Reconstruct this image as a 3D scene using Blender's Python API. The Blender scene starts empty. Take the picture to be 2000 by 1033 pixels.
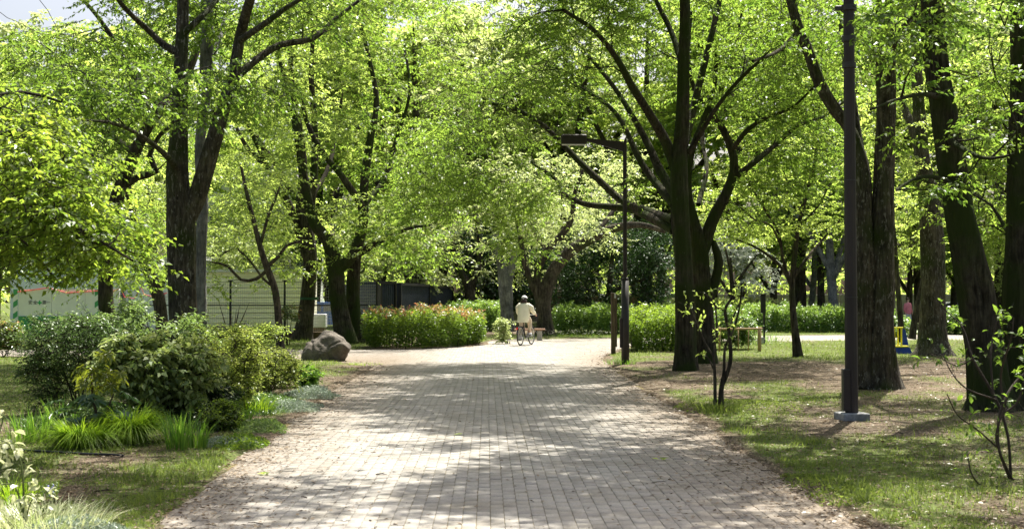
import bpy, math, random
import numpy as np

# ------------------------------------------------------------------ camera, sky, sun, exposure
SC = bpy.context.scene
F = 2500.0                      # focal length in photograph pixels
H = 1.55                        # eye height
TH = math.atan((588.0 - 516.5) / F)
cam_d = bpy.data.cameras.new('camera')
cam = bpy.data.objects.new('camera', cam_d)
SC.collection.objects.link(cam)
cam.location = (0, 0, H)
cam.rotation_euler = (math.radians(90) + TH, 0, 0)
cam_d.sensor_width = 36.0
cam_d.lens = 36.0 * F / 2000.0
cam_d.clip_start = 0.1
cam_d.clip_end = 2000.0
cam_d.dof.use_dof = True
cam_d.dof.focus_distance = 24.0
cam_d.dof.aperture_fstop = 4.5
SC.camera = cam

SUN_EL = math.radians(60.0)
SUN_AZ = math.radians(22.0)     # to the right of straight ahead (+Y)
world = bpy.data.worlds.new("World")
SC.world = world
world.use_nodes = True
wn = world.node_tree
for n in list(wn.nodes):
    wn.nodes.remove(n)
sky = wn.nodes.new('ShaderNodeTexSky')
sky.sky_type = 'NISHITA'
sky.sun_disc = False
sky.sun_elevation = SUN_EL
sky.sun_rotation = SUN_AZ
sky.air_density = 1.0
sky.dust_density = 7.0
sky.ozone_density = 1.0
bg = wn.nodes.new('ShaderNodeBackground')
bg.inputs['Strength'].default_value = 0.085
wo = wn.nodes.new('ShaderNodeOutputWorld')
wn.links.new(sky.outputs[0], bg.inputs[0])
wn.links.new(bg.outputs[0], wo.inputs[0])

sun_d = bpy.data.lights.new('sun', 'SUN')
sun_d.energy = 5.0
sun_d.angle = math.radians(0.5)
sun_d.color = (1.0, 0.95, 0.86)
sun = bpy.data.objects.new('sun', sun_d)
SC.collection.objects.link(sun)
# the lamp shines along its local -Z; put its +Z towards the sun
sv = (math.sin(SUN_AZ) * math.cos(SUN_EL), math.cos(SUN_AZ) * math.cos(SUN_EL), math.sin(SUN_EL))
from mathutils import Vector, Matrix
sun.rotation_euler = Vector(sv).to_track_quat('Z', 'Y').to_euler()

SC.view_settings.view_transform = 'Standard'
SC.view_settings.look = 'None'
SC.view_settings.gamma = 1.0
SC.view_settings.exposure = 1.35
try:
    SC.view_settings.use_curve_mapping = False
except Exception:
    pass
SC.cycles.max_bounces = 8
SC.cycles.diffuse_bounces = 4
SC.cycles.glossy_bounces = 2
SC.cycles.transmission_bounces = 6
SC.cycles.transparent_max_bounces = 6
SC.cycles.caustics_reflective = False
SC.cycles.caustics_refractive = False

random.seed(7)
RNG = np.random.default_rng(11)
COL = SC.collection
PI = math.pi


def P(px, py, y):
    """the point that stands y metres ahead and shows at this pixel of the photograph"""
    u = (px - 1000.0) / F
    v = (516.5 - py) / F
    s = y / (math.cos(TH) - v * math.sin(TH))
    return np.array((u * s, y, H + (math.sin(TH) + v * math.cos(TH)) * s))


def GP(px, py):
    """ground point under a pixel"""
    u = (px - 1000.0) / F
    v = (516.5 - py) / F
    s = -H / (math.sin(TH) + v * math.cos(TH))
    return np.array((u * s, (math.cos(TH) - v * math.sin(TH)) * s, 0.0))


# ------------------------------------------------------------------ noise (numpy)
def _hash(ix, iy, seed):
    h = (ix.astype(np.int64) * 374761393 + iy.astype(np.int64) * 668265263 + seed * 1442695041) & 0xffffffff
    h = ((h ^ (h >> 13)) * 1274126177) & 0xffffffff
    h = h ^ (h >> 16)
    return (h & 0xffff) / 65535.0


def vnoise(x, y, seed=0):
    ix = np.floor(x); iy = np.floor(y)
    fx = x - ix; fy = y - iy
    fx = fx * fx * (3 - 2 * fx); fy = fy * fy * (3 - 2 * fy)
    a = _hash(ix, iy, seed); b = _hash(ix + 1, iy, seed)
    c = _hash(ix, iy + 1, seed); d = _hash(ix + 1, iy + 1, seed)
    return (a * (1 - fx) + b * fx) * (1 - fy) + (c * (1 - fx) + d * fx) * fy


def fbm(x, y, seed=0, oct=3):
    t = 0; a = 0.5; s = 0
    for i in range(oct):
        t = t + a * vnoise(x * 2 ** i, y * 2 ** i, seed + i * 17)
        s += a; a *= 0.5
    return t / s


# ------------------------------------------------------------------ materials
def mat_base(name):
    m = bpy.data.materials.new(name)
    m.use_nodes = True
    nt = m.node_tree
    for n in list(nt.nodes):
        nt.nodes.remove(n)
    out = nt.nodes.new('ShaderNodeOutputMaterial')
    return m, nt, out


def N(nt, kind, **kw):
    n = nt.nodes.new(kind)
    for k, v in kw.items():
        if k.startswith('i_'):
            n.inputs[k[2:].replace('_', ' ')].default_value = v
        else:
            setattr(n, k, v)
    return n


def ramp(nt, stops):
    r = nt.nodes.new('ShaderNodeValToRGB')
    e = r.color_ramp.elements
    while len(e) > 1:
        e.remove(e[-1])
    e[0].position = stops[0][0]; e[0].color = (*stops[0][1], 1)
    for p, c in stops[1:]:
        q = e.new(p); q.color = (*c, 1)
    return r


def mixc(nt, fac, a, b, mode='MIX'):
    m = nt.nodes.new('ShaderNodeMix')
    m.data_type = 'RGBA'; m.blend_type = mode
    L = nt.links
    for sock, v in ((m.inputs[0], fac), (m.inputs[6], a), (m.inputs[7], b)):
        if hasattr(v, 'is_output'):
            L.new(v, sock)
        elif isinstance(v, (int, float)):
            sock.default_value = v
        else:
            sock.default_value = (*v, 1) if len(v) == 3 else v
    return m.outputs[2]


def leaf_mat(name, dark, light, tdark, tlight, tfac=0.5, gloss=0.05, rough=0.35, mid=None, tmid=None):
    m, nt, out = mat_base(name)
    L = nt.links
    at = N(nt, 'ShaderNodeAttribute', attribute_name='tint')
    if mid:
        r1 = ramp(nt, [(0, dark), (0.72, mid), (0.9, light)]); r2 = ramp(nt, [(0, tdark), (0.72, tmid), (0.9, tlight)])
    else:
        r1 = ramp(nt, [(0, dark), (1, light)]); r2 = ramp(nt, [(0, tdark), (1, tlight)])
    L.new(at.outputs['Fac'], r1.inputs[0]); L.new(at.outputs['Fac'], r2.inputs[0])
    d = N(nt, 'ShaderNodeBsdfDiffuse'); t = N(nt, 'ShaderNodeBsdfTranslucent')
    L.new(r1.outputs[0], d.inputs[0]); L.new(r2.outputs[0], t.inputs[0])
    mx = N(nt, 'ShaderNodeMixShader'); mx.inputs[0].default_value = tfac
    L.new(d.outputs[0], mx.inputs[1]); L.new(t.outputs[0], mx.inputs[2])
    g = N(nt, 'ShaderNodeBsdfGlossy'); g.inputs['Roughness'].default_value = rough
    g.inputs['Color'].default_value = (0.9, 0.95, 0.9, 1)
    mx2 = N(nt, 'ShaderNodeMixShader'); mx2.inputs[0].default_value = gloss
    L.new(mx.outputs[0], mx2.inputs[1]); L.new(g.outputs[0], mx2.inputs[2])
    L.new(mx2.outputs[0], out.inputs[0])
    return m


def bark_mat(name, dark, light, moss=(0.035, 0.05, 0.012), lichen=(0.28, 0.28, 0.23), moss_amt=0.45, lich_amt=0.12, scale=1.0):
    m, nt, out = mat_base(name)
    L = nt.links
    tc = N(nt, 'ShaderNodeTexCoord')
    mp = N(nt, 'ShaderNodeMapping'); mp.inputs['Scale'].default_value = (10 * scale, 10 * scale, 1.3 * scale)
    L.new(tc.outputs['Object'], mp.inputs[0])
    n1 = N(nt, 'ShaderNodeTexNoise'); n1.inputs['Scale'].default_value = 2.2; n1.inputs['Detail'].default_value = 9
    n1.inputs['Roughness'].default_value = 0.68
    L.new(mp.outputs[0], n1.inputs['Vector'])
    r = ramp(nt, [(0.36, dark), (0.64, light)])
    L.new(n1.outputs[0], r.inputs[0])
    n2 = N(nt, 'ShaderNodeTexNoise'); n2.inputs['Scale'].default_value = 1.3; n2.inputs['Detail'].default_value = 6
    L.new(tc.outputs['Object'], n2.inputs['Vector'])
    rm = ramp(nt, [(0.62 - moss_amt * 0.3, (0, 0, 0)), (0.78 - moss_amt * 0.3, (1, 1, 1))])
    L.new(n2.outputs[0], rm.inputs[0])
    mp3 = N(nt, 'ShaderNodeMapping'); mp3.inputs['Scale'].default_value = (6.5, 6.5, 2.2); mp3.inputs['Location'].default_value = (5, 3, 9)
    L.new(tc.outputs['Object'], mp3.inputs[0])
    n3 = N(nt, 'ShaderNodeTexNoise'); n3.inputs['Scale'].default_value = 3.0; n3.inputs['Detail'].default_value = 8
    n3.inputs['Roughness'].default_value = 0.7
    L.new(mp3.outputs[0], n3.inputs['Vector'])
    rl = ramp(nt, [(0.66 - lich_amt * 0.5, (0, 0, 0)), (0.70 - lich_amt * 0.5, (1, 1, 1))])
    L.new(n3.outputs[0], rl.inputs[0])
    n5 = N(nt, 'ShaderNodeTexNoise'); n5.inputs['Scale'].default_value = 2.6; n5.inputs['Detail'].default_value = 7; n5.inputs['Roughness'].default_value = 0.75
    L.new(tc.outputs['Object'], n5.inputs['Vector'])
    r5 = ramp(nt, [(0.35, (0.5, 0.5, 0.5)), (0.5, (1, 1, 1)), (0.68, (1.9, 1.85, 1.75))]); L.new(n5.outputs[0], r5.inputs[0])  # broad bark tones; lighter patches also paint sun dapples into the colour
    c0 = mixc(nt, 1.0, r.outputs[0], r5.outputs[0], 'MULTIPLY')
    c = mixc(nt, rm.outputs[0], c0, moss)
    c = mixc(nt, rl.outputs[0], c, lichen)
    b = N(nt, 'ShaderNodeBsdfPrincipled'); b.inputs['Roughness'].default_value = 0.95
    b.inputs['Specular IOR Level'].default_value = 0.15
    L.new(c, b.inputs['Base Color'])
    bp = N(nt, 'ShaderNodeBump'); bp.inputs['Strength'].default_value = 1.0; bp.inputs['Distance'].default_value = 0.09
    L.new(n1.outputs[0], bp.inputs['Height']); L.new(bp.outputs[0], b.inputs['Normal'])
    L.new(b.outputs[0], out.inputs[0])
    return m


def surf(name, color, rough=0.7, metal=0.0, var=0.12, scale=6.0, bump=0.0, spec=0.3, dirt=None, dirt_amt=0.5, stretch=(1, 1, 1)):
    m, nt, out = mat_base(name)
    L = nt.links
    tc = N(nt, 'ShaderNodeTexCoord')
    mp = N(nt, 'ShaderNodeMapping'); mp.inputs['Scale'].default_value = stretch
    L.new(tc.outputs['Object'], mp.inputs[0])
    n1 = N(nt, 'ShaderNodeTexNoise'); n1.inputs['Scale'].default_value = scale; n1.inputs['Detail'].default_value = 8
    n1.inputs['Roughness'].default_value = 0.65
    L.new(mp.outputs[0], n1.inputs['Vector'])
    lo = tuple(max(0, c * (1 - var * 2)) for c in color); hi = tuple(min(1, c * (1 + var * 2)) for c in color)
    r = ramp(nt, [(0.3, lo), (0.7, hi)])
    L.new(n1.outputs[0], r.inputs[0])
    c = r.outputs[0]
    if dirt:
        n2 = N(nt, 'ShaderNodeTexNoise'); n2.inputs['Scale'].default_value = scale * 0.4; n2.inputs['Detail'].default_value = 5
        L.new(tc.outputs['Object'], n2.inputs['Vector'])
        rd = ramp(nt, [(0.5, (0, 0, 0)), (0.5 + 0.3, (dirt_amt,) * 3)])
        L.new(n2.outputs[0], rd.inputs[0])
        c = mixc(nt, rd.outputs[0], c, dirt)
    b = N(nt, 'ShaderNodeBsdfPrincipled')
    b.inputs['Roughness'].default_value = rough; b.inputs['Metallic'].default_value = metal
    b.inputs['Specular IOR Level'].default_value = spec
    L.new(c, b.inputs['Base Color'])
    if bump:
        bp = N(nt, 'ShaderNodeBump'); bp.inputs['Strength'].default_value = bump; bp.inputs['Distance'].default_value = 0.02
        L.new(n1.outputs[0], bp.inputs['Height']); L.new(bp.outputs[0], b.inputs['Normal'])
    L.new(b.outputs[0], out.inputs[0])
    return m


M = {}
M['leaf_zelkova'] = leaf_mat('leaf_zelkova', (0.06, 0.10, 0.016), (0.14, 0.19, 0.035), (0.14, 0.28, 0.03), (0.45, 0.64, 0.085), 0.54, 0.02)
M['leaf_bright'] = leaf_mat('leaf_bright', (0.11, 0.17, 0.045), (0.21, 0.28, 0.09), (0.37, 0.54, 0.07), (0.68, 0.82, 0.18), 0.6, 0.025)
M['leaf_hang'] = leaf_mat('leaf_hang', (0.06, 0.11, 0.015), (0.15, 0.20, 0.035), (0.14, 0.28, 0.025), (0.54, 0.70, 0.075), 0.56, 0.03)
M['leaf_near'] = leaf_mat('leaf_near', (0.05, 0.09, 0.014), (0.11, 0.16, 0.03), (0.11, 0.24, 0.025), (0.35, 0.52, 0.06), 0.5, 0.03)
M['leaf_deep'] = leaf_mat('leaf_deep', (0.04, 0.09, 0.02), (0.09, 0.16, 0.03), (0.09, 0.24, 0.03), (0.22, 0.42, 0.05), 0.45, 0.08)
M['leaf_pale'] = leaf_mat('leaf_pale', (0.18, 0.23, 0.08), (0.30, 0.34, 0.15), (0.40, 0.52, 0.14), (0.66, 0.74, 0.30), 0.52, 0.03)
M['leaf_white'] = leaf_mat('leaf_white', (0.30, 0.34, 0.24), (0.62, 0.64, 0.56), (0.4, 0.5, 0.3), (0.7, 0.75, 0.6), 0.4)
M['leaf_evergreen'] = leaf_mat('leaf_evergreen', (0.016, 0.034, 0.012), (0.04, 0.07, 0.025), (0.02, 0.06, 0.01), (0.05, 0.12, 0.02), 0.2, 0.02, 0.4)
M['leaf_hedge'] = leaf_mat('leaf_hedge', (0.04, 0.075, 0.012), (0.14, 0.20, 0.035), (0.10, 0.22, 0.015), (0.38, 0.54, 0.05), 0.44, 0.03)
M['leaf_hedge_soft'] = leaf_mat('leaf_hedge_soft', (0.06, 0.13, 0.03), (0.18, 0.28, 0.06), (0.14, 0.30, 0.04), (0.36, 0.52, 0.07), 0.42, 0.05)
M['leaf_red'] = leaf_mat('leaf_red', (0.05, 0.09, 0.03), (0.34, 0.13, 0.06), (0.12, 0.22, 0.04), (0.60, 0.24, 0.10), 0.42, 0.06, mid=(0.11, 0.15, 0.04), tmid=(0.26, 0.33, 0.05))
M['leaf_silver'] = leaf_mat('leaf_silver', (0.09, 0.16, 0.045), (0.26, 0.34, 0.13), (0.19, 0.33, 0.05), (0.42, 0.60, 0.14), 0.36, 0.03, 0.4)
M['leaf_variegated'] = leaf_mat('leaf_variegated', (0.10, 0.17, 0.045), (0.38, 0.42, 0.17), (0.19, 0.33, 0.05), (0.54, 0.62, 0.18), 0.36, 0.025, 0.4)
M['leaf_gold'] = leaf_mat('leaf_gold', (0.12, 0.17, 0.03), (0.36, 0.39, 0.10), (0.26, 0.40, 0.04), (0.62, 0.70, 0.14), 0.42, 0.02)
M['leaf_fine'] = leaf_mat('leaf_fine', (0.05, 0.10, 0.03), (0.13, 0.19, 0.06), (0.10, 0.20, 0.04), (0.22, 0.36, 0.08), 0.3, 0.03)
M['leaf_olive'] = leaf_mat('leaf_olive', (0.09, 0.12, 0.018), (0.16, 0.18, 0.03), (0.22, 0.28, 0.02), (0.34, 0.38, 0.03), 0.5, 0.05)
M['leaf_fatsia'] = leaf_mat('leaf_fatsia', (0.05, 0.10, 0.045), (0.11, 0.17, 0.09), (0.06, 0.14, 0.03), (0.14, 0.26, 0.06), 0.25, 0.06, 0.3)
M['blade_lime'] = leaf_mat('blade_lime', (0.10, 0.18, 0.015), (0.24, 0.36, 0.03), (0.22, 0.42, 0.02), (0.50, 0.72, 0.04), 0.45, 0.02)
M['blade_green'] = leaf_mat('blade_green', (0.06, 0.13, 0.02), (0.15, 0.26, 0.05), (0.12, 0.30, 0.02), (0.30, 0.50, 0.05), 0.42, 0.02)
M['grass'] = leaf_mat('grass', (0.06, 0.095, 0.018), (0.17, 0.215, 0.05), (0.14, 0.22, 0.025), (0.36, 0.46, 0.08), 0.38, 0.012, 0.5)
M['silver_cover'] = leaf_mat('silver_cover', (0.20, 0.26, 0.20), (0.45, 0.50, 0.42), (0.15, 0.22, 0.12), (0.3, 0.38, 0.24), 0.25, 0.02)
M['cream_leaf'] = leaf_mat('cream_leaf', (0.30, 0.38, 0.16), (0.68, 0.66, 0.46), (0.35, 0.46, 0.12), (0.70, 0.72, 0.40), 0.42, 0.05)
M['litter'] = leaf_mat('litter', (0.08, 0.055, 0.035), (0.32, 0.25, 0.17), (0.08, 0.04, 0.02), (0.2, 0.12, 0.05), 0.15, 0.03)
M['bark'] = bark_mat('bark', (0.018, 0.015, 0.011), (0.10, 0.085, 0.064), lichen=(0.13, 0.125, 0.105), moss_amt=0.35, lich_amt=0.02)
M['bark_moss'] = bark_mat('bark_moss', (0.020, 0.016, 0.010), (0.09, 0.078, 0.055), lichen=(0.12, 0.12, 0.09), moss_amt=0.7, lich_amt=0.04)
M['bark_lichen'] = bark_mat('bark_lichen', (0.03, 0.026, 0.018), (0.12, 0.105, 0.08), lichen=(0.20, 0.19, 0.155), moss_amt=0.5, lich_amt=0.19)
M['bark_grey'] = bark_mat('bark_grey', (0.10, 0.10, 0.10), (0.24, 0.24, 0.245), moss_amt=0.1, lich_amt=0.05)
M['twig'] = surf('twig', (0.045, 0.034, 0.024), 0.9)
M['stem_green'] = surf('stem_green', (0.10, 0.13, 0.04), 0.8)


# ------------------------------------------------------------------ mesh helpers
def mesh_np(name, verts, faces, mat=None, tint=None, smooth=False):
    """faces: (M,k) array, or a list of such arrays"""
    me = bpy.data.meshes.new(name)
    verts = np.asarray(verts, dtype=np.float32).reshape(-1, 3)
    if not isinstance(faces, list):
        faces = [faces]
    faces = [np.asarray(f, dtype=np.int32) for f in faces if len(f)]
    me.vertices.add(len(verts))
    me.vertices.foreach_set('co', verts.ravel())
    nl = sum(f.size for f in faces); nf = sum(len(f) for f in faces)
    me.loops.add(nl); me.polygons.add(nf)
    me.loops.foreach_set('vertex_index', np.concatenate([f.ravel() for f in faces]))
    starts = []; s = 0
    for f in faces:
        k = f.shape[1]
        starts.append(s + np.arange(len(f), dtype=np.int32) * k)
        s += f.size
    me.polygons.foreach_set('loop_start', np.concatenate(starts).astype(np.int32))
    if tint is not None:
        a = me.attributes.new('tint', 'FLOAT', 'POINT')
        a.data.foreach_set('value', np.asarray(tint, dtype=np.float32))
    me.update(calc_edges=True)
    if smooth:
        me.polygons.foreach_set('use_smooth', np.ones(nf, dtype=bool))
    if mat is not None:
        me.materials.append(mat)
    return me


def link(name, me, parent=None, kind=None, loc=None):
    o = bpy.data.objects.new(name, me)
    COL.objects.link(o)
    if parent is not None:
        o.parent = parent
    if loc is not None:
        o.location = loc
    if kind:
        o['kind'] = kind
    return o


def thing(name, label, cat, loc=(0, 0, 0), group=None, rz=0.0):
    o = bpy.data.objects.new(name, None)
    o.empty_display_size = 0.3
    COL.objects.link(o)
    o.location = tuple(float(c) for c in loc)
    o.rotation_euler = (0, 0, rz)
    o['label'] = label; o['category'] = cat
    if group:
        o['group'] = group
    return o


def tag(o, label, cat, group=None):
    o['label'] = label; o['category'] = cat
    if group:
        o['group'] = group
    return o


class MB:
    """collects simple solids into one mesh"""
    def __init__(self):
        self.v = []; self.f = []

    def add(self, verts, faces):
        b = len(self.v)
        self.v.extend([tuple(float(c) for c in q) for q in verts])
        self.f.extend([tuple(b + i for i in q) for q in faces])
        return self

    def box(self, c, s, rz=0.0, bevel=0.0):
        hx, hy, hz = s[0] / 2, s[1] / 2, s[2] / 2
        ca, sa = math.cos(rz), math.sin(rz)
        if bevel <= 0:
            pts = [(x, y, z) for z in (-hz, hz) for x, y in ((-hx, -hy), (hx, -hy), (hx, hy), (-hx, hy))]
            vs = [(c[0] + x * ca - y * sa, c[1] + x * sa + y * ca, c[2] + z) for x, y, z in pts]
            return self.add(vs, [(3, 2, 1, 0), (4, 5, 6, 7), (0, 1, 5, 4), (1, 2, 6, 5), (2, 3, 7, 6), (3, 0, 4, 7)])
        b = min(bevel, hx * 0.9, hy * 0.9, hz * 0.9)
        vs = []
        def ring(ix, iy, z):
            for x, y in ((-ix + b * 0, -iy), (ix, -iy), (ix, iy), (-ix, iy)):
                sx = 1 if x > 0 else -1; sy = 1 if y > 0 else -1
                # two points per corner
                a1 = (x, y - sy * b); a2 = (x - sx * b, y)
                if (sx < 0 and sy < 0) or (sx > 0 and sy > 0):
                    a1, a2 = a1, a2
                else:
                    a1, a2 = a2, a1
                for q in (a1, a2):
                    vs.append((c[0] + q[0] * ca - q[1] * sa, c[1] + q[0] * sa + q[1] * ca, c[2] + z))
        ring(hx - b, hy - b, -hz); ring(hx, hy, -hz + b); ring(hx, hy, hz - b); ring(hx - b, hy - b, hz)
        fs = [tuple(range(7, -1, -1)), tuple(range(24, 32))]
        for k in range(3):
            for i in range(8):
                j = (i + 1) % 8
                fs.append((k * 8 + i, k * 8 + j, (k + 1) * 8 + j, (k + 1) * 8 + i))
        return self.add(vs, fs)

    def tube(self, pts, r, n=8, caps=True):
        pts = [np.asarray(p, float) for p in pts]
        rs = r if hasattr(r, '__len__') else [r] * len(pts)
        vs, fs = [], []
        prev = None
        for i, p in enumerate(pts):
            t = pts[min(i + 1, len(pts) - 1)] - pts[max(i - 1, 0)]
            t = t / (np.linalg.norm(t) + 1e-9)
            if prev is None:
                a = np.array((1.0, 0, 0)) if abs(t[0]) < 0.8 else np.array((0, 1.0, 0))
            else:
                a = prev
            a = a - t * a.dot(t); a /= np.linalg.norm(a) + 1e-9
            prev = a
            b = np.cross(t, a)
            for k in range(n):
                an = 2 * PI * k / n
                vs.append(p + (a * math.cos(an) + b * math.sin(an)) * rs[i])
        for i in range(len(pts) - 1):
            for k in range(n):
                k2 = (k + 1) % n
                fs.append((i * n + k, i * n + k2, (i + 1) * n + k2, (i + 1) * n + k))
        if caps:
            fs.append(tuple(range(n - 1, -1, -1)))
            fs.append(tuple((len(pts) - 1) * n + k for k in range(n)))
        return self.add(vs, fs)

    def torus(self, c, R, r, axis_rot, n=28, m=8):
        """ring in the local XZ plane turned by axis_rot about Z"""
        vs, fs = [], []
        ca, sa = math.cos(axis_rot), math.sin(axis_rot)
        for i in range(n):
            a = 2 * PI * i / n
            for j in range(m):
                b = 2 * PI * j / m
                q = R + r * math.cos(b)
                x, y, z = q * math.cos(a), r * math.sin(b), q * math.sin(a)
                vs.append((c[0] + x * ca - y * sa, c[1] + x * sa + y * ca, c[2] + z))
        for i in range(n):
            for j in range(m):
                i2, j2 = (i + 1) % n, (j + 1) % m
                fs.append((i * m + j, i2 * m + j, i2 * m + j2, i * m + j2))
        return self.add(vs, fs)

    def ellipsoid(self, c, r, n=14, m=9, rz=0.0):
        vs, fs = [], []
        ca, sa = math.cos(rz), math.sin(rz)
        for i in range(m + 1):
            th = PI * i / m
            for k in range(n):
                ph = 2 * PI * k / n
                x, y, z = r[0] * math.sin(th) * math.cos(ph), r[1] * math.sin(th) * math.sin(ph), r[2] * math.cos(th)
                vs.append((c[0] + x * ca - y * sa, c[1] + x * sa + y * ca, c[2] + z))
        for i in range(m):
            for k in range(n):
                k2 = (k + 1) % n
                fs.append((i * n + k, (i + 1) * n + k, (i + 1) * n + k2, i * n + k2))
        return self.add(vs, fs)

    def build(self, name, mat, parent=None, smooth=False, kind=None, loc=None):
        me = bpy.data.meshes.new(name)
        me.from_pydata(self.v, [], self.f)
        me.update()
        if smooth:
            for p in me.polygons:
                p.use_smooth = True
        me.materials.append(mat)
        return link(name, me, parent, kind, loc)


def spline(pts, step=0.25):
    """Catmull-Rom through rows of (x,y,z,r)"""
    p = np.asarray(pts, float)
    if len(p) == 2:
        n = max(2, int(np.linalg.norm(p[1, :3] - p[0, :3]) / step) + 1)
        t = np.linspace(0, 1, n)[:, None]
        return p[0] * (1 - t) + p[1] * t
    q = np.vstack([2 * p[0] - p[1], p, 2 * p[-1] - p[-2]])
    out = []
    for i in range(1, len(q) - 2):
        n = max(2, int(np.linalg.norm(q[i + 1, :3] - q[i, :3]) / step))
        t = np.linspace(0, 1, n, endpoint=False)[:, None]
        a, b, c, d = q[i - 1], q[i], q[i + 1], q[i + 2]
        out.append(0.5 * ((2 * b) + (-a + c) * t + (2 * a - 5 * b + 4 * c - d) * t ** 2 + (-a + 3 * b - 3 * c + d) * t ** 3))
    out.append(p[-1:])
    o = np.vstack(out)
    o[:, 3] = np.maximum(o[:, 3], 0.003)
    return o


def tube_np(path, sides=10, rough=0.0, seed=0, flare=0.0, flare_h=0.3):
    """path rows (x,y,z,r) -> verts, quads; rough gives bark ridges, flare gives root lobes at the first point"""
    p = path[:, :3]; r = path[:, 3]
    n = len(p)
    t = np.gradient(p, axis=0)
    t /= np.linalg.norm(t, axis=1)[:, None] + 1e-9
    a = np.array((1.0, 0.0, 0.0)) if abs(t[0, 0]) < 0.8 else np.array((0, 0, 1.0))
    A = np.empty((n, 3))
    for i in range(n):
        a = a - t[i] * a.dot(t[i]); a /= np.linalg.norm(a) + 1e-9
        A[i] = a
    B = np.cross(t, A)
    th = np.linspace(0, 2 * PI, sides, endpoint=False)
    s = np.concatenate([[0], np.cumsum(np.linalg.norm(np.diff(p, axis=0), axis=1))])
    R = np.repeat(r[:, None], sides, 1)
    if rough > 0:
        T, S = np.meshgrid(th, s)
        cx, cy = np.cos(T) * 3.2 + 10, np.sin(T) * 3.2 + 10
        nz = fbm(cx + seed * 3.7, cy + S * 0.9, seed, 2) - 0.5
        ridg = vnoise(T * sides / (2 * PI) * 0.5 + seed, S * 1.2, seed + 5) - 0.5
        big_ = fbm(cx * 0.55 + seed, cy * 0.55 + S * 1.1, seed + 40, 2) - 0.5
        R = R * (1 + rough * (1.8 * nz + 1.5 * ridg + 1.6 * big_))
    if flare > 0:
        T, S = np.meshgrid(th, s)
        k = np.exp(-S / flare_h)
        lob = 0.5 + 0.5 * np.cos(T * 5 + seed + 0.8 * np.sin(T * 2 + seed)) 
        R = R * (1 + flare * 0.5 * k * (0.1 + 0.9 * lob))
    V = p[:, None, :] + A[:, None, :] * (np.cos(th)[None, :, None] * R[..., None]) + B[:, None, :] * (np.sin(th)[None, :, None] * R[..., None])
    V = V.reshape(-1, 3)
    i = np.arange(n - 1)[:, None] * sides; k = np.arange(sides)[None, :]; k2 = (k + 1) % sides
    q = np.stack([i + k, i + k2, i + sides + k2, i + sides + k], -1).reshape(-1, 4)
    return V, q


def join(parts):
    vs, fs, b = [], [], 0
    for v, f in parts:
        vs.append(v); fs.append(f + b); b += len(v)
    return np.vstack(vs), np.vstack(fs)


def nrm(v):
    return v / (np.linalg.norm(v, axis=-1, keepdims=True) + 1e-9)


def leaves_np(pos, dirs, nor, L, Wd, rng, fold=0.25):
    """kite-shaped leaves, folded a little along the midrib; returns verts (4n,3), quads"""
    n = len(pos)
    dirs = nrm(dirs)
    side = nrm(np.cross(nor, dirs)); up = np.cross(dirs, side)
    L = L[:, None]; Wd = Wd[:, None]
    v = np.empty((n, 4, 3), np.float32)
    v[:, 0] = pos
    v[:, 1] = pos + dirs * L * 0.45 + side * Wd * 0.5 + up * Wd * fold
    v[:, 2] = pos + dirs * L - up * L * 0.12
    v[:, 3] = pos + dirs * L * 0.45 - side * Wd * 0.5 + up * Wd * fold
    q = np.arange(n * 4, dtype=np.int32).reshape(n, 4)
    return v.reshape(-1, 3), q


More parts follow.
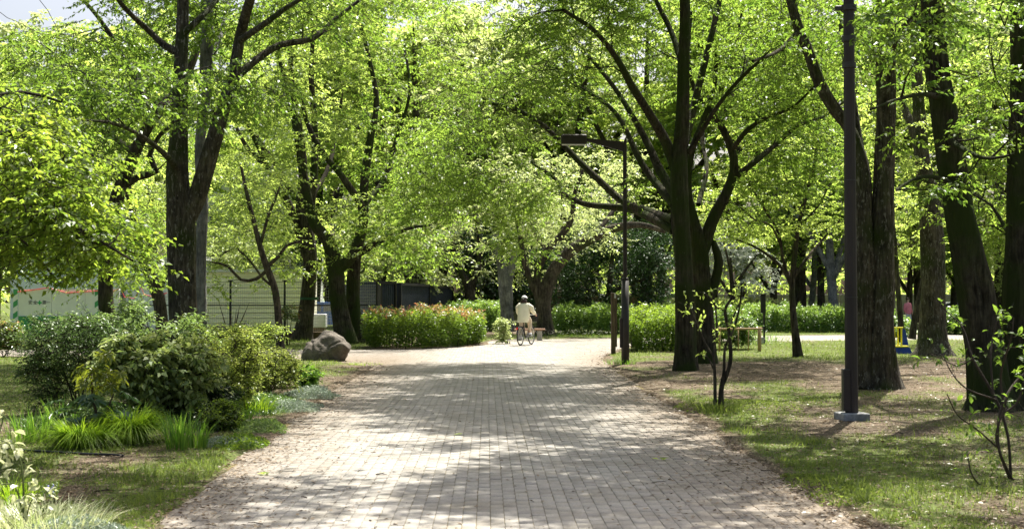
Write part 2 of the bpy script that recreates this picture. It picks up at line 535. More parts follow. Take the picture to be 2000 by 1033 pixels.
def sprays(C, R, out, K, nL, leaf, rng, droop=0.25, flat=0.35, aspect=0.48):
    """leafy twigs round pad centres C. Returns (twig verts, quads), (leaf verts, quads, tint)"""
    n = len(C)
    if n == 0:
        return None
    az = rng.uniform(0, 2 * PI, (n, K))
    d = np.stack([np.cos(az), np.sin(az), rng.normal(0.05, flat, (n, K))], -1)
    d = nrm(d + out[:, None, :] * 0.6)
    ln = R[:, None] * rng.uniform(0.55, 1.25, (n, K))
    st = C[:, None, :] + rng.normal(0, 1, (n, K, 3)) * R[:, None, None] * np.array((0.38, 0.38, 0.17))
    d = d.reshape(-1, 3); ln = ln.ravel(); st = st.reshape(-1, 3)
    m = len(d)
    end = st + d * ln[:, None]; end[:, 2] -= droop * ln
    mid = (st + end) / 2; mid[:, 2] += droop * 0.3 * ln
    # twigs: three-sided, two segments
    w = 0.004
    offs = np.array([(0, 0, 1), (0.87, 0, -0.5), (-0.87, 0, -0.5)]) * w
    TV = np.stack([st[:, None] + offs * 1.3, end[:, None] + offs * 0.5], 1).reshape(-1, 3)
    base = np.arange(m)[:, None, None] * 6
    qq = np.array([[0, 1, 4, 3], [1, 2, 5, 4], [2, 0, 3, 5]])[None]
    TQ = (base + qq).reshape(-1, 4)
    # leaves
    t = np.linspace(0.12, 1.0, nL)[None, :] + rng.uniform(-0.05, 0.05, (m, nL))
    pos = st[:, None] * (1 - t[..., None]) + end[:, None] * t[..., None]
    pos[..., 2] += rng.normal(0, 0.01, (m, nL))
    sgn = np.where(np.arange(nL) % 2 == 0, 1.0, -1.0)[None, :, None]
    sd = nrm(np.stack([-d[:, 1], d[:, 0], np.zeros(m)], -1))[:, None, :] * sgn
    ld = d[:, None] * 0.7 + sd * 0.8 + rng.normal(0, 0.33, (m, nL, 3)); ld[..., 2] -= 0.25 + droop * 0.8
    no = np.stack([np.zeros((m, nL)), np.zeros((m, nL)), np.ones((m, nL))], -1) + rng.normal(0, 0.45, (m, nL, 3))
    pos = pos.reshape(-1, 3); ld = ld.reshape(-1, 3); no = no.reshape(-1, 3)
    N_ = len(pos)
    L = leaf * rng.uniform(0.65, 1.25, N_)
    V, Q = leaves_np(pos, ld, no, L, L * aspect * rng.uniform(0.8, 1.15, N_), rng)
    padt = np.repeat(rng.uniform(0.0, 1.0, n), K * nL)
    tint = np.clip(0.5 * padt + 0.5 * rng.uniform(0, 1, N_), 0, 1)
    return (TV, TQ), (V, Q, np.repeat(tint, 4))


# things the photograph shows clear of leaves: (px0, px1, py0, py1, nearer than)
KEEP = [(330, 375, -40, 130, 24.2), (440, 490, 20, 110, 24.2), (1060, 1250, 215, 335, 31.5), (1200, 1245, 300, 720, 31.5), (1292, 1372, -40, 700, 28.4), (1360, 1450, 280, 700, 31.5), (300, 450, 225, 620, 24.5),
        (1665, 1755, 120, 240, 22.6), (1670, 1755, 345, 760, 23), (1620, 1690, 60, 830, 17.0), (1870, 1945, 420, 800, 18), (1840, 1900, 60, 130, 18), (1960, 2000, 60, 800, 18.7), (1790, 1860, 430, 700, 36.5),
        (590, 730, 530, 680, 50), (30, 240, 548, 620, 40), (228, 325, 235, 400, 28.6), (400, 600, 545, 640, 40), (1530, 1570, 480, 700, 34), (480, 620, 210, 480, 29), (1000, 1060, 545, 700, 50)]


LIMBS = []          # limbs the photograph shows through gaps in the leaves


def project(c):
    v = c - np.array((0, 0, H))
    yc = v[:, 1] * math.cos(TH) + v[:, 2] * math.sin(TH)
    zc = -v[:, 1] * math.sin(TH) + v[:, 2] * math.cos(TH)
    return 1000 + F * v[:, 0] / yc, 516.5 - F * zc / yc


def clear_view(c):
    if len(c) == 0:
        return c
    v = c - np.array((0, 0, H))
    yc = v[:, 1] * math.cos(TH) + v[:, 2] * math.sin(TH)
    zc = -v[:, 1] * math.sin(TH) + v[:, 2] * math.cos(TH)
    px = 1000 + F * v[:, 0] / yc; py = 516.5 - F * zc / yc
    k = np.ones(len(c), bool)
    for a, b, e, f_, dm in KEEP:
        k &= ~((px > a - 8) & (px < b + 8) & (py > e) & (py < f_) & (c[:, 1] < dm))
    if LIMBS:
        Lb = np.vstack(LIMBS)
        rr = np.random.default_rng(len(c))
        for i in np.where(k)[0]:
            if py[i] < -60:
                continue
            m = (c[i, 1] < Lb[:, 3] + 0.2) & (Lb[:, 3] < c[i, 1] + 7) & (np.abs(px[i] - Lb[:, 0]) < Lb[:, 2] + 0.42 * F / c[i, 1]) & (np.abs(py[i] - Lb[:, 1]) < Lb[:, 2] + 0.30 * F / c[i, 1])
            if m.any() and rr.uniform() < 0.72:
                k[i] = False
    return c[k]


def above_frame(c):
    return (c[:, 2] - H) / np.maximum(c[:, 1], 1.0) > 0.262


def build_tree(name, label, cat, base, limbs, pads, rng, bark='bark', leaf=0.08, leafmat='leaf_zelkova', K=9, nL=14,
               padR=0.6, sides=18, group=None, droop=0.25, flare=0.5, rough=0.10, limb_names=True, flat=0.35, aspect=0.48, coarse_above=True,
               part_trunk='trunk', twig_names='twigs', world_loc=True, tmax=0.03, trunk_n=1, fine_twigs=True):
    """limbs: list of point rows [(x,y,z,r)...]; the first trunk_n are trunks. pads: (n,3) centres."""
    base = np.asarray(base, float)
    root = thing(name, label, cat, base, group)
    off = np.array((*base, 0.0))
    nodes = []; dirs = []; rads = []
    for i, lb in enumerate(limbs):
        sp = spline(lb, 0.16 if i < trunk_n else 0.2)
        rmax = sp[:, 3].max()
        sd = sides if i < trunk_n else max(6, min(14, int(8 + rmax * 40)))
        V, Q = tube_np(sp - off, sd, (rough if i < trunk_n else rough * 0.5) if rmax > 0.05 else 0.05, seed=i + int(abs(base[0]) * 10) % 50,
                       flare=flare if i < trunk_n else 0)
        me = mesh_np('trunk_mesh' if i < trunk_n else 'branch_mesh', V, Q, M[bark], smooth=True)
        link(part_trunk if i < trunk_n else 'branch', me, root)
        k = 2 if i < trunk_n else 1
        dd = nrm(np.gradient(sp[:, :3], axis=0))
        start = int(len(sp) * (0.45 if i < trunk_n else 0.15))
        nodes.append(sp[start::k, :3]); dirs.append(dd[start::k]); rads.append(sp[start::k, 3])
    nodes = np.vstack(nodes); dirs = np.vstack(dirs); rads = np.concatenate(rads)
    tw = []
    if coarse_above and fine_twigs and base[1] > 10:
        for lb in limbs:
            sp = spline(lb, 0.3); sp = sp[sp[:, 3] > 0.035]
            if len(sp):
                a_, b_ = project(sp[:, :3])
                LIMBS.append(np.stack([a_, b_, sp[:, 3] * F / sp[:, 1], sp[:, 1]], -1))
    pads = clear_view(np.asarray(pads, float).reshape(-1, 3))
    outv = np.zeros_like(pads)
    if len(pads):
        # attach from near to far so that later ones sprout from earlier branches
        dmin = np.min(np.linalg.norm(pads[:, None] - nodes[None, ::3], axis=2), axis=1)
        for j in np.argsort(dmin):
            c = pads[j]
            dv = c - nodes
            dist = np.linalg.norm(dv, axis=1)
            cost = dist + 0.8 * np.maximum(0, -(dv[:, 2])) + 0.25 * dist * (1 - np.sum(dv * dirs, 1) / (dist + 1e-6))
            k = int(np.argmin(cost))
            p0 = nodes[k]; L = dist[k]
            if L < 0.08:
                outv[j] = dirs[k]; continue
            r0 = min(rads[k] * 0.75, 0.008 + 0.0075 * L, tmax)
            ns = max(3, int(L / 0.35) + 1)
            t = np.linspace(0, 1, ns)[:, None]
            ctrl = p0 + dirs[k] * L * 0.35 + (c - p0) * 0.25 + np.array((0, 0, 0.12 * L))
            path = (1 - t) ** 2 * p0 + 2 * t * (1 - t) * ctrl + t ** 2 * c
            path[1:-1] += rng.normal(0, 0.035 * min(L, 2), (ns - 2, 3))
            rr = r0 * (1 - t[:, 0]) + 0.005
            pr = np.hstack([path, rr[:, None]])
            tw.append(tube_np(pr - off, 5 if r0 > 0.012 else 4))
            nd = nrm(np.gradient(path, axis=0))
            nodes = np.vstack([nodes, path[1:]]); dirs = np.vstack([dirs, nd[1:]]); rads = np.concatenate([rads, rr[1:]])
            o = nd[-1].copy(); o[2] *= 0.4
            outv[j] = o
        R = padR * rng.uniform(0.7, 1.3, len(pads))
        hi = above_frame(pads) if coarse_above else np.zeros(len(pads), bool)
        res = []
        for sel, lf, kk, nn in ((~hi, leaf, K, nL), (hi, leaf * 1.3, K + 1, nL)):
            if sel.any():
                res.append(sprays(pads[sel] - base, R[sel], outv[sel], kk, nn, lf, rng, droop, flat, aspect))
        if fine_twigs:
            tw += [r[0] for r in res]
        lv, lq = join([(r[1][0], r[1][1]) for r in res])
        tint = np.concatenate([r[1][2] for r in res])
        me = mesh_np('foliage_mesh', lv, lq, M[leafmat], tint)
        link('foliage', me, root, 'stuff')
    if tw:
        V, Q = join(tw)
        link(twig_names, mesh_np('twigs_mesh', V, Q, M[bark], smooth=True), root, 'stuff')
    return root


def px_limb(rows, d0, w=None):
    """rows (px, py, width_px, depth offset) -> (x,y,z,r)"""
    out = []
    for r in rows:
        d = d0 + (r[3] if len(r) > 3 else 0.0)
        p = P(r[0], r[1], d)
        out.append((p[0], p[1], p[2], r[2] * d / F / 2 * (0.88 if r[2] > 24 else 0.95)))
    return out


def px_pads(rng, regs):
    """regs: (px0,px1,py0,py1,d0,d1,n)"""
    out = []
    for a in regs:
        n = a[6]
        px = rng.uniform(a[0], a[1], n); py = rng.uniform(a[2], a[3], n); d = rng.uniform(a[4], a[5], n)
        out += [P(x, y, z) for x, y, z in zip(px, py, d)]
    return np.array(out).reshape(-1, 3)


def el_pads(rng, els):
    """els: (cx,cy,cz,rx,ry,rz,n) centres inside ellipsoids, denser to the outside"""
    out = []
    for cx, cy, cz, rx, ry, rz, n in els:
        big_ = rx > 2.0
        k = n * 3 if big_ else n
        v = nrm(rng.normal(0, 1, (k, 3))) * (rng.uniform(0.15, 1, k) ** 0.45)[:, None]
        q = np.array((cx, cy, cz)) + v * np.array((rx, ry, rz))
        if big_:                       # leaf masses with gaps between them
            f_ = fbm(q[:, 0] * 0.5 + 50, q[:, 1] * 0.5 + 50 + q[:, 2] * 0.3, 17, 2)
            q = q[np.argsort(-f_)[:n]]
        out.append(q)
    return np.vstack(out)

# ------------------------------------------------------------------ setting: paved path, ground
VPX = -0.018                                        # the path drifts a little to the left as it recedes
PATH = np.array([(2.46, 4.0), (2.44, 9), (2.42, 16), (2.34, 24), (2.36, 30), (2.5, 34), (2.95, 38), (3.6, 42), (4.8, 46), (8.0, 49), (14, 50.2), (34, 51),
                 (70, 52), (70, 63), (34, 61), (20, 60), (12, 58), (5, 54.5), (1.5, 52.6), (-0.6, 52.4), (-0.95, 49), (-0.95, 46), (-1.5, 43.6), (-3.6, 41.2), (-6, 40.8),
                 (-12, 40.6), (-40, 41), (-40, 36.0), (-14, 35.6), (-7.5, 35.2), (-4.6, 33.2), (-3.3, 30.0), (-3.22, 27), (-3.12, 23), (-2.95, 18),
                 (-2.75, 13.7), (-2.58, 9.5), (-2.5, 7), (-2.45, 4.0)])


def path_dist(x, y, poly=PATH):
    """signed distance to the paved outline, negative inside"""
    x = np.asarray(x, float); y = np.asarray(y, float)
    d2 = np.full(x.shape, 1e9); inside = np.zeros(x.shape, bool)
    n = len(poly)
    for i in range(n):
        ax, ay = poly[i]; bx, by = poly[(i + 1) % n]
        ex, ey = bx - ax, by - ay
        t = np.clip(((x - ax) * ex + (y - ay) * ey) / (ex * ex + ey * ey), 0, 1)
        d2 = np.minimum(d2, (x - ax - t * ex) ** 2 + (y - ay - t * ey) ** 2)
        c = ((ay > y) != (by > y))
        xi = ax + (y - ay) / (by - ay + 1e-12) * ex
        inside ^= c & (x < xi)
    d = np.sqrt(d2)
    return np.where(inside, -d, d)


def edge_dist(x, y):
    """outline with the ragged, dirt-covered edge"""
    w = (fbm(x * 1.1, y * 0.7, 3) - 0.5) * 0.55 + (fbm(x * 4, y * 3, 9) - 0.5) * 0.25
    return path_dist(x, y) + w


def grass_amt(x, y):
    """0 bare earth .. 1 full turf"""
    g = fbm(x * 0.45 + 3, y * 0.33, 21) * 0.62 + fbm(x * 1.7, y * 1.3, 5) * 0.38
    far = np.clip((y - 31) / 6, 0, 1) * np.clip((x - 1) / 2, 0, 1)          # the lit lawn beyond the trees
    left = np.clip((-x - 4.2) / 1.0, 0, 1) * np.clip((y - 19) / 3, 0, 1)
    rgt = np.clip((x - 2.4) / 0.6, 0, 1) * np.clip((22 - y) / 8, 0, 1) * 0.10
    shade = np.clip((x - 3) / 2, 0, 1) * np.clip((y - 19) / 4, 0, 1) * np.clip((33 - y) / 3, 0, 1) * 0.05
    v = (g - 0.47 + far * 0.28 + left * 0.30 + rgt - shade) * 5.0
    pd = path_dist(x, y)
    near_edge = np.exp(-((pd - 0.35) / 0.45) ** 2) * (1.2 * np.clip((26 - y) / 10, 0, 1)) * np.where(x < 0, np.clip((15 - y) / 4, 0.1, 1), 1)
    v = v + near_edge
    nl = np.where((x < 0) & (y < 14), 0.25, 1.0)
    v = v - np.clip(((0.10 + 0.3 * fbm(x, y * 0.6, 71)) * nl - pd) * 6, 0, 3) + (1 - nl) * np.exp(-(pd / 0.5) ** 2) * 1.2
    return np.clip(v, 0, 1)


def ground_z(x, y):
    ed = edge_dist(x, y)
    und = (fbm(x * 0.35, y * 0.35, 77) - 0.5) * 0.10 + (fbm(x * 2.3, y * 2.3, 31) - 0.5) * 0.035
    k = np.clip(ed / 1.2, 0, 1)
    z = 0.016 + und * k + 0.02 * k
    dip = np.clip((-ed) / 0.16, 0, 1)
    return z * (1 - dip) + (-0.07) * dip


def axis_steps(lst):
    out = []
    for a, b, s in lst:
        out.append(np.arange(a, b, s))
    out.append(np.array([lst[-1][1]]))
    return np.unique(np.round(np.concatenate(out), 3))


xs = axis_steps([(-600, -200, 100), (-200, -60, 20), (-60, -20, 2.5), (-20, -6, 0.4), (-6, 5.2, 0.15), (5.2, 20, 0.4), (20, 60, 2.5), (60, 200, 20), (200, 600, 100)])
ys = axis_steps([(-60, 0, 10), (0, 6, 1), (6, 30, 0.17), (30, 64, 0.4), (64, 100, 2), (100, 300, 20), (300, 1100, 100)])
GX, GY = np.meshgrid(xs, ys)
GZ = ground_z(GX, GY)
far = (np.abs(GX) > 62) | (GY > 66) | (GY < 4.5)
GZ = np.where(far & (GY > 66), 0.0, GZ)
gv = np.stack([GX, GY, GZ], -1).reshape(-1, 3)
nx, ny = len(xs), len(ys)
ii = (np.arange(ny - 1)[:, None] * nx + np.arange(nx - 1)[None, :])
gq = np.stack([ii, ii + 1, ii + nx + 1, ii + nx], -1).reshape(-1, 4)
gt = grass_amt(GX, GY).ravel()

gm, nt, out = mat_base('earth_and_turf')
L = nt.links
tc = N(nt, 'ShaderNodeTexCoord')
n1 = N(nt, 'ShaderNodeTexNoise'); n1.inputs['Scale'].default_value = 14; n1.inputs['Detail'].default_value = 10; n1.inputs['Roughness'].default_value = 0.75
L.new(tc.outputs['Object'], n1.inputs['Vector'])
r1 = ramp(nt, [(0.25, (0.05, 0.037, 0.026)), (0.5, (0.125, 0.098, 0.074)), (0.75, (0.27, 0.225, 0.175))])
L.new(n1.outputs[0], r1.inputs[0])
n2 = N(nt, 'ShaderNodeTexNoise'); n2.inputs['Scale'].default_value = 1.3; n2.inputs['Detail'].default_value = 5
L.new(tc.outputs['Object'], n2.inputs['Vector'])
r2 = ramp(nt, [(0.35, (0.55, 0.52, 0.49)), (0.65, (1.12, 1.08, 1.03))])
L.new(n2.outputs[0], r2.inputs[0])
c = mixc(nt, 1.0, r1.outputs[0], r2.outputs[0], 'MULTIPLY')
vo = N(nt, 'ShaderNodeTexVoronoi'); vo.inputs['Scale'].default_value = 34
L.new(tc.outputs['Object'], vo.inputs['Vector'])
rv = ramp(nt, [(0.0, (1, 1, 1)), (0.18, (1, 1, 1)), (0.28, (0, 0, 0))])
L.new(vo.outputs['Distance'], rv.inputs[0])
rc = ramp(nt, [(0.0, (0.07, 0.048, 0.03)), (0.5, (0.24, 0.185, 0.125)), (1.0, (0.42, 0.35, 0.26))])
L.new(vo.outputs['Color'], rc.inputs[0])
c = mixc(nt, rv.outputs[0], c, rc.outputs[0])
at = N(nt, 'ShaderNodeAttribute', attribute_name='tint')
n3 = N(nt, 'ShaderNodeTexNoise'); n3.inputs['Scale'].default_value = 22; n3.inputs['Detail'].default_value = 6
L.new(tc.outputs['Object'], n3.inputs['Vector'])
r3 = ramp(nt, [(0.3, (0.045, 0.07, 0.014)), (0.7, (0.13, 0.18, 0.04))])
L.new(n3.outputs[0], r3.inputs[0])
ms = N(nt, 'ShaderNodeMath', operation='MULTIPLY_ADD'); ms.inputs[1].default_value = 1.3; ms.inputs[2].default_value = -0.65
L.new(n3.outputs[0], ms.inputs[0])
ma = N(nt, 'ShaderNodeMath', operation='ADD'); ma.use_clamp = True
L.new(ms.outputs[0], ma.inputs[0]); L.new(at.outputs['Fac'], ma.inputs[1])
mm = N(nt, 'ShaderNodeMath', operation='MULTIPLY'); mm.inputs[1].default_value = 0.85
L.new(ma.outputs[0], mm.inputs[0])
c = mixc(nt, mm.outputs[0], c, r3.outputs[0])
b = N(nt, 'ShaderNodeBsdfPrincipled'); b.inputs['Roughness'].default_value = 0.95; b.inputs['Specular IOR Level'].default_value = 0.1
L.new(c, b.inputs['Base Color'])
bp = N(nt, 'ShaderNodeBump'); bp.inputs['Strength'].default_value = 0.8; bp.inputs['Distance'].default_value = 0.03
L.new(n1.outputs[0], bp.inputs['Height']); L.new(bp.outputs[0], b.inputs['Normal'])
L.new(b.outputs[0], out.inputs[0])
M['ground'] = gm
link('ground', mesh_np('ground_mesh', gv, gq, gm, gt, smooth=True), None, 'structure')

# bedding sheet under the pavers (also what shows as paving far away)
m, nt, out = mat_base('paving_bed')
L = nt.links
tc = N(nt, 'ShaderNodeTexCoord')
mp = N(nt, 'ShaderNodeMapping'); mp.inputs['Rotation'].default_value = (0, 0, PI / 2)
L.new(tc.outputs['Object'], mp.inputs[0])
bk = N(nt, 'ShaderNodeTexBrick'); bk.inputs['Scale'].default_value = 1.0
bk.inputs['Brick Width'].default_value = 0.2; bk.inputs['Row Height'].default_value = 0.1
bk.inputs['Mortar Size'].default_value = 0.004; bk.inputs['Color1'].default_value = (0.31, 0.295, 0.265, 1)
bk.inputs['Color2'].default_value = (0.27, 0.26, 0.235, 1); bk.inputs['Mortar'].default_value = (0.16, 0.13, 0.07, 1)
L.new(mp.outputs[0], bk.inputs['Vector'])
n1 = N(nt, 'ShaderNodeTexNoise'); n1.inputs['Scale'].default_value = 1.5; n1.inputs['Detail'].default_value = 8
L.new(tc.outputs['Object'], n1.inputs['Vector'])
r1 = ramp(nt, [(0.3, (0.82, 0.8, 0.76)), (0.7, (1.08, 1.06, 1.03))]); L.new(n1.outputs[0], r1.inputs[0])
# near the viewer only the sandy joints show between the built pavers
sp = N(nt, 'ShaderNodeSeparateXYZ'); L.new(tc.outputs['Object'], sp.inputs[0])
gt_ = N(nt, 'ShaderNodeMath', operation='GREATER_THAN'); gt_.inputs[1].default_value = 47.9
L.new(sp.outputs[1], gt_.inputs[0])
jn = N(nt, 'ShaderNodeTexNoise'); jn.inputs['Scale'].default_value = 30; jn.inputs['Detail'].default_value = 4
L.new(tc.outputs['Object'], jn.inputs['Vector'])
jr = ramp(nt, [(0.3, (0.09, 0.075, 0.04)), (0.6, (0.17, 0.14, 0.065)), (0.75, (0.28, 0.22, 0.07))]); L.new(jn.outputs[0], jr.inputs[0])
c = mixc(nt, 1.0, bk.outputs[0], r1.outputs[0], 'MULTIPLY')
c = mixc(nt, gt_.outputs[0], jr.outputs[0], c)
b = N(nt, 'ShaderNodeBsdfPrincipled'); b.inputs['Roughness'].default_value = 0.9; b.inputs['Specular IOR Level'].default_value = 0.1
L.new(c, b.inputs['Base Color']); L.new(b.outputs[0], out.inputs[0])
me = bpy.data.meshes.new('paved_path_mesh')
me.from_pydata([(x, y, -0.006) for x, y in PATH], [], [tuple(range(len(PATH)))])
me.update(); me.materials.append(m)
paved = link('paved_path', me, None, 'structure')

# paver material: grey concrete, each stone its own tone
m, nt, out = mat_base('paver')
L = nt.links
tc = N(nt, 'ShaderNodeTexCoord'); ge = N(nt, 'ShaderNodeNewGeometry')
at = N(nt, 'ShaderNodeAttribute', attribute_name='tint')
oi = N(nt, 'ShaderNodeObjectInfo')
ad = N(nt, 'ShaderNodeMath', operation='ADD'); L.new(at.outputs['Fac'], ad.inputs[0]); L.new(oi.outputs['Random'], ad.inputs[1])
fr = N(nt, 'ShaderNodeMath', operation='FRACT'); L.new(ad.outputs[0], fr.inputs[0])
r1 = ramp(nt, [(0, (0.275, 0.26, 0.235)), (0.5, (0.30, 0.285, 0.255)), (1, (0.325, 0.308, 0.275))]); L.new(fr.outputs[0], r1.inputs[0])
n1 = N(nt, 'ShaderNodeTexNoise'); n1.inputs['Scale'].default_value = 2.0; n1.inputs['Detail'].default_value = 9; n1.inputs['Roughness'].default_value = 0.7
L.new(ge.outputs['Position'], n1.inputs['Vector'])
r2 = ramp(nt, [(0.3, (0.72, 0.69, 0.62)), (0.55, (1, 1, 1)), (0.8, (1.1, 1.09, 1.06))]); L.new(n1.outputs[0], r2.inputs[0])
c = mixc(nt, 1.0, r1.outputs[0], r2.outputs[0], 'MULTIPLY')
n2 = N(nt, 'ShaderNodeTexNoise'); n2.inputs['Scale'].default_value = 90; n2.inputs['Detail'].default_value = 4
L.new(ge.outputs['Position'], n2.inputs['Vector'])
r3 = ramp(nt, [(0.35, (0.80, 0.80, 0.80)), (0.6, (1.08, 1.08, 1.08))]); L.new(n2.outputs[0], r3.inputs[0])
c = mixc(nt, 1.0, c, r3.outputs[0], 'MULTIPLY')
# brown debris washed towards the edges of the path
sp = N(nt, 'ShaderNodeSeparateXYZ'); L.new(ge.outputs['Position'], sp.inputs[0])
ab = N(nt, 'ShaderNodeMath', operation='ADD'); ab.inputs[1].default_value = 0.33; L.new(sp.outputs[0], ab.inputs[0])
aa = N(nt, 'ShaderNodeMath', operation='ABSOLUTE'); L.new(ab.outputs[0], aa.inputs[0])
mr = N(nt, 'ShaderNodeMapRange'); mr.inputs['From Min'].default_value = 1.2; mr.inputs['From Max'].default_value = 2.9
L.new(aa.outputs[0], mr.inputs[0])
n4 = N(nt, 'ShaderNodeTexNoise'); n4.inputs['Scale'].default_value = 3.0; n4.inputs['Detail'].default_value = 10; n4.inputs['Roughness'].default_value = 0.8
L.new(ge.outputs['Position'], n4.inputs['Vector'])
m1 = N(nt, 'ShaderNodeMath', operation='MULTIPLY_ADD'); m1.inputs[1].default_value = 1.3; m1.inputs[2].default_value = -0.98
L.new(mr.outputs[0], m1.inputs[0])
m2 = N(nt, 'ShaderNodeMath', operation='MULTIPLY_ADD'); m2.inputs[1].default_value = 1.9; L.new(n4.outputs[0], m2.inputs[0]); L.new(m1.outputs[0], m2.inputs[2])
m2b = N(nt, 'ShaderNodeMath', operation='MULTIPLY'); m2b.inputs[1].default_value = 0.8; m2b.use_clamp = True; L.new(m2.outputs[0], m2b.inputs[0])
yr = N(nt, 'ShaderNodeMapRange'); yr.inputs['From Min'].default_value = 33; yr.inputs['From Max'].default_value = 40; yr.inputs['To Min'].default_value = 0.9; yr.inputs['To Max'].default_value = 0.25
L.new(sp.outputs[1], yr.inputs[0])
m3 = N(nt, 'ShaderNodeMath', operation='MULTIPLY'); L.new(m2b.outputs[0], m3.inputs[0]); L.new(yr.outputs[0], m3.inputs[1])
dn = ramp(nt, [(0.3, (0.085, 0.062, 0.04)), (0.7, (0.25, 0.195, 0.135))]); L.new(n2.outputs[0], dn.inputs[0])
c = mixc(nt, m3.outputs[0], c, dn.outputs[0])
b = N(nt, 'ShaderNodeBsdfPrincipled'); b.inputs['Roughness'].default_value = 0.85; b.inputs['Specular IOR Level'].default_value = 0.25
L.new(c, b.inputs['Base Color'])
bp = N(nt, 'ShaderNodeBump'); bp.inputs['Strength'].default_value = 0.35; bp.inputs['Distance'].default_value = 0.004
L.new(n2.outputs[0], bp.inputs['Height']); L.new(bp.outputs[0], b.inputs['Normal'])
L.new(b.outputs[0], out.inputs[0])
M['paver'] = m

SKEW = -0.0195       # courses follow the drift of the path
def paver_grid(y0, y1, x0, x1):
    cols = np.arange(int(x0 / 0.1) - 1, int(x1 / 0.1) + 2)
    pts = []
    for cidx in cols:
        ph = 0.1 if cidx % 2 else 0.0
        yy = np.arange(y0 + ph, y1, 0.2)
        pts.append(np.stack([cidx * 0.1 + SKEW * (yy - 9), yy], -1))
    p = np.vstack(pts)
    return p[path_dist(p[:, 0], p[:, 1]) < -0.03]


def paver_verts(p, hx, hy, bev, z):
    """bevelled stone: 4 top, 4 shoulder, 4 foot corners"""
    s = np.array([(-1, -1), (1, -1), (1, 1), (-1, 1)], float)
    top = s * np.array((hx - bev, hy - bev)); sh = s * np.array((hx, hy))
    n = len(p)
    V = np.empty((n, 12, 3))
    for k, (o, dz) in enumerate(((top, 0.0), (sh, -bev * 0.9), (sh, -0.022))):
        V[:, k * 4:(k + 1) * 4, 0] = p[:, 0:1] + o[None, :, 0]
        V[:, k * 4:(k + 1) * 4, 1] = p[:, 1:2] + o[None, :, 1]
        V[:, k * 4:(k + 1) * 4, 2] = z[:, None] + dz
    return V


PQ = [(0, 1, 2, 3)]
for k in (0, 4):
    for i in range(4):
        j = (i + 1) % 4
        PQ.append((k + i, k + 4 + i, k + 4 + j, k + j))
PQ = np.array([q if i == 0 else q for i, q in enumerate(PQ)])
allp = paver_grid(6.0, 48.0, -16, 9)
vis = (np.abs(allp[:, 0]) < 0.415 * allp[:, 1] + 0.5)
allp = allp[vis]
rp = np.random.default_rng(3)
dcam = allp[:, 1]
in_frame = (allp[:, 1] > 8.62)
order = np.argsort(np.where(in_frame & (np.abs(allp[:, 0]) < 0.4 * allp[:, 1]), dcam, 999))
single = np.zeros(len(allp), bool); single[order[:300]] = True
pz = 0.002 + rp.uniform(-0.0025, 0.0025, len(allp))
me0 = []
for k in range(5):
    hx = 0.0478 + rp.uniform(-0.0008, 0.0008); hy = 0.0994 + rp.uniform(-0.0005, 0.0003)
    v = paver_verts(np.zeros((1, 2)), hx, hy, 0.002, np.zeros(1)).reshape(-1, 3)
    me0.append(mesh_np('paver_mesh', v, PQ, M['paver'], np.full(12, 0.0)))
for i in np.where(single)[0]:
    o = link('paver', me0[i % 5], paved)
    o.location = (allp[i, 0], allp[i, 1], pz[i])
    o.rotation_euler = (rp.normal(0, 0.006), rp.normal(0, 0.004), -math.atan(SKEW) * -1 * -1 + rp.normal(0, 0.004))
rest = ~single
near = rest & (dcam < 26)
pn = allp[near]
V = paver_verts(pn, 0.0478, 0.0996, 0.002, pz[near])
V[:, :, :2] += rp.normal(0, 0.0008, (len(pn), 1, 2))
Q = (np.arange(len(pn))[:, None, None] * 12 + PQ[None]).reshape(-1, 4)
t1 = np.repeat(rp.uniform(0, 1, len(pn)), 12)
pf = allp[rest & (dcam >= 26)]
zf = pz[rest & (dcam >= 26)]
s = np.array([(-1, -1), (1, -1), (1, 1), (-1, 1)]) * np.array((0.0479, 0.0996))
V2 = np.empty((len(pf), 4, 3)); V2[:, :, :2] = pf[:, None] + s[None]; V2[:, :, 2] = zf[:, None]
Q2 = np.arange(len(pf) * 4).reshape(-1, 4) + len(V) * 12
t2 = np.repeat(rp.uniform(0, 1, len(pf)), 4)
link('pavers', mesh_np('pavers_mesh', np.vstack([V.reshape(-1, 3), V2.reshape(-1, 3)]), np.vstack([Q, Q2]), M['paver'], np.concatenate([t1, t2])), paved, 'stuff')


# ------------------------------------------------------------------ grass, litter
def blades(pos, h, w, lean, rng, segs=1, az=None, curl=0.6, fall=0.45):
    """single blades; segs=1 makes triangles, more makes bent ribbons"""
    n = len(pos)
    if az is None:
        az = rng.uniform(0, 2 * PI, n)
    d = np.stack([np.cos(az), np.sin(az), np.zeros(n)], -1)
    s = np.stack([-np.sin(az), np.cos(az), np.zeros(n)], -1)
    V = []
    for k in range(segs + 1):
        t = k / segs
        e = lean * t ** (1 + curl)
        c = pos + d * (h * e)[:, None] + np.array((0, 0, 1.0)) * (h * (t - fall * lean * t ** (2.0 if fall < 0.5 else 2.5)))[:, None]
        ww = (w * (1 - t ** 1.6) * (0.6 + 0.8 * min(t * 3, 0.5)))[:, None] if segs > 1 else (w * (1 - t))[:, None]
        if k == segs:
            V.append(c[:, None])
        else:
            V.append(np.stack([c - s * ww / 2, c + s * ww / 2], 1))
    V = np.concatenate(V, 1)
    m = V.shape[1]
    b = np.arange(n)[:, None] * m
    quads = []
    for k in range(segs - 1):
        quads.append(b + np.array([[2 * k, 2 * k + 1, 2 * k + 3, 2 * k + 2]]))
    tri = b + np.array([[2 * segs - 2, 2 * segs - 1, 2 * segs]])
    return V.reshape(-1, 3), (np.vstack(quads) if quads else np.zeros((0, 4), int)), tri, m


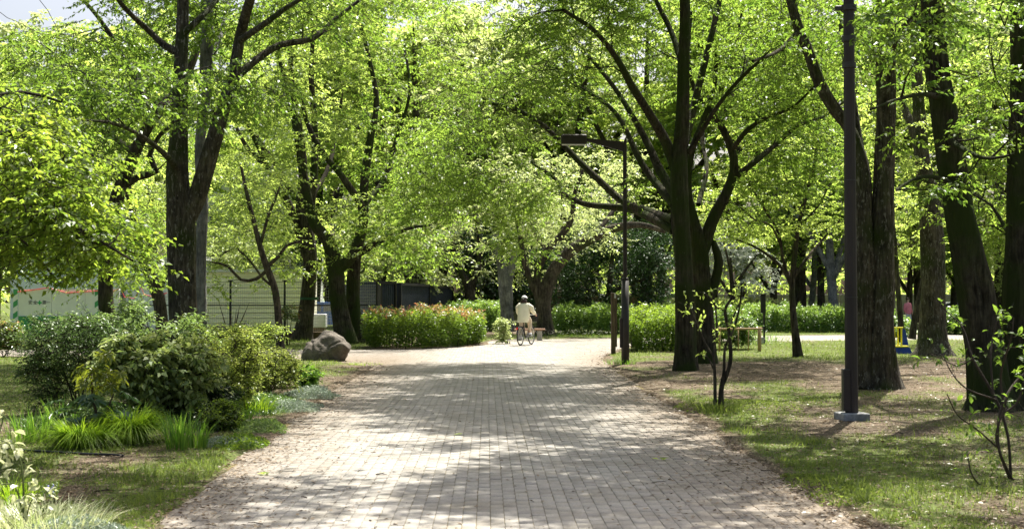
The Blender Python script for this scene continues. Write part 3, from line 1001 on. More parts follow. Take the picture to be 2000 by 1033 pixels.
rg = np.random.default_rng(5)
def scatter_turf(n, x0, x1, y0, y1, thr=0.05):
    y = y0 * (y1 / y0) ** rg.uniform(0, 1, n)            # more where it is near
    x = rg.uniform(-1, 1, n) * 0.43 * y
    ok = (x > x0) & (x < x1)
    x = x[ok]; y = y[ok]
    g = grass_amt(x, y) * (0.25 + 0.75 * (fbm(x * 6, y * 6, 41) > 0.45))
    keep = rg.uniform(0, 1, len(x)) < g
    x = x[keep]; y = y[keep]
    ok = edge_dist(x, y) > 0.03
    return x[ok], y[ok]


def clear_of(x, y, spots):
    k = np.ones(len(x), bool)
    for sx, sy, r in spots:
        k &= (x - sx) ** 2 + (y - sy) ** 2 > r * r
    return k


gx, gy = scatter_turf(420000, -26, 26, 8.3, 62)
gz = ground_z(gx, gy)
hh = 0.026 * (1 + 1.1 * np.clip(fbm(gx * 2.2, gy * 2.2, 61) - 0.5, 0, 1) * 4) * (1 + rg.exponential(0.35, len(gx))) * (1 + 0.5 * fbm(gx * 1.5, gy * 1.5, 55)) * (1 + np.clip((gy - 20) / 40, 0, 1) * 0.8)
V, q, t, mm_ = blades(np.stack([gx, gy, gz - 0.004], -1), hh, 0.006 + gy * 0.00022, rg.uniform(0.2, 1.1, len(gx)), rg)
link('grass', mesh_np('grass_mesh', V, t, M['grass'], np.repeat(np.clip(rg.normal(0.45, 0.25, len(gx)), 0, 1), mm_)), None, 'stuff')


def scatter_litter(n):
    y = 8.4 * (46 / 8.4) ** rg.uniform(0, 1, n)
    x = rg.uniform(-1, 1, n) * 0.42 * y
    e = path_dist(x, y)
    pr = np.where(e > 0, 0.55, np.exp(e / 0.35) * 1.0 + 0.012)
    pr = pr * (0.4 + 0.9 * fbm(x * 2.5, y * 2.5, 91))
    k = rg.uniform(0, 1, n) < pr
    return x[k], y[k]


lx, ly = scatter_litter(150000)
lz = np.maximum(ground_z(lx, ly), 0.004) + rg.uniform(0.002, 0.012, len(lx))
az = rg.uniform(0, 2 * PI, len(lx))
dr = np.stack([np.cos(az), np.sin(az), rg.normal(0, 0.15, len(lx))], -1)
no = np.stack([rg.normal(0, 0.25, len(lx)), rg.normal(0, 0.25, len(lx)), np.ones(len(lx))], -1)
sz = rg.uniform(0.012, 0.045, len(lx)) * (1 + ly * 0.02)
V, q = leaves_np(np.stack([lx, ly, lz], -1), dr, no, sz, sz * rg.uniform(0.25, 0.6, len(lx)), rg, 0.12)
link('leaf_litter', mesh_np('leaf_litter_mesh', V, q, M['litter'], np.repeat(rg.uniform(0, 1, len(lx)), 4)), None, 'stuff')
# twigs and bits of bark among the litter
tx, ty = scatter_litter(3500)
tz = np.maximum(ground_z(tx, ty), 0.004) + 0.006
tws_ = []
for a_, b_, c_ in zip(tx[:520], ty[:520], tz[:520]):
    an = rg.uniform(0, PI); l_ = rg.uniform(0.04, 0.20); k_ = rg.uniform(0.0018, 0.005)
    dx, dy = math.cos(an) * l_ / 2, math.sin(an) * l_ / 2
    tws_.append(tube_np(np.array([(a_ - dx, b_ - dy, c_, k_), (a_ + rg.normal(0, l_ * .07), b_ + rg.normal(0, l_ * .07), c_ + 0.006, k_), (a_ + dx, b_ + dy, c_, k_ * .5)]), 4))
V, q = join(tws_)
link('twig_litter', mesh_np('twig_litter_mesh', V, q, M['twig']), None, 'stuff')
# a few green leaves fallen on the paving
for px, py, lab in ((893, 850, 'small fresh green leaf lying on the middle of the paving'), (1290, 899, 'fresh green leaf lying near the right side of the paving'),
                    (518, 928, 'fresh green sprig lying on the left side of the sunny paving')):
    c = GP(px, py)
    k = 5
    pos = np.tile(np.array((0, 0, 0.008)), (k, 1)) + rg.normal(0, 0.012, (k, 3)) * np.array((1, 1, 0.2))
    a = rg.uniform(0, 2 * PI, k)
    V, q = leaves_np(pos, np.stack([np.cos(a), np.sin(a), np.full(k, 0.25)], -1), np.tile(np.array((0, 0, 1.0)), (k, 1)), np.full(k, 0.075), np.full(k, 0.035), rg, 0.2)
    o = link('fallen_leaf', mesh_np('fallen_leaf_mesh', V, q, M['leaf_bright'], np.full(len(V), 0.6)), None, None, (c[0], c[1], 0.004))
    tag(o, lab, 'leaf', 'green leaves fallen on the paving')

# ------------------------------------------------------------------ trees traced one by one
def xl(rows, d):
    return px_limb(rows, d)


def gbase(px, py):
    return GP(px, py)


# T1 the big forked zelkova on the left
r = np.random.default_rng(101)
d = 24.0
trunk = xl([(366, 752, 78), (364, 715, 70), (358, 620, 64), (355, 520, 62), (353, 430, 63), (347, 350, 48), (352, 240, 38), (354, 120, 30), (358, 0, 24), (362, -120, 18, -0.5)], d)
limbs = [trunk,
         xl([(360, 440, 40), (385, 385, 42), (408, 310, 39), (432, 225, 33), (455, 150, 27), (472, 60, 22), (500, -40, 18, -1), (520, -140, 13, -2)], d),
         xl([(352, 105, 18), (322, 90, 15), (290, 60, 12), (240, 12, 10, -1), (200, -50, 8, -2)], d),
         xl([(354, 70, 16), (392, 35, 12), (440, -20, 10, 1), (500, -100, 8, 2)], d),
         xl([(452, 160, 18), (500, 118, 16, .5), (548, 88, 14, 1), (610, 76, 12, 1.5), (655, 38, 9, 2), (716, -10, 6, 2.5)], d),
         xl([(468, 80, 15), (520, 45, 13, -1), (560, 15, 10, -1.5), (600, -10, 8, -2), (660, -70, 6, -3)], d),
         xl([(346, 330, 16), (320, 300, 12, -1), (270, 262, 9, -2.5), (215, 240, 7, -3.5), (160, 235, 5, -4.5)], d)]
pads = np.vstack([px_pads(r, [(90, 300, 120, 300, 20, 24, 62), (280, 480, 110, 205, 20.5, 23, 46), (380, 560, 150, 245, 22, 26, 34), (180, 420, -20, 110, 24.5, 28, 52),
                              (440, 720, -30, 80, 23, 28, 46), (0, 200, 60, 200, 22, 26, 24)]),
                  el_pads(r, [(-6.5, 27, 11, 5.0, 4, 2.5, 70), (-1.0, 27.5, 11, 4.0, 4, 2.5, 80), (0.0, 20, 9.2, 3.4, 3.5, 0.9, 115), (0.2, 15.5, 8.6, 2.4, 2.0, 0.7, 55), (-0.6, 24, 9.4, 2.4, 2.4, 0.7, 55)])])
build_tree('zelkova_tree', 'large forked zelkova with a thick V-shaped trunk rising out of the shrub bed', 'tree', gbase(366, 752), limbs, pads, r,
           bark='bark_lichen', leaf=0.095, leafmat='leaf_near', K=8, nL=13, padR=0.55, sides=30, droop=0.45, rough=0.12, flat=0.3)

# T1b slim trunk just behind
r = np.random.default_rng(102)
limbs = [xl([(396, 735, 30), (394, 640, 26), (391, 520, 24), (396, 400, 22), (390, 300, 20), (400, 190, 24), (404, 90, 28), (406, -20, 26), (410, -120, 20)], 26.5),
         xl([(404, 130, 14), (430, 70, 11, 1), (450, -20, 9, 2)], 26.5)]
pads = np.vstack([px_pads(r, [(330, 520, -40, 120, 26, 30, 34)]), el_pads(r, [(-6, 29, 12, 3.5, 3.5, 2.2, 60)])])
build_tree('zelkova_tree', 'slim dark trunk standing close behind the big forked tree', 'tree', gbase(396, 735), limbs, pads, r,
           bark='bark_grey', leaf=0.10, K=8, nL=12, sides=20, rough=0.08)

# T2 dark curving tree at the far left
r = np.random.default_rng(103)
limbs = [xl([(218, 715, 44), (212, 640, 36), (206, 570, 32), (212, 480, 34), (228, 390, 30), (262, 300, 26), (298, 232, 24), (345, 180, 20, 1), (380, 110, 16, 1.5), (400, 20, 12, 2)], 29.0),
         xl([(232, 372, 16), (268, 347, 14), (305, 335, 13), (292, 305, 11), (312, 265, 9), (350, 235, 7, -1)], 29.0),
         xl([(262, 300, 14), (215, 265, 11, 1), (165, 260, 8, 1.5), (120, 230, 6, 2)], 29.0),
         xl([(212, 480, 14), (170, 440, 11, -1), (120, 420, 8, -2), (70, 425, 6, -2)], 29.0),
         xl([(300, 228, 14), (270, 160, 12, 1), (230, 90, 10, 2), (180, 20, 8, 2), (120, -40, 6, 3)], 29.0)]
pads = np.vstack([px_pads(r, [(60, 300, 300, 520, 27, 32, 60), (60, 280, 60, 260, 28, 33, 46), (230, 420, 120, 300, 28, 33, 30), (0, 120, 150, 420, 28, 34, 46), (60, 330, 470, 560, 27, 31, 30)]),
                  el_pads(r, [(-10, 31, 10.5, 4.5, 4, 3, 40)])])
build_tree('zelkova_tree', 'dark curving tree with an S-bent branch left of the big forked tree', 'tree', gbase(218, 715), limbs, pads, r,
           leaf=0.10, K=8, nL=12, sides=20)

# T3 leaning trunk behind
r = np.random.default_rng(104)
limbs = [xl([(318, 660, 28), (316, 620, 26), (308, 575, 24), (290, 530, 22), (268, 480, 18), (262, 430, 15), (250, 360, 12), (262, 280, 9)], 43.0),
         xl([(308, 575, 12), (330, 520, 12), (350, 460, 10), (360, 400, 8)], 43.0),
         xl([(268, 480, 9), (230, 450, 7, 1), (190, 440, 5, 2)], 43.0)]
pads = px_pads(r, [(180, 420, 400, 560, 40, 47, 60), (200, 400, 250, 420, 40, 48, 60), (420, 560, 330, 480, 42, 48, 30)])
build_tree('cherry_tree', 'leaning dark tree in front of the grey building and red tape', 'tree', gbase(318, 660), limbs, pads, r, leaf=0.13, leafmat='leaf_bright', K=8, nL=12, padR=0.75)

# T4 straight trunk behind the boulder
r = np.random.default_rng(105)
limbs = [xl([(590, 666, 46), (597, 625, 36), (602, 570, 33), (606, 510, 31), (600, 450, 28), (588, 400, 22), (592, 330, 18), (586, 260, 14), (572, 180, 12), (566, 90, 9), (560, 10, 6)], 50.0),
         xl([(606, 520, 22), (572, 420, 18), (548, 370, 16), (520, 325, 13), (485, 292, 10), (462, 250, 7)], 50.0),
         xl([(548, 370, 10), (510, 300, 9), (480, 235, 8), (468, 215, 6)], 50.0),
         xl([(600, 450, 18), (612, 360, 16), (615, 260, 14), (608, 150, 11), (612, 60, 8)], 50.0),
         xl([(612, 380, 10), (640, 330, 9, 1), (660, 250, 7, 2), (672, 150, 6, 2)], 50.0)]
pads = np.vstack([px_pads(r, [(440, 640, 180, 330, 46, 54, 70), (430, 660, 20, 200, 46, 56, 100), (440, 660, 330, 500, 47, 54, 50), (540, 700, 420, 530, 46, 51, 32)]),
                  el_pads(r, [(-9, 50, 14, 5, 4, 2.5, 40)])])
build_tree('zelkova_tree', 'tree with a green band round its trunk directly behind the boulder', 'tree', gbase(590, 666), limbs, pads, r,
           bark='bark', leaf=0.14, leafmat='leaf_bright', K=8, nL=12, padR=0.8, sides=20)
band = MB()
c1 = P(604, 583, 50.0)
band.tube([c1 + np.array((0, 0, -0.05)), c1 + np.array((0, 0, 0.05))], 0.36, 20, caps=False)
o = band.build('trunk_band', surf('green_tape', (0.03, 0.075, 0.04), 0.8), None, True)
o.parent = bpy.data.objects[[q.name for q in COL.objects if q.get('label', '').startswith('tree with a green band')][0]]
o.location = tuple(-np.array(o.parent.location))

# T5 / T6 pair
r = np.random.default_rng(106)
limbs = [xl([(676, 672, 50), (668, 630, 40), (660, 580, 36), (655, 520, 36), (640, 470, 28), (612, 430, 22), (594, 350, 19), (582, 270, 16), (566, 190, 12), (545, 110, 9), (540, 20, 6)], 46.0),
         xl([(662, 525, 24), (690, 498, 22), (706, 455, 20), (708, 410, 18), (672, 350, 14), (632, 300, 12), (602, 245, 10), (585, 180, 7)], 46.0)]
pads = np.vstack([px_pads(r, [(520, 700, 160, 340, 43, 48, 60), (520, 700, 10, 170, 42, 49, 60), (640, 760, 380, 500, 43, 46, 26), (440, 600, 300, 420, 43, 47, 26)])])
build_tree('zelkova_tree', 'left trunk of the close pair behind the boulder, splitting into a tall V', 'tree', gbase(676, 672), limbs, pads, r,
           bark='bark_moss', leaf=0.13, leafmat='leaf_bright', K=8, nL=12, padR=0.75, sides=22)
r = np.random.default_rng(107)
limbs = [xl([(700, 674, 44), (692, 620, 32), (690, 560, 30), (694, 500, 27), (708, 440, 21), (712, 360, 18), (722, 280, 15), (735, 200, 12), (722, 120, 9), (705, 50, 7)], 47.0),
         xl([(694, 500, 16), (722, 482, 15), (752, 466, 10), (800, 446, 7), (840, 440, 5)], 47.0),
         xl([(712, 400, 12), (750, 350, 10, 1), (775, 270, 8, 2), (800, 180, 6, 2), (790, 90, 5, 3)], 47.0)]
pads = np.vstack([px_pads(r, [(660, 880, 120, 340, 44, 52, 90), (650, 880, -10, 130, 44, 52, 60), (680, 880, 330, 460, 44, 50, 50), (720, 860, 440, 520, 46, 52, 30)]),
                  el_pads(r, [(-4.5, 48, 13.5, 5, 4, 2.5, 60)])])
build_tree('zelkova_tree', 'right trunk of the close pair behind the boulder, with a long limb to the right', 'tree', gbase(700, 674), limbs, pads, r,
           bark='bark_moss', leaf=0.14, leafmat='leaf_zelkova', K=8, nL=12, padR=0.8, sides=22)

# T7 small bent tree
r = np.random.default_rng(108)
limbs = [xl([(549, 684, 16), (545, 640, 14), (541, 590, 14), (534, 555, 14), (522, 525, 14), (508, 480, 11), (495, 430, 9), (480, 370, 7), (470, 320, 5)], 40.5),
         xl([(522, 527, 8), (500, 545, 7), (470, 546, 6), (445, 520, 5), (415, 512, 4)], 40.5),
         xl([(520, 522, 9), (545, 500, 7), (560, 480, 6), (590, 470, 5)], 40.5),
         xl([(535, 560, 6), (515, 545, 5), (480, 500, 4), (455, 486, 4), (430, 500, 3)], 40.5),
         xl([(508, 480, 7), (525, 420, 6), (545, 370, 5)], 40.5)]
pads = px_pads(r, [(410, 560, 440, 560, 39, 42, 46), (430, 580, 330, 450, 39, 43, 44)])
build_tree('cherry_tree', 'small bent tree growing left of the boulder before the cream wall', 'tree', gbase(549, 684), limbs, pads, r,
           bark='bark', leaf=0.10, leafmat='leaf_bright', K=7, nL=10, padR=0.55, sides=14, flare=0.3)

# TA the tall straight tree right of the path
r = np.random.default_rng(110)
d = 28.0
limbs = [xl([(1338, 727, 56), (1338, 690, 48), (1337, 620, 43), (1334, 520, 40), (1329, 420, 39), (1326, 330, 37), (1332, 240, 30), (1335, 140, 26), (1338, 40, 22), (1334, -80, 19), (1330, -200, 14)], d),
         xl([(1325, 345, 26), (1302, 282, 22), (1265, 218, 18, -.5), (1232, 165, 16, -1), (1205, 115, 13, -1.5), (1160, 60, 10, -2), (1100, 20, 7, -3)], d),
         xl([(1322, 385, 22), (1290, 335, 18, .5), (1262, 275, 14, 1), (1228, 215, 11, 1.5), (1195, 165, 9, 2), (1150, 110, 7, 2.5)], d),
         xl([(1318, 400, 20), (1275, 350, 15, 1), (1248, 310, 13, 1.3), (1215, 240, 10, 2), (1180, 200, 8, 2.5), (1120, 165, 6, 3)], d),
         xl([(1318, 450, 20, 1), (1285, 432, 20, 2), (1240, 410, 18, 3.8), (1190, 404, 14, 4.4), (1140, 398, 12, 4.9), (1100, 378, 9, 5.4), (1085, 350, 7, 5.8), (1040, 320, 5, 6.2)], d),
         xl([(1316, 430, 18, 1), (1265, 412, 16, 3), (1215, 392, 15, 4.0), (1170, 352, 14, 4.3), (1128, 312, 13, 4.6), (1092, 275, 11, 4.8), (1062, 246, 10, 5), (1010, 215, 8, 5.3), (950, 200, 6, 5.6)], d),
         xl([(1336, 140, 14), (1312, 65, 12, 1), (1280, 0, 9, 1.5), (1250, -60, 7, 2)], d),
         xl([(1334, 290, 18), (1352, 220, 16, .6), (1372, 140, 14, 1), (1392, 60, 12, 1.4), (1410, -20, 10, 1.8), (1430, -120, 7, 2)], d),
         xl([(1345, 300, 12), (1400, 210, 9, -.5), (1450, 150, 8, -1), (1500, 110, 6, -1.5), (1560, 90, 4, -2)], d)]
pads = np.vstack([px_pads(r, [(860, 1090, 120, 400, 29, 35, 110), (1000, 1300, 30, 240, 25, 33, 92), (1040, 1260, 250, 400, 26, 32, 44), (970, 1060, 380, 500, 31, 33.5, 26),
                              (1230, 1420, -20, 130, 28, 34, 46), (1380, 1560, 30, 220, 27, 32, 44), (780, 960, 330, 420, 29, 33, 36), (1060, 1240, -30, 60, 24, 30, 40),
                              (790, 900, 230, 360, 28, 33, 34), (1240, 1330, 150, 300, 24, 26, 10)]),
                  el_pads(r, [(2.5, 27, 11.5, 5.5, 6, 3, 70), (1.5, 33.5, 10.5, 4.5, 5, 2.0, 150), (1.6, 24.5, 10, 3.8, 4, 0.9, 150)])])
build_tree('zelkova_tree', 'tall straight zelkova beside the path, its long limbs arching left over the paving', 'tree', gbase(1338, 727), limbs, pads, r,
           bark='bark_moss', leaf=0.09, leafmat='leaf_zelkova', K=8, nL=13, padR=0.6, sides=30, droop=0.4, rough=0.13, flat=0.25, flare=0.35)

# TB forked tree behind it
r = np.random.default_rng(111)
d = 31.0
limbs = [xl([(1380, 713, 50), (1378, 670, 42), (1374, 600, 38), (1370, 530, 38), (1366, 480, 38), (1352, 420, 22), (1343, 370, 17), (1350, 300, 15), (1372, 240, 12), (1395, 170, 10), (1400, 90, 8)], d),
         xl([(1372, 490, 32), (1392, 430, 27), (1420, 375, 21), (1434, 330, 18), (1428, 290, 16), (1405, 240, 14), (1378, 205, 12), (1360, 185, 9), (1345, 120, 8), (1350, 20, 6)], d),
         xl([(1438, 345, 13), (1475, 316, 12), (1520, 278, 10, 1), (1560, 245, 8, 1), (1612, 226, 6, 2), (1660, 190, 4, 2)], d),
         xl([(1430, 292, 11), (1462, 252, 10, -1), (1500, 228, 8, -1), (1545, 212, 6, -1), (1600, 160, 4, -2)], d),
         xl([(1364, 400, 11), (1380, 330, 9, 1), (1372, 270, 8, 2), (1385, 190, 7, 3), (1430, 110, 6, 3), (1450, 20, 5, 3)], d),
         xl([(1405, 240, 9), (1440, 170, 8, 2), (1470, 100, 7, 3), (1505, 80, 6, 3)], d),
         xl([(1382, 590, 24), (1398, 545, 20), (1404, 510, 18), (1397, 485, 15), (1393, 470, 9)], d)]
pads = np.vstack([px_pads(r, [(1440, 1640, 60, 260, 28, 35, 95), (1430, 1640, -30, 60, 28, 35, 46), (1440, 1640, 250, 360, 30, 35, 40), (1370, 1470, 340, 460, 29, 32, 18), (1340, 1450, 60, 200, 30, 36, 30)]),
                  el_pads(r, [(6, 32, 12.0, 5.0, 5, 2.6, 34)])])
build_tree('zelkova_tree', 'double-stemmed mossy tree behind the tall straight one, with a broken stub at its side', 'tree', gbase(1380, 713), limbs, pads, r,
           bark='bark_moss', leaf=0.105, leafmat='leaf_zelkova', K=9, nL=14, padR=0.65, sides=26, rough=0.13)

# TM young maple in the lit lawn
r = np.random.default_rng(112)
d = 34.6
limbs = [xl([(1558, 700, 20), (1554, 660, 16), (1549, 610, 13), (1547, 560, 12), (1552, 500, 11), (1560, 440, 9), (1574, 385, 8), (1588, 330, 7), (1597, 270, 5), (1600, 200, 3)], d),
         xl([(1548, 565, 8), (1532, 530, 7), (1505, 502, 6), (1470, 480, 5), (1425, 462, 4), (1405, 440, 3)], d),
         xl([(1548, 560, 7), (1530, 510, 6), (1522, 460, 6), (1500, 420, 5), (1470, 370, 4), (1452, 340, 3)], d),
         xl([(1525, 480, 5), (1505, 440, 4, -1), (1475, 430, 3, -1.5), (1440, 400, 3, -2)], d),
         xl([(1552, 540, 7), (1575, 505, 6), (1605, 470, 5, 1), (1640, 430, 4, 1)], d),
         xl([(1562, 440, 5), (1600, 400, 4, -1), (1620, 360, 3, -1)], d),
         xl([(1568, 400, 5), (1540, 360, 4, 1), (1520, 300, 3, 1)], d)]
pads = px_pads(r, [(1400, 1640, 330, 470, 32.5, 37, 72), (1430, 1640, 240, 340, 33, 36.5, 40), (1400, 1520, 420, 480, 33, 36, 16)])
build_tree('maple_tree', 'slender young maple with spreading branches standing in the sunlit lawn', 'tree', gbase(1558, 700), limbs, pads, r,
           leaf=0.085, leafmat='leaf_bright', K=8, nL=13, padR=0.55, sides=16, flare=0.35, droop=0.15, flat=0.15, aspect=0.6)

# TC twin trunk behind the near lamp post
r = np.random.default_rng(113)
d = 22.5
limbs = [xl([(1722, 762, 86), (1722, 735, 70), (1720, 650, 56), (1722, 540, 52), (1725, 430, 48), (1728, 330, 42), (1731, 220, 39), (1730, 120, 37), (1727, 10, 34), (1722, -120, 28), (1715, -260, 20)], d),
         xl([(1690, 758, 62), (1692, 735, 50), (1692, 640, 44), (1688, 540, 44), (1686, 440, 42), (1684, 340, 36), (1664, 262, 26), (1632, 215, 24), (1602, 165, 24), (1578, 100, 22), (1556, 45, 20), (1540, -20, 18), (1520, -110, 14)], d),
         xl([(1688, 345, 20), (1672, 250, 19, .4), (1660, 170, 18, .6), (1650, 90, 16, 1), (1640, 10, 14, 1.3), (1625, -90, 10, 2)], d),
         xl([(1730, 120, 16), (1760, 60, 12, -1), (1800, 20, 9, -2), (1850, -30, 6, -3)], d),
         xl([(1560, 60, 10), (1520, 100, 8, -1), (1470, 120, 6, -2)], d)]
pads = np.vstack([px_pads(r, [(1640, 1860, -20, 110, 19, 23, 60), (1480, 1660, -20, 100, 20, 25, 40), (1650, 1780, 250, 340, 19.8, 21.5, 12), (1600, 1720, 60, 160, 21, 24, 14)]),
                  el_pads(r, [(6.8, 21, 9.8, 4.5, 5, 2.0, 130), (1.8, 16.0, 8.8, 3.4, 3.6, 0.8, 145)])])
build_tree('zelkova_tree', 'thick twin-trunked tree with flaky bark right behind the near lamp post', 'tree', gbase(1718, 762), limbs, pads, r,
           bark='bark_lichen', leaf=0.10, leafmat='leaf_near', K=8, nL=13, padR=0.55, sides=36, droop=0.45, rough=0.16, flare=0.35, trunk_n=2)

# TD broad patched trunk further back
r = np.random.default_rng(114)
d = 36.0
limbs = [xl([(1822, 698, 86), (1822, 665, 62), (1822, 600, 54), (1823, 520, 52), (1820, 450, 50), (1812, 380, 42), (1802, 310, 32), (1796, 220, 26), (1790, 130, 22), (1785, 30, 18), (1780, -80, 12)], d),
         xl([(1828, 430, 30), (1838, 350, 22, .6), (1842, 260, 18, 1), (1838, 160, 14, 1.4), (1850, 60, 10, 2)], d),
         xl([(1805, 330, 22), (1782, 250, 18, .6), (1768, 215, 14, 1), (1760, 170, 10, 1.2), (1755, 90, 7, 1.5)], d)]
pads = np.vstack([px_pads(r, [(1700, 1900, 160, 330, 33, 39, 60), (1740, 1980, 40, 180, 33, 39, 46), (1740, 1880, 330, 420, 33, 35, 24)]),
                  el_pads(r, [(12, 36, 11.5, 4.0, 4, 2.4, 50)])])
build_tree('zelkova_tree', 'broad trunk with pale flaking patches further back, beside the yellow seat', 'tree', gbase(1822, 698), limbs, pads, r,
           bark='bark_lichen', leaf=0.12, leafmat='leaf_bright', K=8, nL=12, padR=0.7, sides=28, rough=0.1, flare=0.9)

# TE leaning mossy trunk and TF its upright neighbour
r = np.random.default_rng(115)
d = 18.0
limbs = [xl([(1938, 812, 120), (1934, 775, 96), (1924, 690, 80), (1912, 600, 74), (1893, 500, 68), (1874, 410, 62), (1858, 320, 58), (1845, 230, 54), (1832, 140, 50), (1822, 40, 48), (1812, -80, 42), (1800, -220, 32)], d),
         xl([(1850, 270, 16), (1895, 300, 10, -1), (1935, 310, 7, -1.5), (1985, 300, 5, -2)], d),
         xl([(1862, 360, 14), (1820, 345, 9, -.8), (1780, 352, 6, -1.4), (1750, 372, 4, -1.8)], d),
         xl([(1838, 190, 14), (1800, 185, 9, -1), (1750, 195, 6, -1.8), (1700, 215, 4, -2.4)], d)]
pads = np.vstack([px_pads(r, [(1720, 1880, 350, 385, 15.8, 17.4, 10), (1850, 1910, 300, 400, 16.5, 17.5, 5), (1680, 1860, 150, 240, 15.4, 17.2, 22), (1700, 2000, -30, 90, 13.5, 17, 52), (1880, 2010, 90, 330, 15, 19, 34), (1790, 1860, 330, 370, 16, 17.2, 4)]),
                  el_pads(r, [(6.0, 17, 7.8, 4.2, 4.8, 1.5, 110)])])
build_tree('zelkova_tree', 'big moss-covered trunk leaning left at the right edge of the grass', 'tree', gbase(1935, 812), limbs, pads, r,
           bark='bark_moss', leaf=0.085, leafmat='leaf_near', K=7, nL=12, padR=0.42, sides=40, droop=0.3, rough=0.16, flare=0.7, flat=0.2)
r = np.random.default_rng(116)
limbs = [xl([(1990, 815, 96), (1988, 775, 72), (1986, 690, 58), (1985, 560, 56), (1987, 430, 48), (1988, 300, 42), (1990, 180, 40), (1990, 60, 38), (1986, -80, 32)], 18.7),
         xl([(1986, 480, 14), (1960, 440, 8, .6), (1935, 400, 6, 1), (1900, 380, 4, 1.4)], 18.7)]
pads = np.vstack([px_pads(r, [(1890, 2010, 330, 470, 18, 21, 18), (1900, 2020, 100, 300, 17, 22, 26), (1960, 2060, 0, 200, 16, 22, 14)]),
                  el_pads(r, [(9.5, 19, 9, 3.8, 4, 2.4, 60)])])
build_tree('zelkova_tree', 'upright dark trunk cut by the right edge of the photo, beside the leaning one', 'tree', gbase(1990, 815), limbs, pads, r,
           bark='bark_moss', leaf=0.09, leafmat='leaf_zelkova', K=7, nL=12, padR=0.5, sides=36, rough=0.14, flare=0.6)

# thin dark trunks by the yellow seat
r = np.random.default_rng(117)
for rows, dd, lab in (([(1762, 668, 14), (1757, 600, 11), (1752, 540, 10), (1748, 470, 8), (1740, 400, 6)], 43.0, 'thin dark trunk standing just behind the yellow seat'),
                      ([(1781, 662, 15), (1787, 620, 12), (1797, 575, 11), (1806, 530, 9), (1812, 470, 7)], 44.0, 'thin dark trunk leaning right in front of the walker in pink')):
    l0 = xl(rows, dd)
    pads = px_pads(r, [(1730, 1830, 380, 500, dd - 1, dd + 2, 22)])
    build_tree('young_tree', lab, 'tree', gbase(rows[0][0], rows[0][1] + 10), [l0], pads, r, leaf=0.13, leafmat='leaf_bright', K=7, nL=10, padR=0.6, sides=12, flare=0.2)

# T8 far dark forked tree, T9 grey pollard, T10 big leaning tree
r = np.random.default_rng(120)
limbs = [xl([(922, 612, 26), (919, 585, 22), (915, 560, 20), (902, 535, 14), (890, 505, 10), (884, 470, 8), (870, 430, 6)], 72.0),
         xl([(918, 565, 16), (930, 535, 14), (938, 490, 12), (934, 450, 9), (925, 400, 7), (930, 350, 5)], 72.0),
         xl([(932, 520, 8), (900, 480, 7, 2), (860, 470, 5, 3), (810, 480, 4, 3)], 72.0)]
pads = px_pads(r, [(800, 960, 400, 560, 66, 78, 110), (780, 960, 300, 420, 66, 80, 60)])
build_tree('cherry_tree', 'dark forked cherry tree beyond the long hedge with red tips', 'tree', gbase(922, 614), limbs, pads, r, leaf=0.17, leafmat='leaf_pale', K=7, nL=11, padR=0.9, sides=14)
r = np.random.default_rng(121)
limbs = [xl([(992, 648, 34), (990, 610, 28), (988, 570, 31), (984, 535, 26), (977, 510, 17), (972, 480, 14), (968, 455, 12)], 58.0),
         xl([(990, 560, 18), (998, 525, 17), (1004, 498, 14), (1000, 470, 10)], 58.0)]
pads = px_pads(r, [(955, 1040, 420, 500, 55.5, 58, 16)])
build_tree('pollarded_tree', 'smooth pale grey forked trunk, cut back, left of the cyclist', 'tree', gbase(992, 648), limbs, pads, r, bark='bark_grey', leaf=0.13,
           leafmat='leaf_zelkova', K=7, nL=11, padR=0.6, sides=20, rough=0.06, droop=0.5)
r = np.random.default_rng(122)
limbs = [xl([(1064, 658, 42), (1063, 625, 33), (1063, 590, 31), (1070, 556, 31), (1086, 522, 28), (1112, 492, 26), (1150, 468, 21), (1200, 446, 17), (1250, 440, 13), (1300, 452, 9)], 56.0),
         xl([(1058, 610, 18), (1049, 570, 17), (1051, 530, 15), (1068, 490, 16), (1100, 455, 14), (1118, 420, 12), (1122, 380, 9), (1140, 330, 6)], 56.0),
         xl([(1054, 590, 13), (1036, 550, 12), (1022, 500, 11), (1014, 450, 10), (1000, 400, 8), (990, 340, 5)], 56.0),
         xl([(1150, 468, 12), (1185, 430, 10, 1), (1215, 380, 7, 2), (1230, 330, 5, 2)], 56.0),
         xl([(1068, 490, 10), (1040, 440, 8, 2), (1060, 380, 6, 3)], 56.0)]
pads = px_pads(r, [(1000, 1200, 400, 480, 52, 62, 80), (980, 1250, 300, 410, 52, 64, 90), (960, 1060, 380, 560, 55, 62, 36)])
build_tree('camphor_tree', 'massive dark leaning tree behind the bench and cyclist', 'tree', gbase(1062, 658), limbs, pads, r, bark='bark', leaf=0.15, leafmat='leaf_pale', K=7, nL=11,
           padR=0.85, sides=24, flare=0.5)

# T11 dark evergreens behind the far lamp
r = np.random.default_rng(123)
limbs = [xl([(1190, 640, 16), (1189, 590, 12), (1192, 540, 10), (1198, 490, 8), (1200, 450, 6)], 62.0),
         xl([(1190, 585, 9), (1160, 570, 7), (1130, 560, 5)], 62.0), xl([(1191, 570, 9), (1230, 555, 7), (1275, 540, 5)], 62.0)]
pads = px_pads(r, [(1095, 1315, 500, 590, 59.5, 65, 110), (1120, 1300, 430, 510, 60, 65, 90), (1100, 1180, 570, 605, 60, 63, 18)])
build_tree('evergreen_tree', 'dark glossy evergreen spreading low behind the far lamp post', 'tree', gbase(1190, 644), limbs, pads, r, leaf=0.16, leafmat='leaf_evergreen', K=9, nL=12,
           padR=0.75, sides=12, flat=0.6)
r = np.random.default_rng(124)
limbs = [xl([(955, 640, 20), (957, 590, 16), (960, 530, 13), (958, 470, 9)], 76.0)]
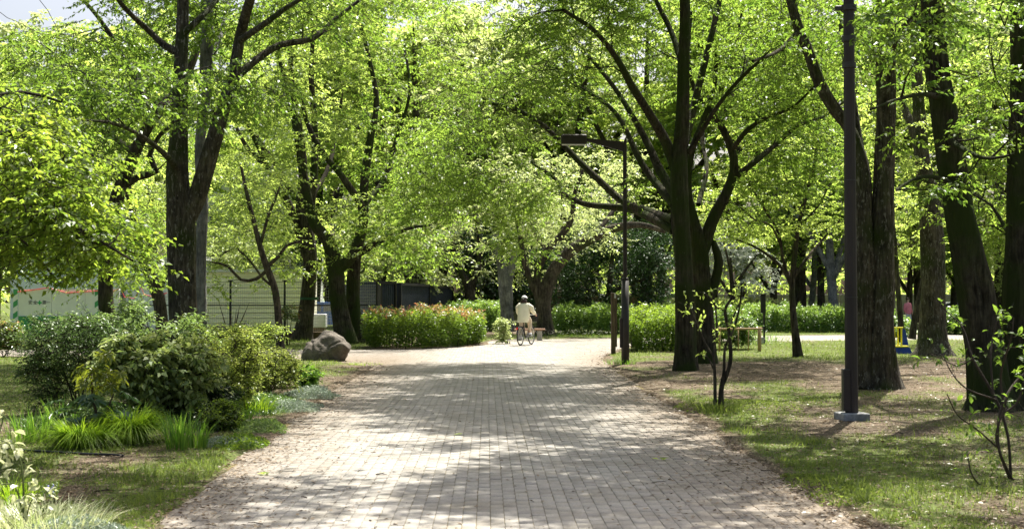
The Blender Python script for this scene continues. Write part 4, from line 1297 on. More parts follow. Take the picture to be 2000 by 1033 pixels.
pads = px_pads(r, [(900, 1030, 440, 590, 72, 79, 150), (1020, 1075, 470, 560, 72, 78, 40)])
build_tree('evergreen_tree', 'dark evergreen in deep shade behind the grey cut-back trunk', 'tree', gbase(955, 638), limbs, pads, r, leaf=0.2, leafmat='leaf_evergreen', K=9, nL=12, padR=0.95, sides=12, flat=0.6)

# near overhanging tree, its trunk outside the left edge
r = np.random.default_rng(125)
d = 13.0
limbs = [xl([(-520, 900, 150), (-515, 700, 110), (-500, 500, 95), (-470, 300, 80), (-430, 100, 60), (-400, -150, 45)], d),
         xl([(-480, 380, 45), (-330, 330, 32, -.5), (-180, 330, 24, -.8), (-60, 360, 16, -1), (60, 400, 10, -1.2), (160, 450, 7, -1.2), (260, 510, 4, -1)], d),
         xl([(-200, 330, 20), (-80, 280, 15, .5), (40, 260, 10, .9), (150, 290, 6, 1.2), (230, 330, 4, 1.4)], d),
         xl([(-90, 370, 14), (0, 450, 10, .4), (70, 500, 7, .7), (120, 560, 4, 1)], d),
         xl([(-430, 100, 40), (-280, 20, 26, 1), (-120, -40, 18, 2), (30, -60, 10, 3), (200, -90, 6, 4)], d),
         xl([(-150, 325, 14), (-60, 210, 10, 1), (40, 180, 7, 1.8), (120, 200, 5, 2.2)], d)]
pads = np.vstack([px_pads(r, [(-60, 120, 240, 400, 11.2, 14.2, 74), (-60, 160, 380, 480, 11.3, 13.6, 52), (110, 210, 310, 420, 12, 14, 16), (150, 255, 420, 490, 12, 13.4, 14), (90, 200, 480, 520, 12.4, 13.6, 8), (-80, 0, 470, 520, 11.5, 13, 10),
                              (-40, 120, 170, 280, 13, 16, 22), (215, 270, 490, 510, 12.2, 13, 2)]),
                  el_pads(r, [(-6.5, 13, 6.6, 3.6, 4.0, 1.4, 60), (-2.6, 16.5, 8.0, 2.4, 2.6, 0.8, 22)])])
build_tree('elm_tree', 'bright leafy tree reaching in from the left edge, in front of the site hoarding', 'tree', gbase(-520, 900), limbs, pads, r,
           leaf=0.072, leafmat='leaf_hang', K=8, nL=13, padR=0.34, sides=16, droop=0.35, flat=0.2, aspect=0.5)

# ------------------------------------------------------------------ background trees: a few grown shapes, copied
def grown(seed, h, cr, bark, leafmat, leaf, npad, forks=3):
    rr = np.random.default_rng(seed)
    fz = h * rr.uniform(0.22, 0.34)
    tr = 0.13 + h * 0.014
    lean = rr.normal(0, 0.25, 2)
    top = (lean[0] * 2, lean[1] * 2, h * 0.85)
    limbs = [[(0, 0, 0, tr * 1.15), (0.02, 0, 0.5, tr * 0.9), (lean[0] * 0.5, lean[1] * 0.5, fz, tr * 0.8), (lean[0], lean[1], h * 0.55, tr * 0.45), (*top, 0.03)]]
    for k in range(forks):
        a = 2 * PI * k / forks + rr.uniform(-0.5, 0.5)
        z0 = fz * rr.uniform(0.8, 1.4)
        e = cr * rr.uniform(0.6, 0.9)
        limbs.append([(lean[0] * 0.5, lean[1] * 0.5, z0, tr * 0.55), (math.cos(a) * e * 0.35, math.sin(a) * e * 0.35, z0 + h * 0.16, tr * 0.4),
                      (math.cos(a) * e * 0.7, math.sin(a) * e * 0.7, z0 + h * 0.30, tr * 0.25), (math.cos(a) * e, math.sin(a) * e, z0 + h * 0.42, 0.03)])
    els = [(0, 0, h * 0.62, cr * 0.9, cr * 0.9, h * 0.30, int(npad * 0.4))]
    for k in range(5):
        a = rr.uniform(0, 2 * PI); q = cr * rr.uniform(0.45, 0.75)
        els.append((math.cos(a) * q, math.sin(a) * q, h * rr.uniform(0.42, 0.8), cr * 0.5, cr * 0.5, h * 0.13, int(npad * 0.12)))
    pads = el_pads(rr, els)
    return build_tree('background_tree', '', 'tree', (0, 0, 0), limbs, pads, rr, bark=bark, leaf=leaf, leafmat=leafmat, K=7, nL=11, padR=0.85, sides=12, coarse_above=False, fine_twigs=False)


big = [grown(11, 21, 7.5, 'bark', 'leaf_bright', 0.32, 330, 4), grown(12, 19, 7.0, 'bark', 'leaf_pale', 0.32, 300, 4), grown(13, 23, 8.0, 'bark_moss', 'leaf_pale', 0.34, 330, 4)]
protos = [grown(1, 11, 4.2, 'bark', 'leaf_bright', 0.21, 130), grown(2, 9, 3.6, 'bark', 'leaf_pale', 0.20, 110), grown(3, 13, 4.8, 'bark_grey', 'leaf_zelkova', 0.23, 150),
          grown(4, 7, 3.0, 'bark', 'leaf_white', 0.17, 90), grown(5, 10, 3.8, 'bark_moss', 'leaf_bright', 0.21, 110)]


def copy_thing(root, label, loc, rz=0.0, sc=1.0, group=None, name=None):
    c = root.copy(); COL.objects.link(c)
    if name:
        c.name = name
    c.location = tuple(float(v) for v in loc); c.rotation_euler = (0, 0, rz); c.scale = (sc, sc, sc)
    c['label'] = label
    if group:
        c['group'] = group
    for ch in root.children:
        k = ch.copy(); COL.objects.link(k); k.parent = c
        for g in ch.children:
            q = g.copy(); COL.objects.link(q); q.parent = k
    return c


BG = [  # px of the trunk, distance, prototype, scale, label
    (1432, 66, 3, 0.8, 'white-leaved tree catching the sun behind the wooden rail'),
    (1510, 78, 1, 0.95, 'pale green tree beyond the low green hedge, behind the sign post'),
    (1582, 86, 2, 0.9, 'grey-trunked tree behind the young maple'),
    (1604, 74, 0, 0.9, 'bright tree behind the low hedge, right of the young maple'),
    (1630, 70, 2, 1.0, 'thick grey trunk behind the low hedge, left of the near lamp post'),
    (1700, 92, 0, 1.0, 'bright distant tree behind the thick twin trunk'),
    (1775, 88, 1, 1.0, 'pale distant tree behind the walker in pink'),
    (1862, 80, 4, 1.0, 'bright distant tree between the patched trunk and the leaning one'),
    (1947, 84, 1, 0.75, 'small pale tree seen in the gap between the two trunks at the right edge'),
    (1990, 70, 0, 1.1, 'bright tree beyond the path behind the right edge trunk'),
    (1290, 84, 0, 1.0, 'bright distant tree behind the child in white'),
    (1240, 96, 2, 1.1, 'tall distant tree above the dark evergreen'),
    (1395, 90, 1, 1.05, 'pale distant tree behind the double-stemmed mossy tree'),
    (1120, 94, 1, 1.1, 'pale tree far behind the bench'),
    (1040, 100, 0, 1.1, 'bright tree far behind the cyclist'),
    (865, 92, 0, 1.05, 'bright tree standing above the dark container row'),
    (800, 74, 0, 0.85, 'bright tree overhanging the dark containers'),
    (745, 68, 1, 0.8, 'pale feathery tree at the left end of the dark containers'),
    (640, 88, 1, 0.9, 'pale tree behind the parked blue car'),
    (560, 80, 2, 0.75, 'tree rising behind the flat roof of the cream shed'),
    (700, 96, 2, 1.0, 'tall distant tree behind the close pair of trunks'),
    (470, 66, 1, 0.7, 'pale tree behind the cream shed, seen beside the big forked trunk'),
    (250, 74, 0, 0.9, 'bright tree above the grey site building'),
    (120, 70, 4, 0.9, 'bright low tree above the white hoarding'),
    (-10, 66, 0, 0.95, 'bright tree left of the white hoarding'),
    (-60, 48, 4, 0.9, 'bright tree beyond the left edge lawn'),
    (1890, 76, 0, 0.85, 'bright leafy tree behind the leaning mossy trunk'),
    (950, 88, 4, 1.05, 'bright tree in the far background left of the cyclist')]
BIG = [(610, 82, 0, 1.22, 'tall bright tree far behind the boulder, filling the gap between the trunks'), (820, 80, 1, 1.22, 'tall pale green tree behind the dark containers'),
       (980, 96, 0, 1.28, 'tall bright tree behind the cyclist'), (1110, 88, 2, 1.22, 'tall tree behind the massive leaning one'), (1260, 86, 0, 1.22, 'tall bright tree standing behind the far lamp and evergreen'),
       (1450, 90, 1, 1.22, 'tall pale green tree behind the white-leaved one'), (1560, 78, 0, 1.16, 'tall bright tree rising behind the young maple'), (1690, 82, 1, 1.22, 'tall pale tree behind the near lamp post'),
       (1800, 88, 0, 1.22, 'tall bright tree behind the patched trunk'), (1960, 84, 1, 1.22, 'tall pale tree behind the right edge trunks'), (740, 100, 0, 1.34, 'tall bright tree beyond the white parked car'),
       (300, 98, 2, 1.10, 'tall tree rising behind the grey site building'), (150, 80, 0, 1.04, 'tall bright tree behind the green and white hoarding'), (-60, 88, 1, 1.22, 'tall pale tree at the far left edge')]
ub = set()
for i, (px, dd, k, sc, lab) in enumerate(BIG):
    x = P(px, 588, dd)[0]
    if k not in ub:
        ub.add(k)
        o = big[k]; o.location = (x, dd, 0); o.rotation_euler = (0, 0, i * 1.7); o.scale = (sc,) * 3
        o['label'] = lab; o['group'] = 'tall trees in the background'
    else:
        copy_thing(big[k], lab, (x, dd, 0), i * 1.7, sc, 'tall trees in the background', 'background_tree')
used = set()
for i, (px, dd, k, sc, lab) in enumerate(BG):
    x = P(px, 588, dd)[0]
    if k not in used:
        used.add(k)
        o = protos[k]; o.location = (x, dd, 0); o.rotation_euler = (0, 0, i * 1.3); o.scale = (sc,) * 3
        o['label'] = lab; o['group'] = 'trees in the background'
    else:
        copy_thing(protos[k], lab, (x, dd, 0), i * 1.3, sc, 'trees in the background', 'background_tree')
# woodland mass beyond everything
r = np.random.default_rng(300)
n = 1300
C = np.stack([r.uniform(-85, 85, n), r.uniform(108, 150, n), r.uniform(0.3, 1.0, n) ** 1.0 * r.uniform(3, 30, n)], -1)
# keep the gap of open sky above the building on the left
gap = (C[:, 0] / C[:, 1] * F + 1000)
C = C[~((gap > 400) & (gap < 560) & (C[:, 2] > 6)) & ~((gap < 110) & (C[:, 2] > 12))]
res = sprays(C, np.full(len(C), 1.6), np.zeros_like(C), 6, 7, 0.62, r, 0.3, 0.5)
link('distant_woodland', mesh_np('distant_woodland_mesh', res[1][0], res[1][1], M['leaf_bright'], res[1][2]), None, 'stuff')

# ------------------------------------------------------------------ shrubs, hedges and bed plants
def shrub(label, px, py, d, ells, n, leafmat, leaf, seed, aspect=0.45, R=0.16, K=7, nL=8, name='shrub', cat='shrub', group=None, stems=6, bark='bark', droop=0.1, flat=0.6,
          rise=True, sr=0.012):
    """ells in photograph pixels round the plant: (px, py, rx_px, ry_px, depth radius m, share)"""
    r = np.random.default_rng(seed)
    b = GP(px, py) if d is None else np.array((P(px, 588, d)[0], d, 0.0))
    d = b[1]
    b[2] = float(ground_z(np.array([b[0]]), np.array([b[1]]))[0]) - 0.01
    pads = []
    for e in ells:
        c = P(e[0], e[1], d + (e[6] if len(e) > 6 else 0))
        rx = e[2] * d / F; rz = e[3] * d / F
        pads.append(el_pads(r, [(c[0], c[1], c[2], rx, e[4], rz, max(2, int(n * e[5])))]))
    pads = np.vstack(pads)
    pads = pads[pads[:, 2] > 0.06]
    limbs = []
    zc = pads[:, 2].mean()
    for k in range(stems):
        t = pads[r.integers(0, len(pads))]
        s = b + np.array((r.normal(0, 0.05), r.normal(0, 0.05), 0))
        m = s * 0.5 + t * 0.5 + np.array((r.normal(0, 0.04), r.normal(0, 0.04), 0.0)); m[0] = s[0] * 0.6 + t[0] * 0.4
        limbs.append([(*s, sr), (*m, sr * 0.7), (*t, 0.004)])
    return build_tree(name, label, cat, b, limbs, pads, r, bark=bark, leaf=leaf, leafmat=leafmat, K=K, nL=nL, padR=R, sides=6, group=group, droop=droop,
                      flare=0, rough=0, flat=flat, aspect=aspect, coarse_above=False, part_trunk='stem', tmax=0.008, trunk_n=stems)


BED = 'shrubs in the bed left of the path'
shrub('dark fine-leaved shrub at the left end of the bed', 150, 790, 17.2, [(120, 670, 80, 70, 0.5, .5), (100, 740, 60, 60, .4, .3), (190, 650, 60, 50, .5, .2)], 230, 'leaf_fine', 0.05, 401, aspect=0.28, R=0.17, K=7, nL=9, group=BED)
shrub('tall grey-green glossy shrub in the middle of the bed', 300, 770, 18.6, [(300, 645, 130, 60, 0.8, .6), (200, 640, 80, 50, .6, .2), (390, 640, 70, 45, .6, .2)], 380, 'leaf_silver', 0.065, 402, aspect=0.36, R=0.17, group=BED)
shrub('broad-leaved shrub with cream-edged leaves behind the lime grass mounds', 330, 800, 16.0, [(330, 730, 95, 70, 0.5, .7), (270, 700, 70, 50, .4, .3)], 190, 'leaf_variegated', 0.085, 403, aspect=0.58, R=0.16, K=6, nL=7, droop=0.35, group=BED)
shrub('round shrub of tiny yellow-tipped leaves in the bed', 420, 790, 17.6, [(430, 700, 80, 65, 0.6, .7), (445, 760, 55, 45, .5, .3)], 330, 'leaf_gold', 0.04, 404, aspect=0.5, R=0.13, K=8, nL=9, group=BED)
shrub('spreading bright green shrub with layered sprays pointing at the boulder', 450, 740, 22.0, [(440, 650, 85, 50, .7, .6), (400, 620, 60, 34, .6, .2), (500, 640, 45, 18, .4, .2)], 290, 'leaf_bright', 0.05, 405, aspect=0.4, R=0.2, flat=0.15, K=8, nL=10, group=BED)
shrub('feathery golden-brown shrub near the path end of the bed', 525, 780, 20.3, [(530, 725, 55, 42, .45, .8), (480, 715, 30, 25, .4, .2)], 170, 'leaf_gold', 0.045, 406, aspect=0.25, R=0.14, K=8, nL=10, group=BED)
shrub('young pale shrub with upright shoots at the foot of the big forked tree', 385, 700, 22.8, [(390, 640, 35, 45, .4, .6), (410, 610, 20, 30, .3, .4)], 70, 'leaf_pale', 0.05, 407, aspect=0.4, R=0.14, group=BED)
shrub('low green leafy plant beside the grey groundcover at the bed tip', 595, 762, 23.0, [(597, 737, 22, 20, .25, 1)], 36, 'blade_green', 0.10, 408, aspect=0.4, R=0.12, K=6, nL=6, group=BED, name='bedding_plant', cat='plant')
shrub('small bright green shrub by the path side of the bed', 432, 845, 15.2, [(432, 812, 38, 26, .3, 1)], 110, 'leaf_hedge', 0.035, 409, aspect=0.45, R=0.10, K=7, nL=9, group=BED)
shrub('dark low shrub under the golden leaved one', 400, 800, 16.6, [(400, 778, 60, 30, .35, 1)], 120, 'leaf_evergreen', 0.05, 410, aspect=0.45, R=0.12, group=BED)
shrub('red-tipped round bush in front of the wire fence', 452, 668, 37.5, [(455, 590, 48, 28, .6, .9), (440, 612, 30, 15, .5, .1)], 190, 'leaf_red', 0.075, 411, aspect=0.4, R=0.18, group='red-tipped bushes by the fence', sr=0.03)
shrub('small red-tipped bush on a thin stem right of the fence post', 562, 672, 44.0, [(567, 612, 20, 22, .4, 1)], 70, 'leaf_red', 0.08, 412, aspect=0.4, R=0.18, group='red-tipped bushes by the fence', stems=3, sr=0.02)
shrub('pale bush with reddish young leaves at the left edge lawn', 8, 690, 35.0, [(5, 655, 34, 28, .6, 1)], 120, 'leaf_red', 0.08, 413, R=0.2, stems=6)
shrub('thin young bush beside the bench, left of the cyclist', 992, 672, 46.8, [(994, 640, 22, 20, .35, .7), (985, 655, 14, 12, .3, .3)], 70, 'leaf_pale', 0.085, 414, R=0.18, K=6, nL=7, stems=7)
shrub('loose green bush behind the wooden rail', 1420, 690, 40.0, [(1430, 640, 45, 38, .7, 1)], 150, 'leaf_hedge_soft', 0.08, 415, R=0.22)
shrub('small pink azalea bush left of the forked cherry tree', 892, 606, 84.0, [(892, 588, 10, 10, .5, 1)], 30, 'leaf_red', 0.14, 416, R=0.3)
for k, (px, py, d, rx, ry, lab) in enumerate([(820, 604, 78, 90, 22, 'bright low shrubbery in front of the forked cherry tree'), (915, 612, 66, 50, 22, 'bright rounded shrub right of the forked cherry tree'),
                                              (1190, 612, 72, 70, 14, 'bright shrub behind the long right hand hedge'), (1380, 606, 80, 60, 16, 'sunlit shrub far behind the mossy trunks'),
                                              (1880, 625, 60, 40, 20, 'clipped bush behind the leaning mossy trunk'), (1560, 606, 92, 80, 14, 'sunlit shrub under the grey trunks'),
                                              (1735, 640, 56, 30, 26, 'bush behind the thin dark trunks'), (1960, 640, 60, 40, 26, 'sunlit bush beyond the path at the right edge'), (1120, 612, 86, 60, 12, 'shrub in front of the brown wall')]):
    shrub(lab, px, py + ry, d, [(px, py, rx, ry, 1.0, 1)], 150, 'leaf_hedge_soft' if k != 7 else 'leaf_hedge', 0.16, 430 + k, R=0.4, K=6, nL=8, group='shrubs in the background')


def hedge(label, outline, h, leafmat, leaf, dens, seed, tipmat=None, tip_n=0, stems=26):
    """outline: ground polygon of the clipped block; leaves fill a thick rind, stems stand inside"""
    r = np.random.default_rng(seed)
    poly = np.asarray(outline, float)
    cx, cy = poly.mean(0)
    root = thing('hedge', label, 'hedge', (cx, cy, 0))
    lo, hi = poly.min(0), poly.max(0)
    area = (hi - lo).prod()
    n = int(dens * (area + 2 * (hi - lo).sum() * h) * 0.7)
    x = r.uniform(lo[0] - .3, hi[0] + .3, n * 3); y = r.uniform(lo[1] - .3, hi[1] + .3, n * 3); z = r.uniform(0.05, h * 1.18, n * 3)
    bulge = (fbm(x * 1.6 + z, y * 1.6 + z * 1.3, seed) - 0.5) * 0.62 + (fbm(x * 6, y * 6 + z * 5, seed + 3) - 0.5) * 0.2
    pd = path_dist(x, y, poly) - bulge * 0.8 + np.clip((0.35 - z) / 0.35, 0, 1) * 0.22
    top = h + (fbm(x * 1.5, y * 1.5, seed + 9) - 0.5) * 0.6 * min(1, h)
    depth = np.maximum(pd, (z - top))
    depth2 = np.where((pd < 0) & (z < top), -np.minimum(-pd, top - z), depth)
    ok = (depth2 < 0.0) & ((depth2 > -0.32) | (r.uniform(0, 1, len(x)) < 0.12))
    idx = np.where(ok)[0][:n]
    x, y, z = x[idx] - cx, y[idx] - cy, z[idx]
    m = len(x)
    dr = np.stack([r.normal(0, 1, m), r.normal(0, 1, m), r.normal(0.5, 0.7, m)], -1)
    no = np.stack([r.normal(0, .7, m), r.normal(0, .7, m), np.ones(m)], -1)
    L_ = leaf * r.uniform(0.6, 1.3, m)
    V, Q = leaves_np(np.stack([x, y, z], -1), dr, no, L_, L_ * 0.5, r)
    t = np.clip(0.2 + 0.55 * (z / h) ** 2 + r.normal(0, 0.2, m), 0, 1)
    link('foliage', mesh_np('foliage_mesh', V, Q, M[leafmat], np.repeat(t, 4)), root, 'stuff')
    # shoots sticking out of the top
    ns = int(area * 26)
    sx = r.uniform(lo[0], hi[0], ns); sy = r.uniform(lo[1], hi[1], ns)
    k = path_dist(sx, sy, poly) < -0.02
    sx, sy = sx[k] - cx, sy[k] - cy
    C = np.stack([sx, sy, h + (fbm((sx + cx) * 1.5, (sy + cy) * 1.5, seed + 9) - 0.5) * 0.6 + r.uniform(-0.14, 0.08, len(sx))], -1)
    res = sprays(C, np.full(len(C), 0.13), np.tile(np.array((0, 0, 1.4)), (len(C), 1)), 3, 6, leaf * 1.05, r, -0.3, 0.5)
    link('shoots', mesh_np('shoots_mesh', res[1][0], res[1][1], M[tipmat or leafmat], np.clip(res[1][2] + .2, 0, 1)), root, 'stuff')
    tw = []
    for i in range(stems):
        for _ in range(20):
            a, b_ = r.uniform(lo[0], hi[0]), r.uniform(lo[1], hi[1])
            if path_dist(np.array([a]), np.array([b_]), poly)[0] < -0.12:
                break
        a -= cx; b_ -= cy
        tw.append(tube_np(np.array([(a, b_, -0.02, 0.02), (a + r.normal(0, .08), b_ + r.normal(0, .08), h * 0.5, 0.012), (a + r.normal(0, .2), b_ + r.normal(0, .2), h * 0.95, 0.005)]), 5))
    V, Q = join(tw)
    link('stems', mesh_np('stems_mesh', V, Q, M['bark']), root, 'stuff')
    return root


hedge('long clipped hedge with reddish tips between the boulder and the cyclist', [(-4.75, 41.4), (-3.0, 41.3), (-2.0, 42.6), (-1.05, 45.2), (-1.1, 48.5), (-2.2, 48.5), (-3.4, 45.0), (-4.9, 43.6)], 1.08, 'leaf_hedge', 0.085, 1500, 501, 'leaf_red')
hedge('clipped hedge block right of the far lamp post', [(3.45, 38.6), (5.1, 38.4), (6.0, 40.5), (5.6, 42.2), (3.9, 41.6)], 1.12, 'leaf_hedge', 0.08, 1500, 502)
hedge('low spreading hedge beyond the bend, right of the bench', [(1.95, 58.0), (4.4, 57.6), (8.2, 60.2), (8.2, 63), (2.1, 61)], 1.15, 'leaf_hedge_soft', 0.10, 800, 503)
hedge('long soft low hedge along the far side of the crossing path', [(10.0, 60.8), (16.9, 61.6), (16.9, 64.0), (9.8, 63.2)], 1.12, 'leaf_hedge_soft', 0.11, 800, 504)
hedge('sunlit far hedge behind the forked mossy tree', [(8.5, 66), (14, 67), (14, 69), (8.5, 68)], 1.35, 'leaf_pale', 0.13, 450, 505, stems=14)
hedge('dark bushy hedge under the leaning camphor tree', [(-2.6, 64), (-0.6, 62.8), (-0.6, 66), (-2.6, 67)], 1.3, 'leaf_hedge_soft', 0.12, 600, 506, stems=12)


# ---- bladed plants
def tuft(label, px, py, n, length, width, mat, seed, lean=(0.5, 1.3), spread=0.12, name='ornamental_grass', cat='grass clump', group=None, segs=5, curl=0.6, lobes=None, part='blades', fall=0.45):
    r = np.random.default_rng(seed)
    b = GP(px, py); b[2] = float(ground_z(b[0:1], b[1:2])[0])
    root = thing(name, label, cat, b, group)
    az = r.uniform(0, 2 * PI, n)
    rad = spread * np.sqrt(r.uniform(0, 1, n))
    pos = np.stack([np.cos(az) * rad, np.sin(az) * rad, np.zeros(n)], -1)
    a2 = az + r.normal(0, 0.5, n)
    V, q, t, m = blades(pos, length * r.uniform(0.6, 1.1, n), width * r.uniform(0.7, 1.2, n), r.uniform(lean[0], lean[1], n), r, segs, a2, curl, fall)
    V[:, 2] = np.maximum(V[:, 2], 0.004)
    link(part, mesh_np(part + '_mesh', V, [q, t], M[mat], np.repeat(r.uniform(0, 1, n), m)), root, 'stuff')
    return root


tuft('large lime-green arching grass mound at the front of the bed', 255, 872, 1500, 0.60, 0.015, 'blade_lime', 601, (0.35, 1.2), 0.16, fall=0.85, group='lime grass mounds', segs=6)
tuft('smaller lime-green arching grass mound left of the large one', 160, 880, 1100, 0.50, 0.014, 'blade_lime', 602, (0.4, 1.25), 0.20, fall=0.85, group='lime grass mounds', segs=6)
LV = 'upright bladed plants in the bed'
tuft('sword-leaved clump right of the lime grass mounds', 350, 884, 70, 0.48, 0.020, 'blade_green', 603, (0.1, 0.6), 0.14, 'iris_plant', 'iris', LV)
tuft('second sword-leaved clump, nearer the path than the first', 385, 880, 42, 0.40, 0.018, 'blade_green', 604, (0.1, 0.7), 0.12, 'iris_plant', 'iris', LV)
tuft('dark sword-leaved clump at the left end of the lime mounds', 62, 872, 90, 0.42, 0.016, 'blade_green', 605, (0.1, 0.7), 0.25, 'iris_plant', 'iris', LV)
tuft('narrow upright clump between the left end clump and the fatsia', 118, 846, 60, 0.45, 0.016, 'blade_green', 606, (0.1, 0.5), 0.2, 'iris_plant', 'iris', LV)
tuft('bright strappy clump at the foot of the golden shrub', 500, 812, 110, 0.36, 0.018, 'blade_lime', 607, (0.3, 1.0), 0.22, 'daylily_plant', 'daylily', LV)
tuft('bright strappy clump left of the foot of the golden shrub', 462, 826, 70, 0.34, 0.018, 'blade_green', 608, (0.3, 1.0), 0.2, 'daylily_plant', 'daylily', LV)
tuft('long grass round the foot of the small leaning sapling', 1404, 808, 260, 0.22, 0.007, 'grass', 609, (0.2, 1.0), 0.35, 'grass_tuft', 'grass clump', 'tufts in the turf')
tuft('grass tuft at the foot of the far lamp post', 1213, 714, 140, 0.22, 0.010, 'blade_green', 610, (0.2, 1.0), 0.4, 'grass_tuft', 'grass clump', 'tufts in the turf')
tuft('strappy tuft in the lawn in front of the black sign post', 1500, 668, 130, 0.42, 0.02, 'blade_green', 611, (0.2, 1.0), 0.9, 'grass_tuft', 'grass clump', 'tufts in the turf')
tuft('sunlit tuft right of the boulder', 700, 712, 220, 0.16, 0.010, 'blade_lime', 612, (0.2, 1.1), 0.6, 'grass_tuft', 'grass clump', 'tufts in the turf')
tuft('bright long grass filling the bottom left corner', 70, 1040, 900, 0.22, 0.007, 'cream_leaf', 613, (0.3, 1.3), 0.48, 'grass_tuft', 'grass clump', 'tufts in the turf')
tuft('green grass tuft behind the bluebells', 20, 985, 400, 0.26, 0.007, 'blade_lime', 614, (0.3, 1.1), 0.35, 'grass_tuft', 'grass clump', 'tufts in the turf')


def cover(label, px, py, rx, ry, n, mat, leaf, seed, hgt=0.10, group=None):
    """cushion of silvery groundcover"""
    r = np.random.default_rng(seed)
    b = GP(px, py)
    root = thing('groundcover_plant', label, 'groundcover', (b[0], b[1], 0), group)
    a = r.uniform(0, 2 * PI, n); q = np.sqrt(r.uniform(0, 1, n))
    x = np.cos(a) * q * rx; y = np.sin(a) * q * ry
    z = ground_z(x + b[0], y + b[1]) + hgt * (1 - q ** 2) * r.uniform(0.2, 1, n) * (0.5 + fbm(x * 5 + seed, y * 5, seed))
    dr = np.stack([r.normal(0, 1, n), r.normal(0, 1, n), r.uniform(0.1, 1.5, n)], -1)
    no = np.stack([r.normal(0, .7, n), r.normal(0, .7, n), np.ones(n)], -1)
    s = leaf * r.uniform(0.6, 1.3, n)
    V, Q = leaves_np(np.stack([x, y, z], -1), dr, no, s, s * 0.35, r)
    link('leaves', mesh_np('leaves_mesh', V, Q, M[mat], np.repeat(r.uniform(0, 1, n), 4)), root, 'stuff')


GC = 'silvery groundcover along the bed edge'
cover('silvery groundcover cushion at the far tip of the bed', 615, 775, 0.55, 0.8, 6500, 'silver_cover', 0.035, 701, 0.15, GC)
cover('pale silvery groundcover in full sun below the golden shrub', 560, 800, 0.65, 0.8, 6500, 'silver_cover', 0.032, 702, 0.10, GC)
cover('grey-green groundcover between the daylilies and the path', 520, 838, 0.5, 0.7, 5000, 'leaf_silver', 0.035, 703, 0.08, GC)
cover('silvery patch right of the sword-leaved clumps', 450, 872, 0.35, 0.4, 3500, 'silver_cover', 0.026, 704, 0.08, GC)
cover('green leafy patch nearest the path below the silvery patch', 470, 872, 0.3, 0.5, 1800, 'leaf_hedge', 0.045, 705, 0.09, GC)
cover('white-dusted groundcover at the bottom left corner', 130, 1046, 0.40, 0.3, 4500, 'silver_cover', 0.026, 706, 0.10, GC)
cover('low leaves under the shrub bed', 260, 830, 1.4, 1.6, 7000, 'leaf_fine', 0.06, 707, 0.18, GC)
cover('dark low leaves under the golden shrubs', 420, 800, 1.2, 2.2, 8000, 'leaf_fine', 0.06, 708, 0.20, GC)
cover('clover-like green patch in front of the sapling', 1440, 800, 0.9, 1.4, 2600, 'grass', 0.035, 709, 0.05, 'green patches in the turf')
cover('green weedy patch beside the path, nearest the lower right', 1590, 960, 0.5, 0.9, 2200, 'grass', 0.035, 710, 0.05, 'green patches in the turf')


# ---- white flowers under the far hedge, bluebells in the corner
def flowers(label, px, py, rx, ry, n, hgt, mat, seed, name='flower_patch', size=0.05):
    r = np.random.default_rng(seed)
    b = GP(px, py)
    root = thing(name, label, 'flowers', (b[0], b[1], 0))
    x = r.uniform(-rx, rx, n); y = r.uniform(-ry, ry, n); h = hgt * r.uniform(0.5, 1.1, n)
    V, q, t, m = blades(np.stack([x, y, np.zeros(n)], -1).repeat(3, 0), np.repeat(h, 3), np.full(n * 3, 0.012), r.uniform(0, 0.8, n * 3), r)
    link('leaves', mesh_np('leaves_mesh', V, t, M['blade_green'], np.full(len(V), 0.4)), root, 'stuff')
    k = 5
    a = np.tile(np.arange(k) * 2 * PI / k, n)
    pos = np.repeat(np.stack([x, y, h], -1), k, 0)
    V, Q = leaves_np(pos, np.stack([np.cos(a), np.sin(a), np.full(n * k, 0.3)], -1), np.tile(np.array((0, 0, 1.0)), (n * k, 1)), np.full(n * k, size), np.full(n * k, size * .6), r)
    link('petals', mesh_np('petals_mesh', V, Q, mat, np.full(len(V), 0.8)), root, 'stuff')


M['petal_white'] = surf('petal_white', (0.78, 0.78, 0.74), 0.6)
M['petal_blue'] = surf('petal_blue', (0.36, 0.36, 0.78), 0.6)
M['petal_pink'] = surf('petal_pink', (0.75, 0.16, 0.36), 0.6)
flowers('white flowers growing along the foot of the low far hedge', 1120, 659, 1.7, 0.8, 120, 0.28, M['petal_white'], 801)
flowers('white daisies in the long grass by the black sign post', 1520, 675, 1.0, 1.2, 36, 0.22, M['petal_white'], 802)
flowers('pink azalea flowers showing behind the container row', 893, 620, 0.5, 0.4, 26, 0.9, M['petal_pink'], 803, size=0.13)
flowers('pink azalea flowers behind the child in white', 1258, 612, 0.5, 0.4, 30, 1.2, M['petal_pink'], 804, size=0.14)
flowers('pink azalea flowers in the gap at the right edge', 1950, 615, 1.0, 0.4, 24, 1.2, M['petal_pink'], 805, size=0.15)

